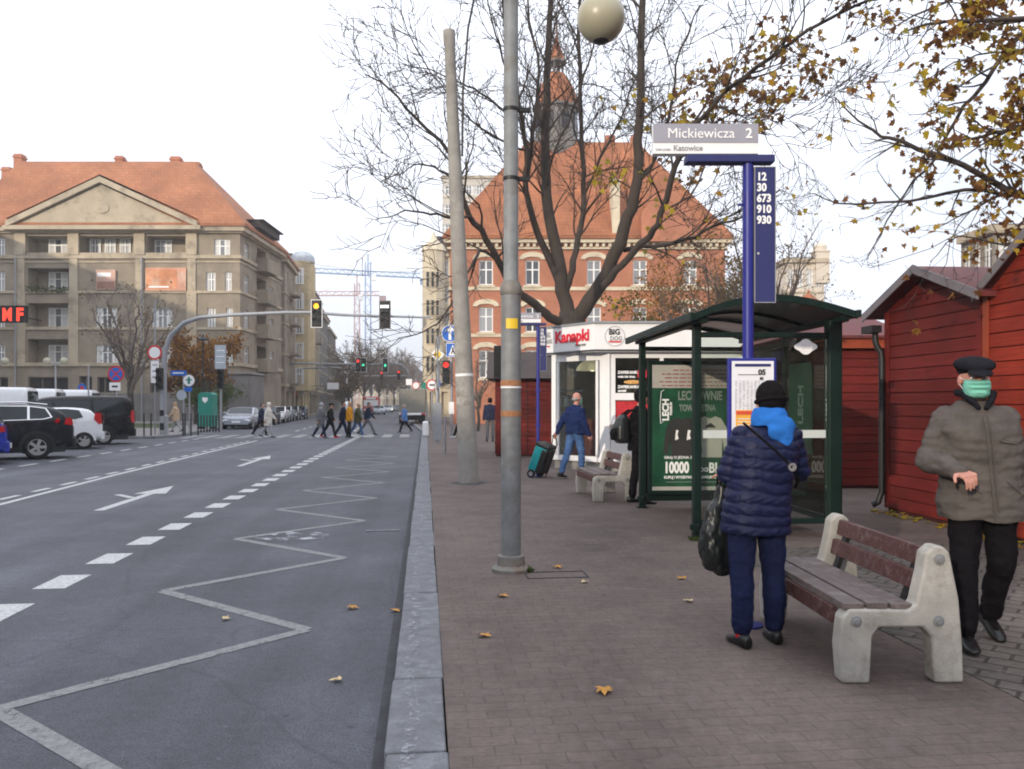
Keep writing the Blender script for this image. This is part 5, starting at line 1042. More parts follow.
for x in (-.78, .78):
    for y in (1.2, 5.9): mb = MB(); mb.tube((x - .13, y, .38), (x + .13, y, .38), .38, n=18); mb.build('wheel', G['tyre'], t)
    mb = MB(); mb.box(x - .15, x + .15, -.07, -.051, .79, .92); mb.build('tail_light', G['tail_red'], t)
# ================================================================== NEAR STREET FURNITURE
# ---- steel lamp post with globe
lo = SG(511, 571); t = thing('lamp_post', 'grey steel lamp post with round globe lamp, rusty bands and yellow sticker', 'street lamp', tuple(lo))
Dl = 1200 / (571 - HY); mb = MB(); zc = ZP(293, Dl) - .1
mb.lathe([(.09, .02), (.09, zc), (.093, zc)], 24); mb.lathe([(.093, zc), (.095, zc + .02), (.067, zc + .1), (.065, 6.2), (.06, 6.25)], 24); mb.build('pole', G['galv'], t, True, angle=50)
mb = MB(); mb.lathe([(.17, 0), (.17, .03), (.13, .06), (.12, .14), (.1, .15)], 20); mb.build('base', G['galv_dark'], t, True)
mb = MB(); mb.lathe([(.094, zc - .02), (.1, zc), (.1, zc + .05), (.07, zc + .11)], 24); mb.build('collar', G['galv_dark'], t, True)
def band(py, h, m, nm): mb = MB(); z = ZP(py, Dl) - .1; mb.lathe([(.091, z - h / 2), (.0935, z - h / 2), (.0935, z + h / 2), (.091, z + h / 2)], 24); return mb.build(nm, G[m], t, True)
band(383.5, .055, 'rust_tape', 'tape_band'); band(387, .022, 'white_paint', 'tape_band'); band(413.5, .05, 'rust_tape', 'tape_band')
mb = MB(); z = ZP(325, Dl) - .1; n = 7
for k in range(n): a, b = [-R(90) + R(-34 + 68 * q / n) for q in (k, k + 1)]; mb.poly([(.0935 * math.cos(a), .0935 * math.sin(a), z - .04), (.0935 * math.cos(b), .0935 * math.sin(b), z - .04), (.0935 * math.cos(b), .0935 * math.sin(b), z + .05), (.0935 * math.cos(a), .0935 * math.sin(a), z + .05)])
mb.build('sticker', G['yellow'], t)
for py in (110, 179): mb = MB(); z = ZP(py, Dl) - .1; mb.lathe([(.066, z - .015), (.074, z - .015), (.074, z + .015), (.066, z + .015)], 20); mb.box(.07, .17, -.02, .02, z - .015, z + .02); mb.build('clamp', G['black_metal'], t, True)
gx = (602 - 511) / F * 7.0; gz = ZP(10, 7.0) - .1
mb = MB(); mb.path([(0, 0, 6.1), (.1, -.02, 6.32), (.4, -.05, 6.4), (gx - .1, -.1, 6.3), (gx, -.12, gz + .5), (gx, -.12, gz + .2)], .03, 10); mb.build('arm', G['galv'], t, True)
mb = MB(); mb.ell((gx, -.12, gz), (.215, .215, .215), 32, 20); mb.build('globe', G['globe'], t, True)
mb = MB(); mb.lathe([(.02, gz - .22), (.06, gz - .214), (.07, gz - .203), (.02, gz - .205)], 20, (gx, -.12, 0)); mb.build('globe_cap', G['black_metal'], t, True)
# weeds at its foot
random.seed(2); mb = MB()
for k in range(90):
    a = random.uniform(0, 6.28); r_ = random.uniform(0, .09); x, y = .1 + r_ * math.cos(a), -.06 + r_ * .6 * math.sin(a); dx, dy, h = random.uniform(-.05, .05), random.uniform(-.05, .05), random.uniform(.01, .05); mb.poly([(x - .01, y, .004), (x + .01, y, .004), (x + dx + .008, y + dy, h), (x + dx - .01, y + dy, h)])
o = mb.build('weed', G['leaves_green']); o.location = lo; tag(o, 'small green weed growing at the foot of the lamp post', 'weed')
c = SG(556, 575); mb = MB(); w_, d_ = .27, .13
for a in ((-w_, w_, -d_, -d_ + .012), (-w_, w_, d_ - .012, d_), (-w_, -w_ + .012, -d_ + .012, d_ - .012), (w_ - .012, w_, -d_ + .012, d_ - .012)): mb.box(c.x + a[0], c.x + a[1], c.y + a[2], c.y + a[3], .101, .106)
tag(mb.build('utility_cover', G['gutter']), 'rectangular utility cover frame in the pavement beside the lamp post', 'cover')
# ---- leaning concrete pole
Dp = 1200 / (483 - HY); po = SG(469, 483); t = thing('utility_pole', 'pale concrete pole leaning left between the kerb and the lamp post', 'pole', tuple(po))
top = P(449, Dp, ZP(31, Dp)) - po; mb = MB()
mb.path([(0, 0, -.05), tuple(top * .3), tuple(top * .6), tuple(top * .965), tuple(top * .97), tuple(top)], [.19, .165, .135, .1, .115, .115], 20); mb.build('pole', G['pole_concrete'], t, True, angle=50)
mb = MB(); a = top * .7; mb.path([tuple(top * .72 + Vector((.14, -.1, 0))), tuple(top * .85 + Vector((.2, -.1, .1))), tuple(top * .98 + Vector((.35, -.1, .2))), tuple(top + Vector((.5, -.05, .75)))], .022, 6); mb.build('cable', G['black_metal'], t)
mb = MB(); q = top + Vector((.52, -.05, .85)); mb.cbox(tuple(q), (.34, .12, .22)); mb.tube(tuple(q), tuple(q + Vector((.1, 0, 1.2))), .02); mb.build('cable_clamp', G['black_metal'], t)
for py, h in ((375, .05), (397, .35)): mb = MB(); f = (ZP(py, Dp) - .1) / top.z; c0 = top * f; rr_ = .19 - .09 * f + .003; mb.tube(tuple(c0 - top.normalized() * h / 2), tuple(c0 + top.normalized() * h / 2), rr_, n=20); mb.build('paint_band', G['white_paint' if h < .1 else 'concrete'], t, True)
mb = MB(); mb.lathe([(.19, .005), (.34, .002), (.36, -.01)], 18); mb.build('ground_patch', G['gutter'], t)

# ---- bus stop sign
def stop_sign(label, loc, rz):
    t = thing('bus_stop_sign', label, 'bus stop sign', loc, rz, 'bus stop signs'); zt = 3.05
    mb = MB(); mb.lathe([(.036, 0), (.036, zt + .1)], 20); mb.lathe([(.1, 0), (.1, .012), (.036, .014)], 20); mb.build('pole', G['blue_paint'], t, True, angle=50)
    k = 5.4 / F; X = lambda px: (px - 748) * k; Z = lambda py: ZP(py, 5.4) - .1
    mb = MB(); mb.box(X(685), X(773), -.05, .05, Z(163), Z(155.5)); mb.build('cross_bar', G['navy_panel'], t, bevel=.006)
    mb = MB(); mb.box(X(652), X(757), -.03, .03, Z(154.3), Z(124)); bd = mb.build('name_board', G['sign_white'], t, bevel=.004)
    mb = MB(); mb.box(X(652), X(757), -.034, -.0305, Z(143.2), Z(124.3)); mb.build('name_panel', G['sign_grey'], bd)
    text('lettering', 'Mickiewicza', .096, G['white_text'], bd, (X(666), -.036, Z(138.6)), bold=.0, sx=.98); text('lettering', '2', .092, G['white_text'], bd, (X(744), -.036, Z(138.6)), bold=.002)
    text('lettering', 'Katowice', .052, G['grey_text'], bd, (X(672), -.032, Z(151)), bold=.001); text('lettering', 'kierunek:', .028, G['paper_grey'], bd, (X(654.5), -.032, Z(151)))
    mb = MB(); mb.box(X(753.8), X(774), -.025, .025, Z(302.3), Z(167.5)); rb = mb.build('route_board', G['navy_panel'], t, bevel=.003)
    mb = MB(); x0, x1, z0, z1 = X(753.2), X(774.6), Z(302.9), Z(166.9)
    for a in ((x0, x0 + .005, z0, z1), (x1 - .005, x1, z0, z1), (x0 + .005, x1 - .005, z0, z0 + .005), (x0 + .005, x1 - .005, z1 - .005, z1)): mb.box(a[0], a[1], -.03, .03, a[2], a[3])
    mb.build('edge_trim', G['steel_grey'], rb)
    for i, s in enumerate(('12', '30', '673', '910', '930')): text('route_number', s, .074, G['white_text'], rb, (X(755.6), -.028, Z(180.5 + 10.8 * i)), bold=.0025, sx=.88)
    text('lettering', '\u00b0', .05, G['white_text'], rb, (X(755.6), -.028, Z(258)))
    mb = MB(); mb.box(-.036 - .03, .036 + .03, -.01, .01, Z(205), Z(203)); mb.box(-.01, .05, -.012, .012, Z(285), Z(283)); mb.build('bracket', G['blue_paint'], t)
    mb = MB(); x0, x1, z0, z1 = X(725), X(773), Z(476), Z(358.5); mb.box(x0, x1, -.075, -.04, z0, z1); cs = mb.build('timetable_case', G['blue_paint'], t, bevel=.006)
    mb = MB(); mb.box(x0 + .024, x1 - .02, -.079, -.0755, z0 + .024, z1 - .02); mb.build('timetable', G['paper'], cs)
    mb = MB(); rr = random.Random(5); xa, xb = x0 + .045, x1 - .04
    mb.box(xa, xb, -.0815, -.0795, Z(367), Z(364.2)); mb.build('heading', G['navy_panel'], cs)
    mb = MB()
    for i in range(34):
        z = Z(381.5 + i * .95); n = 3 if i < 2 else 1
        for c in range(9): 
            if rr.random() < .8: mb.box(xa + c * .026, xa + c * .026 + rr.uniform(.008, .02), -.0812, -.0795, z, z + .0028)
    mb.build('small_print', G['paper_grey'], cs)
    mb = MB(); mb.box(xa + .02, xa + .16, -.0815, -.0795, Z(375.3), Z(374.7)); mb.build('rule', G['black_text'], cs)
    text('lettering', '05', .05, G['black_text'], cs, (xa + .155, -.0815, Z(375)), bold=.002); text('lettering', '85', .025, G['black_text'], cs, (xa + .165, -.0815, Z(380)), bold=.001)
    mb = MB(); mb.box(xa + .005, xb, -.083, -.0796, Z(438), Z(410)); ad = mb.build('notice', G['orange_ad'], cs)
    mb = MB(); mb.box(xa + .007, xb - .002, -.0845, -.0832, Z(414.6), Z(410.8)); mb.build('notice_heading', G['red_ad'], cs)
    mb = MB()
    for i in range(5): mb.box(xa + .015, xb - .03 - .02 * (i % 2), -.0842, -.0832, Z(419 + i * 3), Z(418.2 + i * 3))
    mb.build('notice_print', G['paper'], cs)
    for z in (Z(362), Z(468)):
        mb = MB(); mb.box(-.05, .05, -.04, .042, z - .02, z + .02); mb.build('bracket', G['blue_paint'], t)
    return t
S1 = stop_sign('blue bus stop sign with route numbers in front of the woman in the puffer', tuple(P(748, 5.42, .1)), -TH)
S2 = copy_tree(S1); S2.location = P(538, 16.6, .1); [bpy.data.objects.remove(q) for c in [c for c in COL.objects if c.parent == S2 and c.name.startswith('timetable_case')] for q in [x for x in COL.objects if x.parent == c] + [c]]; S2['label'] = 'blue bus stop sign further up the pavement near the kiosk door'

# ---- bus shelter (stands parallel to the kerb)
XA, XB, YA, YB = 3.0, 4.56, 8.62, 11.3
sh = thing('bus_shelter', 'dark green bus shelter with arched roof, glass walls and advertising case', 'bus shelter', (XA, YA, .1), R(-2.6)); wx, wy = XB - XA, YB - YA
pw = .045
def post(x, y, w_=pw, h=2.44, nm='post'):
    mb = MB(); mb.box(x - w_, x + w_, y - w_, y + w_, 0, h); return mb.build(nm, G['dark_green'], sh, bevel=.012)
post(0, 0); post(0, wy); post(wx, 0, .075); post(wx, wy); post(wx, wy * .5, .035)
for x, y in ((0, 0), (wx, 0), (0, wy), (wx, wy)): mb = MB(); mb.box(x - .075, x + .075, y - .075, y + .075, 0, .02); mb.lathe([(.068, .1), (.075, .11), (.075, .16), (.068, .17)], 4, (x, y, 0)); mb.build('foot', G['dark_green'], sh)
def arch(x):   # roof curve across the shelter
    u = (x + .14) / (wx + .26); return 2.45 + .2 * math.sin(math.pi * min(1, max(0, u)) ** .92) + .04 * u
xs = [-.14 + (wx + .26) * k / 16 for k in range(17)]
mb = MB()
for y0, y1 in ((-.32, wy + .3),):
    up = [(x, arch(x)) for x in xs]; dn = [(x, arch(x) - .022) for x in xs[::-1]]
    for a, b in zip(up, up[1:]): mb.add([(a[0], y0, a[1]), (b[0], y0, b[1]), (b[0], y1, b[1]), (a[0], y1, a[1]), (a[0], y0, a[1] - .02), (b[0], y0, b[1] - .02), (b[0], y1, b[1] - .02), (a[0], y1, a[1] - .02)], [(0, 1, 2, 3), (7, 6, 5, 4)])
m_, n_, l_, b_ = nodes('roof_sheet'); b_.inputs['Base Color'].default_value = (.06, .075, .07, 1); b_.inputs['Roughness'].default_value = .35; b_.inputs['Alpha'].default_value = .82; MATS['roof_sheet'] = m_
mb.build('roof_sheet', m_, sh, True)
for y in (-.34, wy * .33, wy * .66, wy + .3):
    mb = MB(); e = .075 if y in (-.34, wy + .3) else .035
    for a, b in zip(xs, xs[1:]): za, zb = arch(a) + (.012 if e > .05 else -.024), arch(b) + (.012 if e > .05 else -.024); mb.add([(a, y, za), (b, y, zb), (b, y + .05, zb), (a, y + .05, za), (a, y, za - e), (b, y, zb - e), (b, y + .05, zb - e), (a, y + .05, za - e)], [(0, 1, 2, 3), (7, 6, 5, 4), (0, 4, 5, 1), (3, 2, 6, 7)])
    mb.build('roof_rib', G['dark_green'], sh)
mb = MB(); mb.box(-.18, -.13, -.36, wy + .35, arch(-.14) - .06, arch(-.14) + .03); mb.box(wx + .1, wx + .15, -.36, wy + .35, arch(wx + .12) - .05, arch(wx + .12) + .03); mb.box(-.05, .05, -.28, wy + .26, 2.38, 2.44); mb.box(wx - .05, wx + .05, -.28, wy + .26, 2.4, 2.46); mb.build('roof_beam', G['dark_green'], sh, bevel=.008)
for q_ in ((.05, wx - .07, -.03, .03, 2.24, 2.3), (.05, wx - .07, -.03, .03, .16, .22), (.05, wx - .05, wy - .03, wy + .03, 2.27, 2.33), (.05, wx - .05, wy - .03, wy + .03, .1, .2), (wx - .03, wx + .03, .07, wy - .05, .16, .22), (wx - .03, wx + .03, .07, wy - .05, 2.24, 2.3)): mb = MB(); mb.box(*q_); mb.build('rail', G['dark_green'], sh, bevel=.005)
mb = MB(); mb.box(.06, wx - .08, -.006, .006, .23, 2.23); pn = mb.build('glass_pane', G['pane'], sh); 
mb = MB(); mb.box(.07, wx - .09, -.012, -.008, ZP(438.5, 8.8) - .1, ZP(430.5, 8.8) - .1); mb.build('pane_stripe', mat('stripe', (.5, .54, .52), .5, var=.05), pn)
for y0, y1 in ((.08, wy * .5 - .04), (wy * .5 + .04, wy - .06)): mb = MB(); mb.box(wx - .006, wx + .006, y0, y1, .23, 2.23); mb.build('glass_pane', G['pane'], sh)
mb = MB(); cx, cz = (803 - 512) / F * 8.9, 0
px_ = (P(803, 9.03).x - XA); zc = ZP(347, 9.0) - .1; pl = []
for k in range(40): a = 2 * math.pi * k / 40; r_ = 1 + .13 * math.cos(4 * a); pl.append((px_ + .118 * r_ * math.cos(a), zc + .078 * r_ * math.sin(a)))
mb.prism_y(pl, -.0135, -.0085); dc = mb.build('decal', G['sign_white'], pn)
mb = MB(); mb.box(px_ - .05, px_ + .05, -.0155, -.0137, zc + .012, zc + .016); mb.box(px_ - .06, px_ + .055, -.0155, -.0137, zc - .004, zc); mb.box(px_ - .045, px_ + .05, -.0155, -.0137, zc - .02, zc - .016); mb.build('decal_print', G['paper_grey'], dc)
# advertising case closing the far end
ax0, ax1, az0, az1 = .06, 1.42, .26, 2.06; ay = wy - .03
mb = MB(); mb.box(ax0, ax1, ay - .08, ay - .03, az0 - .06, az1 + .06); case = mb.build('advert_case', G['dark_green'], sh, bevel=.01)
mb = MB(); mb.box(ax0 + .06, ax1 - .05, ay - .084, ay - .0805, az0, az1); mb.build('poster', G['poster_green'], case)
xs0, xs1 = ax0 + .06, ax1 - .05
for a, b in ((az1 - .33, az1 - .001), (az0 + .001, az0 + .055)): mb = MB(); mb.box(xs0, xs1, ay - .088, ay - .0845, a, b); mb.build('poster_border', G['poster_pale'], case)
mb = MB(); rr = random.Random(9)
for i in range(5):
    x = xs0 + (.3 if i < 1 else .1 + .04 * (i % 3)); z = az1 - .085 - i * .055
    while x < xs1 - .08: w_ = rr.uniform(.04, .12); mb.box(x, min(x + w_, xs1 - .05), ay - .091, ay - .0885, z, z + .018); x += w_ + .02
mb.build('poster_print', mat('faded_red', (.3, .12, .1), .6, var=.1), case)
text('lettering', 'LECH', .13, G['white_text'], case, (xs0 + .235, ay - .09, az1 - .8), rot=(R(90), R(-90), 0), bold=.006); text('lettering', 'PREMIUM', .045, G['white_text'], case, (xs0 + .285, ay - .09, az1 - .72), rot=(R(90), R(-90), 0), bold=.002)
mb = MB(); mb.path([(xs0 + .19, ay - .09, az1 - .78), (xs0 + .12, ay - .09, az1 - .84), (xs0 + .11, ay - .09, az1 - .6), (xs0 + .13, ay - .09, az1 - .38), (xs0 + .17, ay - .09, az1 - .36)], .005, 4); mb.build('bottle_outline', G['white_text'], case)
text('lettering', 'LECHOWNIE', .18, mat('poster_text', (.22, .26, .23), .6, var=.3, vs=20), case, (xs0 + .37, ay - .09, az1 - .5), bold=.004, sx=.62); text('lettering', 'TOWAR ETNA', .13, G['poster_text'], case, (xs0 + .39, ay - .09, az1 - .66), bold=.004, sx=.62)
def shirt(cx, cz, s, m, nm):
    pl = [(-.1, .32), (-.2, .28), (-.31, .1), (-.36, -.32), (-.26, -.34), (-.22, -.05), (-.21, -.4), (.21, -.4), (.22, -.05), (.26, -.34), (.36, -.32), (.31, .1), (.2, .28), (.1, .32), (.0, .28)]
    mb = MB(); mb.prism_y([(cx + x * s, cz + z * s) for x, z in pl], ay - .0895, ay - .0848); return mb.build(nm, G[m], case)
mat('shirt_dark', (.03, .03, .03), .7, var=.3); mat('shirt_pale', (.42, .41, .36), .7, var=.15)
shirt(xs0 + .44, az0 + .79, .8, 'shirt_dark', 'printed_shirt'); shirt(xs0 + .84, az0 + .8, .82, 'shirt_pale', 'printed_shirt')
mb = MB(); 
for dx, w_ in ((.33, .05), (.5, .06)):
    mb = MB(); mb.prism_y([(xs0 + dx, az0 + .72), (xs0 + dx + w_, az0 + .74), (xs0 + dx + w_ * .7, az0 + .8), (xs0 + dx + w_, az0 + .86), (xs0 + dx + w_ * .3, az0 + .87), (xs0 + dx + w_ * .1, az0 + .8)], ay - .092, ay - .0898); mb.build('shirt_emblem', G['white_text'], case)
mb = MB(); mb.prism_y([(xs0 + .76, az0 + .9), (xs0 + .93, az0 + .9), (xs0 + .89, az0 + .94), (xs0 + .85, az0 + .97), (xs0 + .8, az0 + .94)], ay - .0925, ay - .09); mb.build('shirt_emblem', G['shirt_dark'], case)
text('lettering', '10000', .22, G['white_text'], case, (xs0 + .17, ay - .0895, az0 + .255), bold=.009, sx=.66); text('lettering', 'BLUZ', .2, G['white_text'], case, (xs0 + .82, ay - .0895, az0 + .255), bold=.006, sx=.8); text('lettering', 'DO', .08, G['white_text'], case, (xs0 + .69, ay - .0895, az0 + .27), bold=.004)
text('lettering', 'GRAJ O JEDNA Z', .055, G['white_text'], case, (xs0 + .17, ay - .0895, az0 + .455), bold=.001); text('lettering', 'KUPUJ I WYGRYWAJ W KONKURSIE', .055, G['white_text'], case, (xs0 + .17, ay - .0895, az0 + .17), bold=.002, sx=.85)
mb = MB(); mb.box(xs0 + .2, xs0 + 1.05, ay - .091, ay - .0885, az0 + .115, az0 + .125); mb.build('poster_line', G['poster_text'], case)
# green lettered sheet on the back glass
mb = MB(); mb.box(wx - .02, wx - .012, .5, 1.15, .9, 2.0); mb.build('green_sheet', G['poster_green'], sh); text('lettering', 'LECH', .2, G['poster_text'], sh, (wx - .022, .75, 1.25), rot=(R(90), R(-90), R(-90)), bold=.004)
mb = MB(); mb.box(wx - .5, wx - .08, .5, wy - .5, .42, .46); mb.box(wx - .4, wx - .34, .7, .76, 0, .42); mb.box(wx - .4, wx - .34, wy - .8, wy - .74, 0, .42); mb.build('seat', G['dark_green'], sh, bevel=.006)
# ---- benches
def concrete_end(mb, y0, y1):   # side view in (x, z): front towards -x
    out = [(.0, 0), (.15, 0), (.165, .25), (.2, .30), (.44, .30), (.485, .25), (.5, 0), (.66, 0), (.655, .2), (.635, .45), (.585, .70), (.55, .735), (.5, .74), (.455, .70), (.44, .6), (.40, .43), (.36, .395), (.1, .40), (.04, .40), (.0, .355), (-.015, .2)]
    mb.prism_y(out[::1], y0, y1)
def bench(label, loc, rz, ln):
    t = thing('bench', label, 'bench', loc, rz, 'concrete ended wooden benches')
    for y in (0, ln):
        mb = MB(); concrete_end(mb, y - .055, y + .055); e = mb.build('bench_end', G['concrete'], t, bevel=.017, seg=3, angle=25)
        for x, z in ((.525, .665), (.075, .335), (.52, .335)):
            for s in (-1, 1):
                mb = MB(); mb.M = Matrix.Rotation(R(90), 4, 'X'); mb.lathe([(.012, s * .05), (.03, s * .054), (.03, s * .0595), (.018, s * .062), (.015, s * .067), (.003, s * .067)], 14, (x, z, -y))
                mb.build('bolt', G['galv'], e)
    for k, (x0, x1, z0) in enumerate(((.01, .125, .395), (.14, .255, .398), (.27, .385, .392))): mb = MB(); mb.box(x0, x1, .05 - .09, ln + .04, z0, z0 + .035); mb.build('seat_slat', G['bench_seat_wood'], t, bevel=.006)
    mb = MB(); mb.box(-.015, .02, .055, ln - .055, .3, .39); mb.build('front_rail', G['bench_wood'], t, bevel=.005)
    for z0, z1, xo in ((.475, .575, .445), (.605, .705, .49)):
        mb = MB(); mb.add([(xo, .055, z0), (xo + .035, .055, z0), (xo + .055, .055, z1), (xo + .02, .055, z1), (xo, ln - .055, z0), (xo + .035, ln - .055, z0), (xo + .055, ln - .055, z1), (xo + .02, ln - .055, z1)], [(0, 1, 2, 3), (7, 6, 5, 4), (0, 4, 5, 1), (1, 5, 6, 2), (2, 6, 7, 3), (3, 7, 4, 0)]); mb.build('back_slat', G['bench_wood'], t, bevel=.006)
    for y in (.16, ln - .16):
        mb = MB(); mb.add([(.42, y - .03, .36), (.45, y - .03, .36), (.56, y - .03, .69), (.53, y - .03, .69), (.42, y + .03, .36), (.45, y + .03, .36), (.56, y + .03, .69), (.53, y + .03, .69)], [(0, 1, 2, 3), (7, 6, 5, 4), (0, 4, 5, 1), (1, 5, 6, 2), (2, 6, 7, 3), (3, 7, 4, 0)])
        mb.build('support', G['black_metal'], t)
    return t
f_ = SG(858, 684); b1 = bench('wooden bench with dark red slats and pale concrete ends beside the walking old man', (f_.x - .08, f_.y + .06, .1), R(-5), 1.22)
b2 = copy_tree(b1); f2 = SG(597, 502); b2.location = (f2.x - .05, f2.y + .05, .1); b2.rotation_euler = (0, 0, R(1)); b2['label'] = 'concrete ended bench half hidden behind the shelter near the kiosk'

# ---- sandwich kiosk
ko = CF(0, 0, .1); kq = thing('kiosk', 'white sandwich kiosk with angled front and red lettering on its fascia', 'kiosk', tuple(CF(1.79, 17.5, .1)), -TH)
def kl(px, D): return ((px - 512) / F * D - 1.79, D - 17.5)
Wl, Wm, Wr = kl(553, 18.75), kl(608, 17.75), (3.2, .25); Wbk = (3.9, 3.2); Wbl = (.2, 4.2)
Fl, Fm, Fr = kl(538, 19.0), (0, 0), (3.4, 0); Fb, Fbl = (4.2, 3.5), (0, 4.5); kz = lambda py, D=17.7: ZP(py, D) - .1
zf0, zf1 = kz(349.5, 17.5), kz(323.5, 17.5)
mb = MB(); mb.prism([Fl, Fm, Fr, Fb, Fbl], zf0, zf1); fa = mb.build('fascia', G['white_paint'], kq, bevel=.01)
mb = MB(); g2 = lambda p, e: (p[0] * (1 + e), p[1] - e * .5); mb.prism([(Fl[0] - .03, Fl[1]), (0, -.04), (3.44, -.04), Fb, Fbl], zf1 + .002, zf1 + .05); mb.build('roof', G['steel_grey'], kq)
def on_face(a, b): a = Vector((*a, 0)); b = Vector((*b, 0)); d = (b - a); return Matrix.Translation(a) @ Rz(math.atan2(d.y, d.x)), d.length
def ktext(s, size, m, M, x, z, bold=0, sx=1):
    o = text('lettering', s, size, G[m], fa, (0, 0, 0), bold=bold, sx=sx); o.matrix_local = M @ Matrix.Translation((x, -.014, z)) @ Matrix.Rotation(R(90), 4, 'X') @ Matrix.Diagonal((sx, 1, 1, 1)); return o
M1, l1 = on_face(Fl, Fm); ktext('Kanapki', .36, 'red_text', M1, .62, zf0 + .22, .014, 1.0); ktext('smaczne', .1, 'black_text', M1, 1.32, zf0 + .1)
ktext('BIG', .17, 'grey_text', M1, .26, zf0 + .36, .004, .8); ktext('DOG', .14, 'grey_text', M1, .26, zf0 + .22, .004, .8)
M2 = Matrix(); 
def ring_on(M, x, z, r, m):
    mb = MB(M); n = 40
    for k in range(n): a, b = 2 * math.pi * k / n, 2 * math.pi * (k + 1) / n; mb.poly([(x + r * math.cos(a), -.0135, z + r * math.sin(a)), (x + r * .95 * math.cos(a), -.0135, z + r * .95 * math.sin(a)), (x + r * .95 * math.cos(b), -.0135, z + r * .95 * math.sin(b)), (x + r * math.cos(b), -.0135, z + r * math.sin(b))][::-1])
    mb.build('logo_ring', G[m], fa)
ring_on(M2, .46, zf0 + .29, .22, 'grey_text'); ktext('BIG', .17, 'black_text', M2, .325, zf0 + .33, .005, .95); ktext('DOG', .13, 'grey_text', M2, .35, zf0 + .2, .003, .9)
mb = MB(); mb.box(.32, .6, -.015, -.0115, zf0 + .155, zf0 + .185); mb.build('logo_bar', G['red_text'], fa); mb = MB(M1); mb.box(.25, .45, -.015, -.0115, zf0 + .14, zf0 + .165); mb.build('logo_bar', G['red_text'], fa); 
mb = MB(); mb.prism([(Fl[0] + .12, Fl[1] + .02), (.02, .1), (3.3, .1), (4.1, 3.4), (.0, 4.4)], zf0 - .05, zf0 - .002); mb.build('soffit', G['steel_grey'], kq)
mb = MB(); mb.prism([(Wl[0] + .04, Wl[1] + .02), (Wm[0] + .02, Wm[1] + .05), (Wr[0] - .05, Wr[1] + .05), Wbk, Wbl], 0, .2); mb.build('plinth', G['concrete'], kq)
M3, l3 = on_face(Wl, Wm); mb = MB(M3); zb, zt = .2, zf0 - .05
mb.box(-.02, .1, -.03, .08, zb, zt); mb.box(l3 - .2, l3 + .06, -.03, .1, zb, zt); mb.box(.1, l3 - .2, -.03, .08, zt - .16, zt); mb.box(.1, l3 - .2, -.03, .08, zb, zb + .12)
mb.box(.14, .2, -.045, .03, zb + .13, zt - .17); mb.box(l3 - .3, l3 - .24, -.045, .03, zb + .13, zt - .17)
mb.M = Matrix.Translation((Wm[0], Wm[1], 0)); ln = Wr[0] - Wm[0]; zw = kz(393); z2 = kz(425)
mb.box(.07, .16, -.02, .1, zb, zt); mb.box(.16, ln, -.02, .1, zt - .12, zt); mb.box(.16, ln, -.02, .1, kz(400), zw - .0); mb.box(.16, ln, -.02, .1, zb, kz(420)); mb.box(1.15, 1.23, -.015, .09, zb, zt - .12)
mb.M = Matrix(); mb.prism([Wr, (Wr[0] + .1, Wr[1]), Wbk, (Wbk[0] - .1, Wbk[1])], zb, zt); mb.prism([(Wbl[0], Wbl[1] - .1), (Wbk[0], Wbk[1] - .1), Wbk, Wbl], zb, zt); mb.build('wall', G['white_paint'], kq)
mb = MB(M3); mb.box(.2, l3 - .3, -.01, .0, zb + .12, zt - .16); mb.build('door_glass', G['pane_kiosk'], kq)
mb = MB(Matrix.Translation((Wm[0], Wm[1], 0))); mb.box(.16, 1.15, .02, .03, zw, zt - .12); mb.box(1.23, ln, .02, .03, zw, zt - .12); mb.build('window_glass', G['pane_kiosk'], kq)
mb = MB(Matrix.Translation((Wm[0], Wm[1], 0))); mb.box(.05, ln, -.3, .05, kz(424.5), kz(420.5)); mb.build('serving_shelf', G['white_paint'], kq, bevel=.01)
mb = MB(Matrix.Translation((Wm[0], Wm[1], 0))); z0 = kz(419); 
for k in range(12): x = .18 + k * .12; mb.prism_y([(x, kz(402)), (x, kz(412)), (x + .03, kz(415)), (x + .06, kz(416)), (x + .09, kz(415)), (x + .12, kz(412)), (x + .12, kz(402))], -.01 - .004 * (k % 2), .01)
mb.box(.16, ln, .03, .06, z0, kz(401)); mb.build('window_valance', mat('valance', (.45, .02, .03), .7, var=.4, vs=15), kq)
# inside: back wall, lit lamp, shelves, counter
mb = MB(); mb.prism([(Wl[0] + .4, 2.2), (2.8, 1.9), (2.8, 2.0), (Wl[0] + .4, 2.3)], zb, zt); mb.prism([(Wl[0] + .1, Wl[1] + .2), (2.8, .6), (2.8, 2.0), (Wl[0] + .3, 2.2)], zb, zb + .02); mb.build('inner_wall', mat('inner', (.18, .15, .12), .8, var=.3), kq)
mb = MB(); mb.box(-.5, .3, 1.3, 1.7, zb + .02, zb + .95); mb.build('counter', mat('counter', (.3, .07, .04), .6, var=.3), kq)
mb = MB()
for z in (1.1, 1.45, 1.8): mb.box(-.75, -.1, 1.5, 1.8, z, z + .03); 
for z in (1.13, 1.48): 
    for k in range(4): mb.box(-.72 + k * .16, -.6 + k * .16, 1.52, 1.7, z, z + .2)
mb.build('shelf', G['sheet_grey'], kq)
mb = MB(); mb.lathe([(.04, 2.52), (.2, 2.47), (.3, 2.36), (.33, 2.27), (.3, 2.28)], 20, (.02, 1.0, 0)); mb.build('lamp_shade', mat('shade', (.6, .5, .3), .5, emit=(1, .8, .5), es=.35, var=0), kq, True); mb = MB(); mb.ell((.05, .8, 2.3), (.06, .06, .06), 12, 8); mb.build('bulb', G['lamp_lit'], kq, True)
MW = Matrix.Translation((Wm[0], Wm[1], 0))
def wtext(s, size, m, x, z, bold=0, sx=1): o = text('lettering', s, size, G[m], kq, (Wm[0] + x, Wm[1] + .015, z), bold=bold, sx=sx)
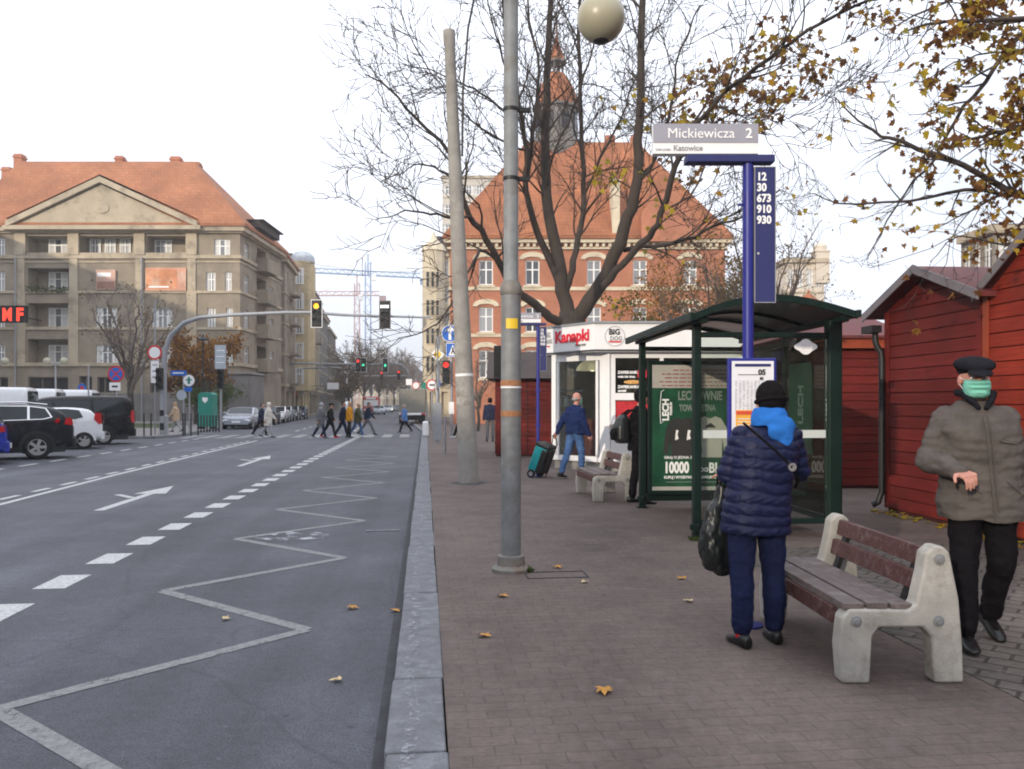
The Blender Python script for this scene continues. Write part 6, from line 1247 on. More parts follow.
wtext('ZAPIEKANKA', .085, 'white_text', .22, kz(373.5), .004, .95); wtext('mala lub duza', .07, 'white_text', .22, kz(377.5), .003); wtext('ZAPIEKANKA', .085, 'white_text', .22, kz(388), .004, .95); wtext('specjal', .07, 'white_text', .22, kz(391.5), .003)
mb = MB(MW); mb.M = MW; mb.box(.66, .86, .012, .018, kz(377.5), kz(370)); mb.build('window_sticker', G['red_text'], kq); mb = MB(MW); mb.ell((.55, .013, kz(382)), (.2, .006, .045), 16, 8); mb.build('food_picture', mat('bread', (.6, .33, .1), .6, var=.4, vs=20), kq)

# ---- red wooden stalls
def plank_wall(mb, M, w_, z0, zf, ph=.16, gap=.012, th=.025):
    """planks across a wall w_ wide; zf(x) is the top edge"""
    old = mb.M; mb.M = old @ M; n = 24; z = z0; j = 0
    xs = [w_ * k / n for k in range(n + 1)]; top = max(zf(x) for x in xs)
    while z < top - .02:
        z1 = z + ph - gap; run = []
        inside = [x for x in xs if zf(x) > z + .01]
        if inside:
            a, b = min(inside), max(inside); a2 = [x for x in xs if zf(x) >= min(z1, top)]; q = [(a, z), (b, z)]
            ta, tb = (min(a2), max(a2)) if a2 else ((a + b) / 2, (a + b) / 2); zt = min(z1, top)
            o_ = .003 * ((j * 7) % 3); mb.prism_y([(a, z), (b, z), (tb, zt), (ta, zt)], -th - o_, 0)
        z += ph; j += 1
    mb.M = old
def hut(label, M_o, rz, w_, dp, eave, ridge, wm, over=.32, ph=.16, corner=None, skip=None):
    """gable wall along local x at y=0 (facing -y)"""
    t = thing('market_stall', label, 'market stall', M_o, rz, 'red wooden market stalls'); zf = lambda x: eave + (ridge - eave) * (1 - abs(x - w_ / 2) / (w_ / 2))
    mb = MB(); plank_wall(mb, Matrix(), w_, .06, zf, ph); plank_wall(mb, left_M(dp), dp, .06, lambda x: eave, ph); plank_wall(mb, side_M(w_), dp, .06, lambda x: eave, ph)
    mb.build('wall', G[wm], t)
    mb = MB(); mb.prism_y([(.004, .0), (w_ - .004, 0), (w_ - .004, eave - .01), (w_ / 2, ridge - .02), (.004, eave - .01)], .004, dp - .004); mb.build('frame', mat('frame_dark', (.05, .008, .006), .8, var=.2), t)
    mb = MB(); th = .06; sl = (ridge - eave) / (w_ / 2)
    for s in (-1, 1):
        xe = w_ / 2 + s * (w_ / 2 + over); ze = eave - sl * over; mb.add([(w_ / 2, -over, ridge + .01), (xe, -over, ze + .01), (xe, dp + .1, ze + .01), (w_ / 2, dp + .1, ridge + .01), (w_ / 2, -over, ridge + th), (xe, -over, ze + th), (xe, dp + .1, ze + th), (w_ / 2, dp + .1, ridge + th)], [(3, 2, 1, 0), (4, 5, 6, 7), (0, 1, 5, 4), (1, 2, 6, 5), (2, 3, 7, 6)])
    rf = mb.build('roof', G['hut_roof'], t)
    mb = MB()
    for s in (-1, 1):
        xe = w_ / 2 + s * (w_ / 2 + over); ze = eave - sl * over; mb.add([(w_ / 2, -over - .02, ridge - .03), (xe, -over - .02, ze - .03), (xe, -over - .002, ze - .03), (w_ / 2, -over - .002, ridge - .03), (w_ / 2, -over - .02, ridge + th + .02), (xe, -over - .02, ze + th + .02), (xe, -over - .002, ze + th + .02), (w_ / 2, -over - .002, ridge + th + .02)], [(0, 1, 5, 4), (3, 2, 1, 0), (4, 5, 6, 7), (7, 6, 2, 3), (1, 2, 6, 5)])
    mb.build('barge_board', G['hut_trim'], rf)
    for x in (-.005, w_ - .085): mb = MB(); mb.box(x, x + .09, -.05, -.034, .05, eave - .02); mb.build('corner_board', G[corner or wm], t)
    return t
h0 = P(888, 11.25, .1); h1 = P(985, 9.2, .1); dv = h1 - h0; hr = math.atan2(dv.y, dv.x); hw_ = dv.length
H1 = hut('dark red plank stall with grey edged gable behind the old man', tuple(h0), hr, hw_, 2.6, ZP(312, 11.25) - .1, ZP(266, 10.2) - .16, 'hut_red', over=.24)
u = dv.normalized(); h2 = h0 + u * (hw_ + .03); H2 = hut('red plank stall coloured brighter for sunlight at the right edge of the photo', tuple(h2), hr, 2.5, 2.6, 2.78, 3.6, 'hut_sunlit', over=.1, corner='hut_orange')
h3 = h0 + u * (hw_ + 2.6); H3 = hut('red plank stall out on the far right behind the old man', tuple(h3), hr, 2.3, 2.6, 2.6, 3.3, 'hut_red', over=.26)
# gutter and downpipe on the corner of the dark stall
dpx = P(886, 11.2, .1); mb = MB(); lx = (Matrix.Rotation(-hr, 4, 'Z') @ (dpx - h0)); z = lambda py: ZP(py, 11.2) - .1
mb.path([(-.05, -.16, z(330)), (-.05, -.16, z(340)), (-.04, -.14, z(346)), (-.02, -.09, z(352)), (-.01, -.085, z(360)), (-.01, -.085, z(492)), (-.03, -.13, z(503)), (-.06, -.2, z(506))], .042, 12); mb.cbox((-.08, -.2, z(329)), (.3, .14, .1)); mb.build('downpipe', G['black_metal'], H1, True)
# the stall across the back, facing us, with gutter board and small lantern roof
h4 = P(805, 14.2, .1); t = thing('market_stall', 'red stall facing us behind the shelter with dark red roof', 'market stall', tuple(h4), -TH, 'red wooden market stalls'); w4 = (898 - 805) / F * 14.2; e4 = ZP(347, 14.2) - .1
mb = MB(); plank_wall(mb, Matrix(), w4, .06, lambda x: e4, .15); plank_wall(mb, left_M(2.4), 2.4, .06, lambda x: e4, .15); mb.build('wall', G['hut_red'], t); mb = MB(); mb.box(.004, w4 - .004, .004, 2.4, 0, e4); mb.build('frame', G['frame_dark'], t)
mb = MB(); mb.box(-.2, w4 + .1, -.16, -.04, e4 - .03, e4 + .15); mb.build('fascia_board', G['hut_orange'], t)
mb = MB(); mb.add([(-.3, -.22, e4 + .14), (w4 + .2, -.22, e4 + .14), (w4 - .3, 1.6, ZP(309, 15.6) - .1), (.3, 1.6, ZP(309, 15.6) - .1), (-.3, -.22, e4 + .19), (w4 + .2, -.22, e4 + .19), (w4 - .3, 1.6, ZP(309, 15.6) - .05), (.3, 1.6, ZP(309, 15.6) - .05), (w4 + .2, 3.2, e4 + .19), (-.3, 3.2, e4 + .19)], [(3, 2, 1, 0), (4, 5, 6, 7), (0, 1, 5, 4), (7, 6, 8, 9), (5, 8, 6), (4, 7, 9)]); rf = mb.build('roof', G['hut_roof'], t)
mb = MB(); xm = (838 - 805) / F * 15.6; zz_ = ZP(309, 15.6) - .2; mb.box(xm - .12, xm + .12, 1.45, 1.7, zz_, zz_ + .25); mb.lathe([(.28, zz_ + .24), (.02, zz_ + .44)], 4, (xm, 1.57, 0)); mb.lathe([(.02, zz_ + .44), (.03, zz_ + .47), (.01, zz_ + .5)], 8, (xm, 1.57, 0)); mb.build('roof_lantern', G['brick_red'], rf)
# the shuttered red stall left of the kiosk
h5 = CF((496 - 512) / F * 23, 23, .1); t = thing('market_stall', 'closed red stall with dark overhanging front between the lamp post and kiosk', 'market stall', tuple(h5), -TH, 'red wooden market stalls'); w5 = 3.2; e5 = ZP(378, 23) - .1
mb = MB(); plank_wall(mb, Matrix(), w5, .06, lambda x: e5, .13); plank_wall(mb, left_M(2.6), 2.6, .06, lambda x: e5, .13); mb.build('wall', G['hut_red'], t); mb = MB(); mb.box(.004, w5 - .004, .004, 2.6, 0, e5); mb.build('frame', G['frame_dark'], t)
mb = MB(); mb.add([(-.25, -.35, e5 - .02), (w5, -.35, e5 - .02), (w5, 1.3, ZP(349, 23) - .1), (-.25, 1.3, ZP(349, 23) - .1), (-.25, 3, e5), (w5, 3, e5)], [(0, 1, 2, 3), (3, 2, 5, 4), (0, 3, 4), (0, 4, 5, 1)]); mb.build('roof', G['slate_dark'], t)
mb = MB(); mb.box(-.05, .2, -.52, -.36, ZP(378, 23) - .1, ZP(347, 23) - .1); mb.build('side_sign', G['black_matte'], t)
mb = MB()
for x in (.9, 1.7): mb.box(x - .02, x + .02, -.045, -.03, .1, e5 - .05)
mb.build('shutter_seam', G['frame_dark'], t)
# ================================================================== FAR STREET FURNITURE
def disc(mb, x, z, r, y0, y1, n=24): mb.prism_y([(x + r * math.cos(2 * math.pi * k / n), z + r * math.sin(2 * math.pi * k / n)) for k in range(n)], y0, y1)
def signal_head(t, x, y, z, s, lit_i, lit_m, back=None, facing=-1):
    """three lens head, centre x,z; s = lens spacing"""
    mb = MB(); mb.box(x - s * .5, x + s * .5, y, y + s * .5, z - s * 1.6, z + s * 1.6); h = mb.build('signal_head', G['black_metal'], t, bevel=.02)
    if back: mb = MB(); mb.box(x - s * .78, x + s * .78, y + s * .2, y + s * .24, z - s * 1.9, z + s * 1.9); mb.build('backboard', G[back], h); mb = MB(); mb.box(x - s * .68, x + s * .68, y + s * .17, y + s * .195, z - s * 1.8, z + s * 1.8); mb.build('backboard_face', G['black_metal'], h)
    for i in range(3):
        zz = z + s * (1 - i); mb = MB(); disc(mb, x, zz, s * .36, y - .02, y - .003, 20); mb.build('lens', G[lit_m if i == lit_i else 'lens_off'], h)
        mb = MB(); n = 10; 
        for k in range(n): a, b = math.pi * k / n, math.pi * (k + 1) / n; mb.poly([(x + s * .4 * math.cos(a), y, zz + s * .4 * math.sin(a)), (x + s * .4 * math.cos(b), y, zz + s * .4 * math.sin(b)), (x + s * .4 * math.cos(b), y - s * .45, zz + s * .4 * math.sin(b)), (x + s * .4 * math.cos(a), y - s * .45, zz + s * .4 * math.sin(a))])
        mb.build('visor', G['black_metal'], h)
    return h
# ---- arched mast over the road (nearest)
Dg = 39.0; kg = Dg / F; go = P(164, Dg, .11); t = thing('signal_mast', 'tall grey mast arching over the road with amber and white signals', 'traffic light', tuple(go), -TH)
gx = lambda px: (px - 164) * kg; gz = lambda py: ZP(py, Dg) - .11
mb = MB(); mb.path([(0, 0, 0), (0, 0, gz(370)), (gx(165), 0, gz(350)), (gx(171), 0, gz(335)), (gx(184), 0, gz(323)), (gx(200), 0, gz(317.5)), (gx(230), 0, gz(315)), (gx(285), 0, gz(312.5)), (gx(310), 0, gz(312.5)), (gx(345), 0, gz(315)), (gx(431), 0, gz(317.5))], [.14, .13, .125, .12, .11, .1, .09, .08, .075, .07, .05], 12); mb.build('mast', G['steel_grey'], t, True)
mb = MB(); mb.lathe([(.2, 0), (.2, .9), (.15, .95)], 12); mb.build('mast_base', G['steel_grey'], t, True)
signal_head(t, gx(317.5), -.25, gz(314), .36, 0, 'amber_lit', 'sign_white'); h = signal_head(t, gx(385.5), -.25, gz(315), .36, 9, 'white_lit', 'galv_dark')
mb = MB(); mb.box(gx(385.5) - .2, gx(385.5) + .2, -.29, -.272, gz(308.5), gz(305.8)); mb.build('tram_signal', G['white_lit'], h)
# second and third masts farther off
Dh = 88.0; kh = Dh / F; ho = P(286, Dh, .1); t = thing('signal_mast', 'second signal mast across the road with small red and green lights', 'traffic light', tuple(ho), -TH); hx = lambda px: (px - 286) * kh; hz = lambda py: ZP(py, Dh) - .1
mb = MB(); mb.path([(0, 0, 0), (0, 0, hz(368)), (hx(287), 0, hz(364)), (hx(300), 0, hz(363.5)), (hx(380), 0, hz(364.5))], [.16, .15, .13, .12, .08], 8); mb.path([(hx(302), .5, hz(368)), (hx(340), .5, hz(367.5))], .1, 6); mb.build('mast', G['steel_grey'], t, True)
signal_head(t, hx(358.5), -.3, hz(365), .42, 0, 'red_lit', 'sign_white'); signal_head(t, hx(364), -.3, hz(365), .42, 1, 'green_lit', 'sign_white'); signal_head(t, hx(385.5), -.3, hz(365.5), .42, 1, 'green_lit', 'sign_white')
ho2 = P(409, 92, .1); t = thing('signal_mast', 'white arching mast curving in from the right pavement far off', 'traffic light', tuple(ho2), -TH); k2 = 92 / F
mb = MB(); mb.path([(0, 0, 0), (0, 0, ZP(378, 92)), (-.3, 0, ZP(370, 92)), (-.9, 0, ZP(365.5, 92)), (-2, 0, ZP(363.5, 92)), (-3.4, 0, ZP(363.5, 92))], [.16, .15, .14, .12, .1, .08], 8); mb.build('mast', G['steel_grey'], t, True)
Di = 122.0; io = P(352, Di, 0); t = thing('signal_mast', 'third and farthest mast with two small red lights', 'traffic light', tuple(io), -TH); ki = Di / F
mb = MB(); mb.path([(0, 0, 0), (0, 0, ZP(382, Di)), (.1, 0, ZP(378, Di)), (.8, 0, ZP(376, Di)), (8.5, 0, ZP(376, Di))], [.16, .15, .13, .11, .09], 8); mb.path([(0, 0, ZP(376.5, Di)), (-2.2, 0, ZP(375.5, Di))], .09, 6); mb.build('mast', G['steel_grey'], t, True)
signal_head(t, (382 - 352) * ki, -.3, ZP(376, Di), .45, 0, 'red_lit'); signal_head(t, (399 - 352) * ki, -.3, ZP(375, Di), .45, 0, 'red_lit')
# ---- sign poles
def sign_pole(name, label, px, D, base, ptop, parts, r=.04, cat='road sign', pm='steel_grey', group=None):
    o = P(px, D, base); t = thing(name, label, cat, tuple(o), -TH, group); mb = MB(); mb.tube((0, .06, 0), (0, .06, ZP(ptop, D) - base), r, n=8); mb.build('pole', G[pm], t, True); k = D / F
    X = lambda q: (q - px) * k; Z = lambda q: ZP(q, D) - base
    for p in parts:
        mb = MB(); kd = p[0]; nm = p[1]
        if kd == 'disc': disc(mb, X(p[3]), Z(p[4]), p[5] * k, -.02, .0); o2 = mb.build(nm, G[p[2]], t)
        elif kd == 'rect': mb.box(X(p[3]), X(p[5]), -.02, 0, Z(p[6]), Z(p[4])); o2 = mb.build(nm, G[p[2]], t)
        elif kd == 'poly': mb.prism_y([(X(a), Z(b)) for a, b in p[3]], -.02, 0); o2 = mb.build(nm, G[p[2]], t)
        for i, q in enumerate(p[-1] if isinstance(p[-1], list) and kd != 'poly' else (p[4] if kd == 'poly' and len(p) > 4 else [])):
            mb = MB(); y = -.024 - .004 * i
            if q[0] == 'disc': disc(mb, X(q[2]), Z(q[3]), q[4] * k, y, -.021)
            elif q[0] == 'rect': mb.box(X(q[2]), X(q[4]), y, -.021, Z(q[5]), Z(q[3]))
            else: mb.prism_y([(X(a), Z(b)) for a, b in q[2]], y, -.021)
            mb.build('sign_symbol', G[q[1]], o2)
    return t, X, Z
arw = [('poly', 'sign_white', [(448.6, 340), (451.4, 340), (451.4, 331), (455, 331), (450, 325), (445, 331), (448.6, 331)])]
tg, X, Z = sign_pole('signal_post', 'signal post with blue arrow sign, crossing sign and red light on the right pavement', 451.5, 36, .1, 322, [('disc', 'arrow_sign', 'sign_blue', 450, 333.5, 8.5, [('disc', 'sign_white', 450, 333.5, 8.5), ('disc', 'sign_blue', 450, 333.5, 7.9)] + arw),
    ('rect', 'crossing_sign', 'sign_white', 446, 343, 459.5, 357, [('rect', 'sign_blue', 446.5, 343.6, 459, 356.4), ('poly', 'sign_white', [(448.5, 355.5), (457, 355.5), (452.8, 344.6)]), ('poly', 'black_text', [(450.8, 354), (452.2, 350), (452, 347.5), (453.6, 347.5), (453.8, 350), (455, 354), (453.9, 354), (453, 351.5), (451.8, 354)])])], .06, 'traffic light')
signal_head(tg, X(446.5), -.3, Z(372.5), .33, 0, 'red_lit'); 
mb = MB(); mb.box(X(456), X(462), .1, .4, Z(387), Z(358)); mb.build('side_signal', G['black_metal'], tg); mb = MB(); mb.box(X(449), X(454), -.06, .0, Z(414), Z(402)); mb.build('push_button', G['sign_white'], tg)
sign_pole('priority_sign', 'yellow and white diamond priority sign on a grey post', 437.5, 39, .1, 336, [('poly', 'sign_face', 'sign_white', [(430.5, 354.5), (437.5, 347), (444.5, 354.5), (437.5, 362)], [('poly', 'yellow', [(433, 354.5), (437.5, 349.5), (442, 354.5), (437.5, 359.5)])])], .1)
sign_pole('round_sign', 'white round sign with red rim beside small white plates on the right pavement', 432, 46, .1, 374, [('disc', 'sign_face', 'sign_red', 432, 385, 5.6, [('disc', 'sign_white', 432, 385, 4.4), ('rect', 'black_text', 429.5, 384.2, 434.5, 385.8)]), ('rect', 'plate', 'sign_white', 435.4, 387, 440, 394, []), ('rect', 'plate', 'sign_blue', 435.2, 380, 440.5, 386, [])], .05)
sign_pole('round_sign', 'small white round sign over the grey lorry', 416, 66, .1, 378, [('disc', 'sign_face', 'sign_red', 416, 385.5, 4, [('disc', 'sign_white', 416, 385.5, 3.2)]), ('rect', 'plate', 'sign_white', 406, 379, 412, 385, []), ('rect', 'plate', 'bin_green', 421, 382.5, 426, 388.5, [])], .05)
sign_pole('grey_post', 'short grey post box on the right pavement edge', 437.5, 31, .1, 402, [('rect', 'cabinet', 'steel_grey', 433.5, 403, 441.5, 440, [])], .08, 'post')
for px, D, lab in ((445, 24, 'thin bent metal post on the kerb near the leaning pole'), (427.5, 50, 'thin post further along the right kerb'),): sign_pole('bollard', lab, px, D, .1, 418 if D < 30 else 402, [], .03, 'bollard')
o = P(425.5, 37, .1); mb = MB(); mb.cbox((0, 0, .35), (.28, .4, .7)); q = mb.build('stone_bollard', G['sign_white'], bevel=.08); q.location = o; tag(q, 'short pale bollard at the end of the kerb', 'bollard')
# left side
nost = [('disc', 'sign_blue', 116, 374, 6.6), ('poly', 'sign_red', [(111.3, 370.3), (112.3, 369.3), (120.7, 377.7), (119.7, 378.7)]), ('poly', 'sign_red', [(119.7, 369.3), (120.7, 370.3), (112.3, 378.7), (111.3, 377.7)])]
sign_pole('no_stopping_sign', 'round blue and red no stopping sign with white plate behind the black van', 116, 40, 0, 366, [('disc', 'sign_face', 'sign_red', 116, 374, 8.3, nost), ('rect', 'plate', 'sign_white', 109.5, 382.5, 120.5, 390.5, [('rect', 'black_text', 112, 385.5, 118, 387.5)])])
sign_pole('round_sign', 'white round sign with red rim above white plates on the left pavement', 154.5, 39, .11, 300, [('disc', 'sign_face', 'sign_red', 154.8, 352.5, 7.4, [('disc', 'sign_white', 154.8, 352.5, 5.6)]), ('rect', 'plate', 'sign_white', 151, 361, 159, 383, [('rect', 'paper_grey', 152.5, 364, 157.5, 366), ('rect', 'paper_grey', 152.5, 370, 157, 372), ('rect', 'paper_grey', 152.5, 376, 157.5, 378)])])
sign_pole('street_name_sign', 'blue street name sign on a thin post left of the round white green sign', 183, 41, .11, 371, [('rect', 'name_plate', 'sign_blue', 171, 370.5, 186.5, 375.6, [('rect', 'sign_white', 173, 372.4, 184, 373.6)])])
sign_pole('round_sign', 'white and green round sign with a blue plate beneath', 189, 40, .11, 374, [('disc', 'sign_face', 'sign_white', 189, 380.5, 5.6, [('rect', 'bin_green', 187.8, 377, 190.2, 384), ('rect', 'bin_green', 186, 379.2, 192, 380.6)]), ('rect', 'plate', 'sign_blue', 184.5, 387, 192, 391.5, []), ('disc', 'sign_back', 'sheet_grey', 181.5, 395, 5, [])])
ts, X, Z = sign_pole('sign_board', 'tall grey information board on a post with a signal by the left crossing', 220.5, 44, .11, 345, [('rect', 'board', 'sheet_grey', 215, 345, 226, 369, [('rect', 'sign_white', 216.5, 350, 224.5, 351), ('rect', 'sign_white', 216.5, 356, 224.5, 357), ('rect', 'sign_white', 216.5, 362, 224.5, 363)])], .07); signal_head(ts, X(222), -.25, Z(379), .34, 9, 'red_lit')
ts, X, Z = sign_pole('signal_post', 'black and white striped signal post by the railing on the left', 161.3, 38.6, .11, 374, [], .09, 'traffic light'); signal_head(ts, X(161.3), -.25, Z(379), .33, 9, 'red_lit')
mb = MB()
for a, b in ((410, 416), (423, 430)): mb.tube((0, .06, Z(b)), (0, .06, Z(a)), .095, n=10)
mb.build('stripe', G['black_matte'], ts)
def globes(px, D, zs, label, base=0., px2=None):
    o = P(px, D, base); t = thing('globe_lamp', label, 'street lamp', tuple(o), -TH, 'globe lamps by the corner building'); k = D / F; mb = MB(); z = ZP(364, D) - base; mb.tube((0, 0, 0), (0, 0, z), .05, n=8); mb.path([(-8.5 * k, 0, z), (8.5 * k, 0, z)], .03, 6); mb.build('pole', G['steel_grey'], t)
    for s in zs: mb = MB(); mb.ell((s * 8.5 * k, 0, z + .16), (.22, .22, .22), 14, 10); mb.build('globe', G['globe'], t, True)
globes(55.5, 48, (-1, 1), 'post with two globe lamps in front of the corner building'); globes(-3.5, 48, (-1, 1), 'post with globe lamps at the far left edge of the photo')
t = thing('hanging_lamp', 'small black lantern hanging on a wire before the corner building', 'street lamp', tuple(P(203, 52, 0))); mb = MB(); z = ZP(339, 52); mb.lathe([(.05, z + .3), (.12, z + .12), (.34, z - .02), (.34, z - .08), (.1, z - .12)], 12); mb.build('shade', G['black_metal'], t, True); mb = MB(); mb.tube((0, 0, 0), (0, 0, z + .3), .045, n=8); mb.build('pole', G['black_metal'], t)
# clothing bin
t = thing('clothing_bin', 'green donation bin with pale emblem standing behind the railing', 'donation bin', tuple(P(205, 48, .11)), -TH); k = 48 / F; mb = MB(); hw2 = 7.2 * k; z0, z1 = .12, ZP(392.5, 48) - .11
mb.prism_y([(-hw2, z0), (hw2, z0), (hw2, z1 - .12), (hw2 - .12, z1), (-hw2 + .12, z1), (-hw2, z1 - .12)], 0, .9); mb.build('body', G['bin_green'], t, bevel=.03)
mb = MB(); mb.prism_y([(-.16, z1 - .3), (.16, z1 - .3), (.16, z1 - .48), (0, z1 - .64), (-.16, z1 - .48)], -.015, -.002); mb.build('emblem', G['sign_white'], t)
for x in (-hw2 + .08, hw2 - .08): mb = MB(); mb.box(x - .05, x + .05, .05, .85, 0, .12); mb.build('foot', G['black_metal'], t)
# railing posts
for i, px in enumerate((144, 151, 183, 185, 191, 198, 201, 204, 207, 210, 213, 216, 219)):
    D = 37.5 if px < 200 else 42; base = .11; mbx = MB(); h = ZP(414 if px < 200 else 416, D) - base; mbx.tube((0, 0, 0), (0, 0, h), .035, n=8); mbx.ell((0, 0, h), (.045, .045, .045), 8, 6); q = mbx.build('railing_post', G['black_metal']); q.location = P(px, D, base)
    tag(q, 'thin black railing post ' + ['at the left end of the row near the van', 'second from the van on the left pavement', 'just left of the white green sign', 'close beside the one left of the white green sign', 'just right of the white green sign', 'left of the donation bin', 'in front of the left edge of the donation bin', 'in front of the left half of the donation bin', 'in front of the middle of the donation bin', 'in front of the right half of the donation bin', 'just right of the donation bin', 'between the donation bin and the information board', 'next to the information board'][i], 'railing post', 'black railing posts on the left pavement')
# blue poster pillar and small boards near the white vans
sign_pole('round_sign', 'purple blue round sign behind the white vans', 82, 52, 0, 383, [('disc', 'sign_face', 'sign_blue', 82, 388, 4.2, [('disc', 'sign_red', 82, 388, 2)])])
sign_pole('flag_post', 'slim grey post without a sign left of the no stopping sign', 88, 47, 0, 366, [], .05, 'post')
# overhead wires
def wire(label, pts, r=.012):
    mb = MB(); mb.path(pts, r, 4); tag(mb.build('overhead_wire', G['black_metal']), label, 'wire')
a, b = PV(870, 268, 30), PV(1010, 205, 22); wire('thin overhead wire sloping up above the red stalls', [tuple(a), tuple((a + b) / 2 - Vector((0, 0, .25))), tuple(b)])
a, b = P(300, 84, ZP(262, 84)), P(425, 90, ZP(272, 90)); wire('thin wire across the street between the houses', [tuple(a), tuple((a + b) / 2 - Vector((0, 0, .5))), tuple(b)], .02)
a, b = P(-40, 30, ZP(378, 30)), P(190, 60, ZP(375, 60))
# fallen leaves, each on its own spot
random.seed(12)
def leaf_mesh(m, s, seed):
    r_ = random.Random(seed); mb = MB(); vs = [(x * s, (y - .4) * s, .005 + abs(x) * s * r_.uniform(-.05, .5) + r_.uniform(0, .008)) for x, y in LEAF]; mb.v = vs; mb.f = [list(range(len(vs)))]; mb.mi = [0]; return mb.mesh('fallen_leaf', G[m])
lm = [leaf_mesh('fallen', .1, 1), leaf_mesh('fallen', .09, 2), leaf_mesh('fallen_pale', .075, 3)]
for i, (px, py, q, lab) in enumerate(((604, 693, 0, 'crumpled orange leaf, the nearest one on the pavement'), (485, 637, 1, 'orange leaf on the pavement left of the lamp post line, near the kerb'), (503, 597, 1, 'small orange leaf just below the foot of the lamp post'), (688, 602, 2, 'pale leaf on the pavement left of the woman'), (681, 579, 1, 'orange leaf on the pavement near the shelter post'), (584, 583, 2, 'pale scrap of leaf right of the utility cover'), (336, 682, 2, 'pale orange leaf on the road, the nearest to us'), (227, 620, 2, 'yellowish leaf on the road inside the zigzag line'), (353, 609, 0, 'brown leaf on the road near the gutter'), (396, 612, 1, 'brown leaf lying in the gutter'), (558, 568, 0, 'orange leaf on the utility cover'), (643, 507, 2, 'pale leaf at the foot of the far shelter post'), (797, 569, 2, 'pale leaf lying by the far end of the near bench'))):
    p = RG(px, py) if px < 400 else SG(px, py); p.z = .006 if px < 400 else .104; q = bpy.data.objects.new('fallen_leaf', lm[q]); COL.objects.link(q); q.location = p; q.rotation_euler = (0, 0, random.uniform(0, 6.28)); tag(q, lab, 'leaf', 'fallen leaves')
mb = MB(); rg2 = random.Random(3)
for k in range(70):
    s = rg2.uniform(0, 3.6); c = h0 + u * s + Vector((-u.y * -1, u.x * -1, 0)) * rg2.uniform(.02, .3); a = rg2.uniform(0, 6.28); z = .104 + rg2.uniform(.004, .03); sz = rg2.uniform(.03, .06)
    mb.poly([(c.x + sz * math.cos(a + f), c.y + sz * math.sin(a + f), z + .012 * math.sin(3 * f)) for f in (0, 1.2, 2.5, 3.7, 5)])
struct(mb.build('leaf_litter', G['leaves_yellow']), 'stuff')
tag(bpy.data.objects['leaf_litter'], 'yellow leaf litter along the foot of the red stalls', 'leaf litter')
mb = MB()
for k in range(60):
    a = rg2.uniform(0, 6.28); r_ = rg2.uniform(0, .1); x, y = r_ * math.cos(a), r_ * math.sin(a) * .6; h = rg2.uniform(.01, .06); mb.poly([(x - .012, y, .004), (x + .012, y, .004), (x + rg2.uniform(-.04, .04), y + rg2.uniform(-.04, .04), h)])
q = mb.build('weed', G['leaves_green']); q.location = Vector((XA - .03, YA - .1, .1)); tag(q, 'tuft of weeds at the foot of the near shelter post', 'weed')
# ================================================================== PEOPLE
# local frame: the person faces +Y, +X is to their right, feet at z = 0
def rot_fwd(fwd, out, side):          # a limb hanging down, swung forward and out
    f, o = R(fwd), R(out); return Vector((side * math.sin(o), math.sin(f) * math.cos(o), -math.cos(f) * math.cos(o)))
def skeleton(H, pose):
    s = H / 1.75; J = {}; hip = Vector((0, 0, 0)); lean = R(pose.get('lean', 0)); up = Vector((math.sin(R(pose.get('side', 0))), math.sin(lean), math.cos(lean))).normalized(); fw = Vector((0, math.cos(lean), -math.sin(lean)))
    J['s'] = s; J['hip'] = hip; J['up'] = up; J['fw'] = fw
    for n, sd in (('R', 1), ('L', -1)):
        a, k = pose.get('leg' + n, (0, 0)); hp = Vector((sd * .092 * s, 0, 0)); th = rot_fwd(a, pose.get('splay', 2), sd); kn = hp + th * .43 * s; sh = rot_fwd(a - k, pose.get('splay', 2) * .4, sd); an = kn + sh * .425 * s
        J['hip' + n], J['knee' + n], J['ank' + n] = hp, kn, an; pt = R(pose.get('foot' + n, 0)); J['toe' + n] = Vector((sd * .12, math.cos(pt), math.sin(pt))).normalized()
    low = min((J['ankR'] - Vector((0, 0, .08 * s))).z - max(0, -math.sin(R(pose.get('footR', 0)))) * .15 * s, (J['ankL'] - Vector((0, 0, .08 * s))).z - max(0, -math.sin(R(pose.get('footL', 0)))) * .15 * s); dz = Vector((0, 0, -low))
    for k in list(J):
        if k[:3] in ('hip', 'kne', 'ank'): J[k] = J[k] + dz
    h = J['hip']; J['chest'] = h + up * .34 * s; J['neck'] = h + up * .545 * s; J['shz'] = h + up * .462 * s
    for n, sd in (('R', 1), ('L', -1)):
        shv = J['shz'] + Vector((sd * .172 * s, 0, 0)); a, o, eb, inn = pose.get('arm' + n, (0, 8, 10, 0)); ua = rot_fwd(a, o, sd); el = shv + ua * .285 * s
        fa = rot_fwd(a + eb, o, sd); fa = Matrix.Rotation(R(inn) * sd, 3, 'Z') @ fa; wr = el + fa * .25 * s; J['sh' + n], J['elb' + n], J['wri' + n], J['far' + n] = shv, el, wr, fa
    J['head'] = J['neck'] + up * .13 * s + fw * .025 * s
    return J
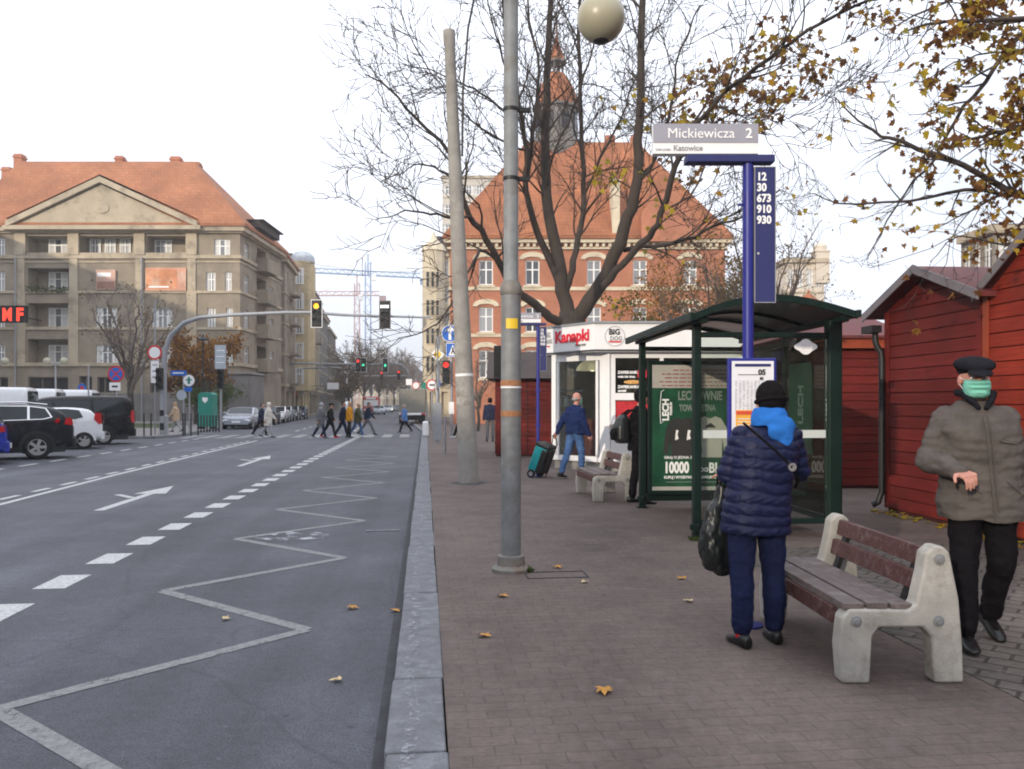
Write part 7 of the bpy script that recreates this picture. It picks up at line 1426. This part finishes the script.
def hand(mb, w_, d, palm, s, side, curl=35):
    """w_: wrist, d: along the forearm, palm: palm normal"""
    d = d.normalized(); palm = (palm - d * palm.dot(d)).normalized(); ac = d.cross(palm) * side       # towards the thumb side
    k = w_ + d * .09 * s
    for i in range(5): u = (i - 2) * .019 * s; mb.capsule(w_ + ac * u * .6 + d * .01 * s, k + ac * u, .016 * s, .0135 * s, 8, 3)
    for i, ln in enumerate((.072, .082, .076, .06)):
        u = (1.5 - i) * .0215 * s; p = k + ac * u; v = d.copy(); r_ = .0095 * s
        for j, f in enumerate((.45, .32, .23)):
            a = R(curl * (.7 + .35 * j)); v = (v * math.cos(a) + palm * math.sin(a)).normalized(); q = p + v * ln * f * s; mb.capsule(p, q, r_, r_ * .92, 8, 3); p = q; r_ *= .92
    p = w_ + ac * .03 * s + d * .025 * s; v = (d * .7 + ac * .75 + palm * .25).normalized()
    for f, r_ in ((.045, .0125), (.032, .0105)): q = p + v * f * s; mb.capsule(p, q, r_ * s, r_ * .9 * s, 8, 3); p = q; v = (v + d * .5 + palm * .5).normalized()
def person(label, loc, rz, H, pose, top, hem=.0, bulk=1., trousers='jeans', shoe='shoe_black', hat=None, hat_m='black_knit', hair='hair_dark', det=0, skin='skin', coat_disp=None, group=None, skirt=None, collar=None, long_hair=False, shoulders=1., legw=1., socks=None, hood=None, mask=None):
    t = thing('person', label, 'person', loc, rz, group); J = skeleton(H, pose); s = J['s']; up, fw = J['up'], J['fw']; vox = (.028, .014, .0062)[det]
    yaw = R(pose.get('head', 0)); tilt = R(pose.get('nod', 0)); HR = Matrix.Rotation(yaw, 3, 'Z') @ Matrix.Rotation(-tilt, 3, 'X'); hd = J['head']; hv = lambda x, y, z: hd + HR @ Vector((x, y, z)) * s
    # ---- body: one continuous figure
    mb = MB(); mb.ell(hv(0, -.005, .03), (.074 * s, .092 * s, .092 * s), 18, 12, HR); mb.ell(hv(0, .028, -.045), (.055 * s, .062 * s, .07 * s), 16, 10, HR); mb.capsule(J['neck'] - up * .05 * s, hd - up * .05 * s, .054 * s, .05 * s)
    if det:
        mb.capsule(hv(0, .088, .012), hv(0, .108, -.022), .011 * s, .016 * s, 8, 3); mb.ell(hv(0, .088, -.062), (.026 * s, .012 * s, .008 * s), 10, 6, HR); mb.ell(hv(0, .07, -.095), (.026 * s, .022 * s, .02 * s), 10, 6, HR); mb.capsule(hv(-.045, .078, .036), hv(.045, .078, .036), .012 * s, .012 * s)
        for sd in (-1, 1): mb.ell(hv(sd * .077, -.01, -.005), (.011 * s, .024 * s, .034 * s), 10, 8, HR); mb.ell(hv(sd * .045, .062, -.02), (.022 * s, .02 * s, .02 * s), 8, 6, HR)
    mb.capsule(J['hip'] + up * .02 * s, J['chest'], .12 * s, .13 * s); mb.capsule(J['shR'].lerp(J['shL'], .08), J['shL'].lerp(J['shR'], .08), .045 * s, .045 * s); mb.capsule(J['chest'], J['neck'], .11 * s, .05 * s)
    for n, sd in (('R', 1), ('L', -1)):
        mb.capsule(J['hip' + n] + up * .02 * s, J['knee' + n], .078 * s, .052 * s); mb.capsule(J['knee' + n], J['ank' + n], .05 * s, .036 * s); mb.capsule(J['ank' + n], J['ank' + n] + J['toe' + n] * .07 * s - Vector((0, 0, .055 * s)), .024 * s, .012 * s)
        mb.capsule(J['sh' + n], J['elb' + n], .048 * s, .038 * s); mb.capsule(J['elb' + n], J['wri' + n], .037 * s, .026 * s); f = J['far' + n]; palm = Vector(pose.get('palm' + n, (-sd, 0, 0)))
        if det: hand(mb, J['wri' + n], f, palm, s, pose.get('thumb' + n, -1 if sd > 0 else 1), pose.get('curl' + n, 30))
        else: mb.capsule(J['wri' + n], J['wri' + n] + f * .12 * s, .028 * s, .02 * s)
    remesh('body', mb, vox if det < 2 else .0055, G[skin], t, 2 if det else 1)
    if det:
        mb = MB()
        for sd in (-1, 1): mb.ell(hv(sd * .032, .078, .012), (.013 * s, .011 * s, .0105 * s), 12, 8, HR)
        e = mb.build('eyes', G['eye_white'], t, True); mb = MB()
        for sd in (-1, 1): mb.ell(hv(sd * .032, .0885, .012), (.0055 * s, .003 * s, .0055 * s), 10, 6, HR)
        mb.build('pupil', G['black_text'], e, True)
    # ---- trousers
    mb = MB()
    if skirt:
        h = J['hip']; mb.stack([(h.x, h.y, h.z + .1 * s, .16 * s, .12 * s), (h.x, h.y, h.z, .19 * s, .15 * s), (h.x, h.y + .02, h.z - skirt * s, .22 * s, .2 * s)])
    else: mb.ell(J['hip'] + up * .03 * s, (.165 * s * legw, .125 * s * legw, .13 * s))
    for n, sd in (('R', 1), ('L', -1)):
        hp, kn, an = J['hip' + n], J['knee' + n], J['ank' + n]; mid = (kn + an) / 2 + Vector((0, -.015 * s, 0)); mb.capsule(hp, kn, .1 * s * legw, .072 * s * legw); mb.capsule(kn, mid, .07 * s * legw, .066 * s * legw); mb.capsule(mid, an + (kn - an).normalized() * (.045 if socks else .03) * s, .066 * s * legw, .058 * s * legw)
    def tdisp(co, no):
        o = np.zeros(len(co))
        for i, p in enumerate(co): q = Vector((p[0] * 9, p[1] * 9, p[2] * 16)); o[i] = (mnoise.noise(q) * .008 + mnoise.noise(q * 2.3) * .004) * s
        return o
    remesh('trousers', mb, max(.009, vox), G[trousers], t, 3, tdisp if det else None)
    # ---- shoes
    for n, sd in (('R', 1), ('L', -1)):
        an = J['ank' + n]; d = J['toe' + n]; sidev = d.cross(Vector((0, 0, 1))).normalized(); u2 = sidev.cross(d).normalized(); mb = MB(); rings = []
        for y, w_, h0_, h1_ in ((-.085, .012, -.07, -.02), (-.078, .032, -.078, .0), (-.03, .04, -.08, .015), (.03, .042, -.08, -.005), (.09, .048, -.08, -.03), (.14, .042, -.08, -.042), (.17, .024, -.076, -.05), (.178, .008, -.07, -.055)):
            rings.append([an + d * y * s + sidev * (w_ * s * math.cos(a)) + u2 * s * ((h0_ + h1_) / 2 + (h1_ - h0_) / 2 * math.copysign(abs(math.sin(a)) ** .6, math.sin(a))) for a in [2 * math.pi * k / 14 for k in range(14)]])
        mb.loft(rings); sh_ = mb.build('shoe', G[shoe], t, True, angle=80)
        if socks: mb = MB(); mb.capsule(an + Vector((0, 0, -.01)), an + Vector((0, 0, .06)), .043 * s, .046 * s); mb.capsule(an + Vector((0, 0, -.015)), an + d * .07 * s - Vector((0, 0, .045 * s)), .034 * s, .022 * s); mb.build('sock', G[socks[0 if n == 'L' else 1]], t, True)
    # ---- coat
    mb = MB(); h = J['hip']; b = bulk; c = lambda z, y=0: h + up * z * s + fw * y * s
    zs = [(-hem, .205, .16), (-hem * .6, .205, .158), (0, .2, .155), (.12, .19, .15), (.26, .2, .15), (.37, .205, .142), (.44, .19 * shoulders, .122), (.485, .15 * shoulders, .1), (.525, .1, .085), (.555, .07, .07)]
    if hem <= .01: zs = zs[2:]; zs.insert(0, (-.06, .185, .15))
    rings = []
    for z, rx, ry in zs:
        cc = c(z, .005) if z > -.02 else Vector((h.x + up.x * z * .4 * s, h.y, h.z + z * s)); rx *= b if z < .44 else 1 + (b - 1) * .5; ry *= b if z < .44 else 1
        rings.append((cc.x, cc.y, cc.z, rx * s, ry * s))
    mb.stack(rings, 24, 2.4)
    for n, sd in (('R', 1), ('L', -1)):
        a, e, w_ = J['sh' + n], J['elb' + n], J['wri' + n]; k = .55 + .45 * b; mb.capsule(a - up * .018 * s, e, .069 * s * k, .066 * s * k); mb.capsule(e, w_ + (w_ - e).normalized() * .0, .066 * s * k, .05 * s * k)
    if collar: mb.stack([(J['neck'].x, J['neck'].y - .01, J['neck'].z - .04 * s, .11 * s, .11 * s), (J['neck'].x, J['neck'].y, J['neck'].z + .01 * s, .092 * s, .1 * s), (J['neck'].x, J['neck'].y + .01, J['neck'].z + collar * s, .085 * s, .092 * s)])
    def cdisp(co, no):
        o = np.zeros(len(co))
        for i, p in enumerate(co): q = Vector((p[0] * 7, p[1] * 7, p[2] * 10)); o[i] = (mnoise.noise(q) * .016 + mnoise.noise(Vector((q[0] * 1.5, q[1] * 1.5, q[2] * 2.6))) * .011 + mnoise.noise(q * 4) * .003) * s
        return o
    remesh('coat', mb, (.028, .014, .008)[det], G[top], t, (1, 3, 4)[det], (coat_disp or cdisp) if det else None)
    # ---- head gear
    if hat == 'beanie':
        mb = MB(); mb.ell(hv(0, -.012, .04), (.092 * s, .108 * s, .105 * s), 20, 14, HR); mb.ell(hv(0, -.025, -.005), (.094 * s, .092 * s, .075 * s), 20, 12, HR)
        remesh('knit_hat', mb, .01 if det else .02, G[hat_m], t, 2, (lambda co, no: .0012 * np.sin((co[:, 2]) * 420)) if det == 2 else None)
    elif hat == 'cap':
        mb = MB(); mb.ell(hv(0, .002, .092), (.114 * s, .13 * s, .05 * s), 24, 12, HR @ Matrix.Rotation(R(-9), 3, 'X')); mb.ell(hv(0, -.015, .06), (.09 * s, .106 * s, .045 * s), 20, 10, HR); mb.ell(hv(0, .112, .042), (.074 * s, .05 * s, .013 * s), 18, 8, HR @ Matrix.Rotation(R(-24), 3, 'X')); remesh('flat_cap', mb, .008 if det else .02, G[hat_m], t, 3)
    elif hat == 'hood':
        mb = MB(); mb.ell(hv(0, -.02, .025), (.098 * s, .115 * s, .12 * s), 18, 12, HR); mb.ell(J['neck'] + fw * .0, (.11 * s, .1 * s, .07 * s)); remesh('hood', mb, .012 if det else .022, G[hat_m], t, 2)
    if hat == 'beanie' and det == 2:
        mb = MB(); q_ = [hv(.0965 * math.cos(2 * math.pi * k / 28), -.018 + .106 * math.sin(2 * math.pi * k / 28), .005) for k in range(29)]; mb.path(q_, .013, 8, cap=False); mb.build('hat_brim', G[hat_m], t, True)
    if hair and hat != 'hood':
        mb = MB()
        if hat: mb.ell(hv(0, -.035, .0), (.079 * s, .07 * s, .06 * s), 16, 10, HR)
        else: mb.ell(hv(0, -.02, .05), (.08 * s, .088 * s, .082 * s), 18, 12, HR); mb.ell(hv(0, -.045, .0), (.078 * s, .062 * s, .075 * s), 16, 10, HR)
        if long_hair: mb.ell(hv(0, -.055, -.08), (.085 * s, .05 * s, .12 * s), 14, 10)
        remesh('hair', mb, .012 if det else .022, G[hair], t, 1)
    if mask:
        mb = MB(); rows = []
        for i, (z, y, hw_) in enumerate(((-.002, .112, .055), (-.018, .128, .064), (-.03, .116, .066), (-.044, .127, .067), (-.058, .112, .066), (-.074, .122, .062), (-.092, .109, .055), (-.108, .096, .042))):
            rows.append([hv(hw_ * math.sin(a) * 1.12, y - .066 * (1 - math.cos(a)) * 1.25, z - .012 * (1 - math.cos(a)) * (1 if i > 4 else -.3)) for a in [R(-82 + 164 * k / 14) for k in range(15)]])
        vs = [tuple(p) for r_ in rows for p in r_]; mb.add(vs, [(i * 15 + k, (i + 1) * 15 + k, (i + 1) * 15 + k + 1, i * 15 + k + 1) for i in range(7) for k in range(14)]); mk = mb.build('face_mask', G[mask], t, True, angle=60)
        so = mk.modifiers.new('s', 'SOLIDIFY'); so.thickness = .003
        for sd in (-1, 1): mb = MB(); mb.path([hv(sd * .066, .055, .0), hv(sd * .078, .01, .014), hv(sd * .083, -.02, .012)], .0018, 5); mb.path([hv(sd * .058, .05, -.08), hv(sd * .078, .01, -.03), hv(sd * .083, -.02, -.015)], .0018, 5); mb.build('ear_loop', G['white_paint'], mk)
    t['_J'] = 0; del t['_J']
    return t, J
PI = math.pi
# ---- woman in the puffer jacket, seen from behind, reading the timetable
def puff(co, no):
    z = co[:, 2]; jit = np.array([mnoise.noise(Vector((p[0] * 6, p[1] * 6, p[2] * 3))) * .022 + mnoise.noise(Vector((p[0] * 17, p[1] * 17, p[2] * 9))) * .007 for p in co]); ph = (z + jit + .012 * np.sin(co[:, 0] * 9) - .10 * np.maximum(0, np.abs(co[:, 0] - .05) - .17)) / .068; v = np.abs(np.sin(ph * math.pi)); o = .015 * np.sqrt(v) - .01
    o += .0022 * np.sin(co[:, 0] * 75 + 6 * np.sin(z * 31)) * v; return np.where(np.abs(no[:, 2]) > .93, o * .3, o)
pw_ = SG(757, 643); WO, JW = person('woman in navy puffer jacket, blue hood and black knit hat facing the timetable', tuple(pw_), TH * -1 + R(6), 1.66,
    dict(legR=(3, 4), legL=(-3, 2), splay=3.4, side=10, armL=(10, 17, 72, 34), armR=(12, 17, 85, 38), palmL=(0, .3, -1), palmR=(0, .3, -1), nod=10, lean=3, head=8, footL=0), 'puffer_navy', hem=.2, bulk=1.1, trousers='jeans_dark', hat='beanie', hair=None, det=2, coat_disp=puff, legw=1.14, socks=('red_sock', 'lightgrey'), shoulders=1.05)
s = JW['s']; nk = JW['neck']
mb = MB(); mb.stack([(nk.x, nk.y - .005, nk.z + .085 * s, .098 * s, .1 * s), (nk.x, nk.y - .012, nk.z + .05 * s, .112 * s, .118 * s), (nk.x, nk.y - .02, nk.z + .0, .125 * s, .122 * s), (nk.x, nk.y - .03, nk.z - .035 * s, .128 * s, .11 * s)], 22, 2.1); mb.ell((nk.x + .03, nk.y - .125 * s, nk.z - .05 * s), (.095 * s, .045 * s, .085 * s), 18, 12, Matrix.Rotation(R(-14), 3, 'Y')); mb.ell((nk.x + .05, nk.y - .135 * s, nk.z - .11 * s), (.06 * s, .03 * s, .06 * s), 14, 10)
def hdisp(co, no): return np.array([mnoise.noise(Vector((p[0] * 14, p[1] * 10, p[2] * 20))) * .012 for p in co])
remesh('hood', mb, .008, G['hood_blue'], WO, 3, hdisp)
mb = MB(); hz_ = JW['hip'].z; mb.path([(-.13, -.1, nk.z - .01), (-.06, -.17, nk.z - .09), (.05, -.192, nk.z - .19), (.13, -.195, nk.z - .27), (.21, -.13, nk.z - .36), (.24, -.02, nk.z - .42)], .008, 6); mb.build('bag_strap', G['black_cloth'], WO)
mb = MB(); mb.M = Matrix.Translation((.135, -.2, nk.z - .275)) @ Matrix.Rotation(R(90), 4, 'X'); mb.lathe([(.012, -.006), (.026, -.006), (.026, .008), (.012, .008), (.012, -.006)], 16); mb.build('strap_ring', G['chrome'], WO, True)
# the shopping bag on her left arm
wl = JW['wriL']; el = JW['elbL']; hang = el.lerp(wl, .55); bm = Matrix.Translation(pw_) @ Rz(-TH + R(6))
bt = thing('shopping_bag', 'sagging black shopping bag hanging from the arm of the woman in the puffer jacket', 'bag', tuple(bm @ Vector((hang.x - .02, hang.y, 0))), -TH + R(14)); zt = hang.z - .05
mb = MB(); rr_ = []
for z, rx, ry, dx in ((zt - .02, .035, .03, 0), (zt - .1, .06, .04, -.005), (zt - .2, .1, .055, -.02), (zt - .32, .125, .075, -.03), (zt - .46, .135, .085, -.03), (zt - .55, .12, .08, -.01), (zt - .60, .07, .05, .02)): rr_.append((dx, 0, z, rx, ry))
mb.stack(rr_, 22, 2.6); remesh('bag_body', mb, .008, G['bag_black'], bt, 2, lambda co, no: np.array([mnoise.noise(Vector((p[0] * 22, p[1] * 22, p[2] * 9))) * .016 + mnoise.noise(Vector((p[0] * 50, p[1] * 40, p[2] * 22))) * .006 for p in co]))
for y in (-.02, .02): mb = MB(); mb.path([(-.03, y, zt - .04), (-.02, y, zt + .05), (0, y * 1.5, zt + .12), (.03, y, zt + .05), (.03, y, zt - .04)], .008, 6); mb.build('handle', G['black_cloth'], bt)
# ---- old man in cap and mask walking past
pm_ = SG(981, 645); OM, JO = person('old man in flat cap, green face mask and taupe jacket walking beside the bench', tuple(pm_), PI - TH + R(-4) - R(5), 1.79,
    dict(legR=(9, 3), legL=(2, 30), splay=3, side=5, armR=(4, 20, 72, 40), armL=(-8, 14, 22, 0), palmR=(0, -.5, -.9), curlR=70, palmL=(1, 0, 0), curlL=40, lean=2, nod=2, head=-4, footL=-22, footR=0), 'coat_taupe', hem=.17, bulk=1.2, trousers='trousers_black', hat='cap', hat_m='cap_black', hair='hair_grey', det=2, skin='skin_red', legw=1.1, mask='mask_green', shoulders=1.12, socks=('black_knit', 'black_knit'))
nk = JO['neck']; s = JO['s']
def yfront(z): return .215 if z > 0 else .215
mb = MB()
mb.M = Matrix.Translation((nk.x, nk.y, 0))
for sd in (-1, 1): mb.path([(sd * .015, .125 * s, nk.z - .05), (sd * .05, .115 * s, nk.z + .0), (sd * .085, .06 * s, nk.z + .045), (sd * .09, -.02 * s, nk.z + .055), (sd * .05, -.085 * s, nk.z + .06)], [.014, .022, .026, .024, .02], 8)
mb.path([(-.05, -.085 * s, nk.z + .06), (.05, -.085 * s, nk.z + .06)], .02, 8); remesh('collar', mb, .008, G['cap_black'], OM, 3)
def surf(x, zrel):   # front of the coat at height hip + zrel
    t_ = [(-.17, .19), (0, .186), (.12, .18), (.26, .18), (.38, .17), (.46, .135), (.52, .1)]
    r_ = interp([(a, b) for a, b in t_], max(-.17, min(.52, zrel))) * s; rx = .235 * s; return r_ * max(.2, (1 - abs(x / rx) ** 2.4)) ** (1 / 2.4) + .012
hz_ = JO['hip'].z
mb = MB(); mb.path([(.012 + JO['up'].x * z, surf(0, z / s) + JO['up'].y * z + .003, hz_ + z) for z in [-.16 + .035 * k for k in range(19)]], .007, 6); mb.path([(-.012 + JO['up'].x * z, surf(0, z / s) + JO['up'].y * z - .001, hz_ + z) for z in [-.16 + .035 * k for k in range(19)]], .005, 6); mb.build('coat_placket', G['coat_taupe'], OM, True)
for x0, x1, z0, z1 in ((-.16, -.07, .0, .075), (.07, .16, .0, .075), (-.15, -.055, .3, .315)):
    mb = MB(); mb.path([(x + JO['up'].x * z0, surf(x, (z0 + (z1 - z0) * k / 4) / s) + JO['up'].y * z0, hz_ + z0 + (z1 - z0) * k / 4) for k, x in [(k, x0 + (x1 - x0) * k / 4) for k in range(5)]], .006, 6)
    mb.build('pocket_welt', G['coat_taupe'], OM, True)
# ---- man with shopping trolley
pt_ = SG(575, 478.5); D = 1200 / 74.5
TM, JT = person('balding man in navy jacket and jeans pulling a shopping trolley towards the kiosk', tuple(pt_), R(-52) - TH, 1.76, dict(legR=(10, 6), legL=(-14, 8), armL=(-30, 14, 8, 0), armR=(6, 8, 20, 0), lean=2, nod=4, footL=-8), 'jacket_navy', hem=.03, bulk=1.1, trousers='jeans', hat=None, hair=None, det=1, skin='skin_red', mask='mask_green')
mb = MB(); hd = JT['head']; mb.ell(hd + Vector((0, -.05, -.01)), (.08, .055, .045), 16, 8); remesh('hair', mb, .012, G['hair_grey'], TM, 1)
hw = Matrix.Translation(pt_) @ Rz(R(-52) - TH) @ (JT['wriL'] + JT['farL'] * .08)
tr0 = SG(535, 477); dq = hw - tr0; a_ = math.atan2(dq.y, dq.x)
tt = thing('shopping_trolley', 'teal and black two wheeled shopping trolley held by the man in the navy jacket', 'shopping trolley', tuple(tr0), a_); ml = math.hypot(dq.x, dq.y); hh = dq.z
lean_ = Matrix.Rotation(math.atan2(ml, hh) * .75, 4, 'Y')
mb = MB(lean_); mb.box(-.15, .15, -.19, .19, .12, .68); mb.M = lean_; tb = mb.build('bag', G['teal_bag'], tt, bevel=.05, seg=3)
mb = MB(lean_); mb.box(-.16, .165, -.2, .2, .66, .74); mb.build('bag_lid', G['bag_black'], tt, bevel=.03); mb = MB(lean_); mb.box(.02, .17, -.196, .196, .13, .65); mb.build('bag_side', G['bag_black'], tt, bevel=.03)
mb = MB()
for y in (-.12, .12): mb.path([tuple(lean_ @ Vector((.17, y, .04))), tuple(lean_ @ Vector((.17, y, .8))), (ml - .02, y * .5, hh)], .011, 6)
mb.tube((ml - .02, -.08, hh), (ml - .02, .08, hh), .014); mb.build('frame', G['black_metal'], tt)
for y in (-.21, .21): mb = MB(); mb.tube((.02, y - .02, .085), (.02, y + .02, .085), .085, n=18); q = mb.build('wheel', G['tyre'], tt); mb = MB(); mb.tube((.02, y - .023, .085), (.02, y + .023, .085), .045, n=14); mb.build('hub', G['steel_grey'], q)
# ---- person with backpack behind the shelter post
pb_ = P(640, 12.1, .1); BP, JB = person('person in black coat waiting behind the shelter post with a backpack', tuple(pb_), R(-82) - TH, 1.74, dict(legR=(4, 2), legL=(-4, 4), armL=(8, 6, 30, 10), armR=(10, 6, 40, 10)), 'black_cloth', hem=.14, bulk=1.1, trousers='trousers_black', hat='beanie', hair='hair_dark', det=1)
mm = Matrix.Translation(pb_) @ Rz(R(-82) - TH); bo_ = mm @ Vector((0, -.26, JB['hip'].z + .18))
bk = thing('backpack', 'black backpack worn by the person behind the shelter post', 'backpack', tuple(bo_), R(-82) - TH); mb = MB(); mb.stack([(0, -.02, -.2, .13, .08), (0, -.03, -.14, .165, .12), (0, -.03, .05, .16, .12), (0, -.01, .18, .12, .09), (0, 0, .23, .06, .05)], 20, 2.8); remesh('bag', mb, .012, G['bag_black'], bk, 2)
mb = MB(); mb.stack([(0, -.13, -.15, .12, .05), (0, -.145, -.05, .125, .055), (0, -.13, .02, .1, .04)], 16, 3); mb.build('pocket', G['black_cloth'], bk, True)
mb = MB()
for x in (-.09, .09): mb.path([(x, .0, .22), (x, .1, .3), (x, .28, .26)], .018, 6)
mb.build('strap', G['black_cloth'], bk)
# ---- people further off
WALK = dict(legR=(22, 8), legL=(-20, 12), armR=(-16, 8, 12, 0), armL=(18, 8, 22, 0), footL=-16, lean=3)
WALK2 = dict(legR=(-20, 14), legL=(20, 6), armR=(18, 8, 20, 0), armL=(-16, 8, 12, 0), footR=-16, lean=3)
STAND = dict(legR=(5, 3), legL=(-6, 6), armR=(8, 8, 20, 0), armL=(-6, 8, 14, 0))
CR = 'people on the crossing'
ED = R(-90) - TH; WD = R(90) - TH
def sg(px, D): return tuple(P(px, D, .1))
def rg_(px, D): return tuple(P(px, D, 0))
person('man in dark jacket and grey trousers walking away up the pavement', sg(490, 32), -TH, 1.76, dict(STAND), 'navy_cloth', hem=.05, bulk=1.2, trousers='grey_cloth', hat='beanie', det=1)
person('person in pinkish coat striding left half hidden by the leaning pole', sg(462, 35.5), WD, 1.7, dict(legR=(34, 14), legL=(-28, 20), footL=-24, armR=(10, 8, 20, 0), armL=(-10, 8, 10, 0), lean=4), 'pinkish', hem=.12, trousers='trousers_black', shoe='shoe_white', hat=None, hair='hair_fair', det=1)
person('person in long grey coat with pale scarf, leftmost of the group on the crossing', rg_(320.5, 37.6), ED, 1.72, dict(WALK), 'grey_cloth', hem=.38, bulk=1.15, trousers='jeans_dark', hat='hood', hat_m='lightgrey', hair=None, det=1, group=CR)
person('person in black coat and hat with red shoes beside the grey coat', rg_(330, 38), ED, 1.68, dict(WALK2), 'black_cloth', hem=.26, bulk=1.05, trousers='trousers_black', shoe='red_sock', hat='cap', det=1, group=CR)
person('person in navy jacket just left of the mustard jacket', rg_(342.5, 38.6), ED, 1.78, dict(WALK), 'navy_cloth', hem=.04, trousers='jeans_dark', hat=None, det=1, group=CR)
person('person in bright mustard jacket in the middle of the crossing group', rg_(349.5, 38.3), ED, 1.74, dict(STAND), 'mustard', hem=.16, bulk=1.08, trousers='trousers_black', hat=None, hair='hair_fair', det=1, group=CR)
person('person in olive parka and jeans with white shoes', rg_(357.5, 38.8), ED, 1.7, dict(WALK2), 'olive', hem=.18, bulk=1.1, trousers='jeans', shoe='shoe_white', hat=None, hair='hair_fair', det=1, group=CR)
person('person in dark jacket striding right, right end of the crossing group', rg_(367.5, 41.5), ED, 1.8, dict(legR=(30, 6), legL=(-28, 10), footL=-20, armR=(-20, 8, 10, 0), armL=(20, 8, 20, 0), lean=5), 'navy_cloth', hem=.02, trousers='grey_cloth', hat=None, det=1, group=CR)
person('woman in blue coat and black skirt crossing alone further right', rg_(404.5, 45), WD, 1.64, dict(legR=(24, 8), legL=(-24, 12), footL=-16, armR=(6, 10, 40, 0), armL=(-6, 10, 30, 0)), 'blue_coat', hem=.2, bulk=1.15, trousers='trousers_black', skirt=.36, hat=None, hair='hair_grey', det=1, group=CR)
person('person in long off white coat crossing on the left side of the road', rg_(268, 38.2), ED, 1.74, dict(WALK), 'offwhite', hem=.34, bulk=1.1, trousers='lightgrey', hat='hood', hat_m='offwhite', hair=None, det=1, group=CR)
person('person in dark navy jacket just behind the off white coat', rg_(261, 40.5), ED, 1.68, dict(WALK2), 'navy_cloth', hem=.1, trousers='trousers_black', hat=None, det=1, group=CR)
person('person in beige coat on the left pavement by the signal mast', tuple(P(176, 43, .11)), WD, 1.66, dict(WALK), 'beige', hem=.3, bulk=1.1, trousers='lightgrey', hat=None, hair='hair_fair', long_hair=True, det=1)
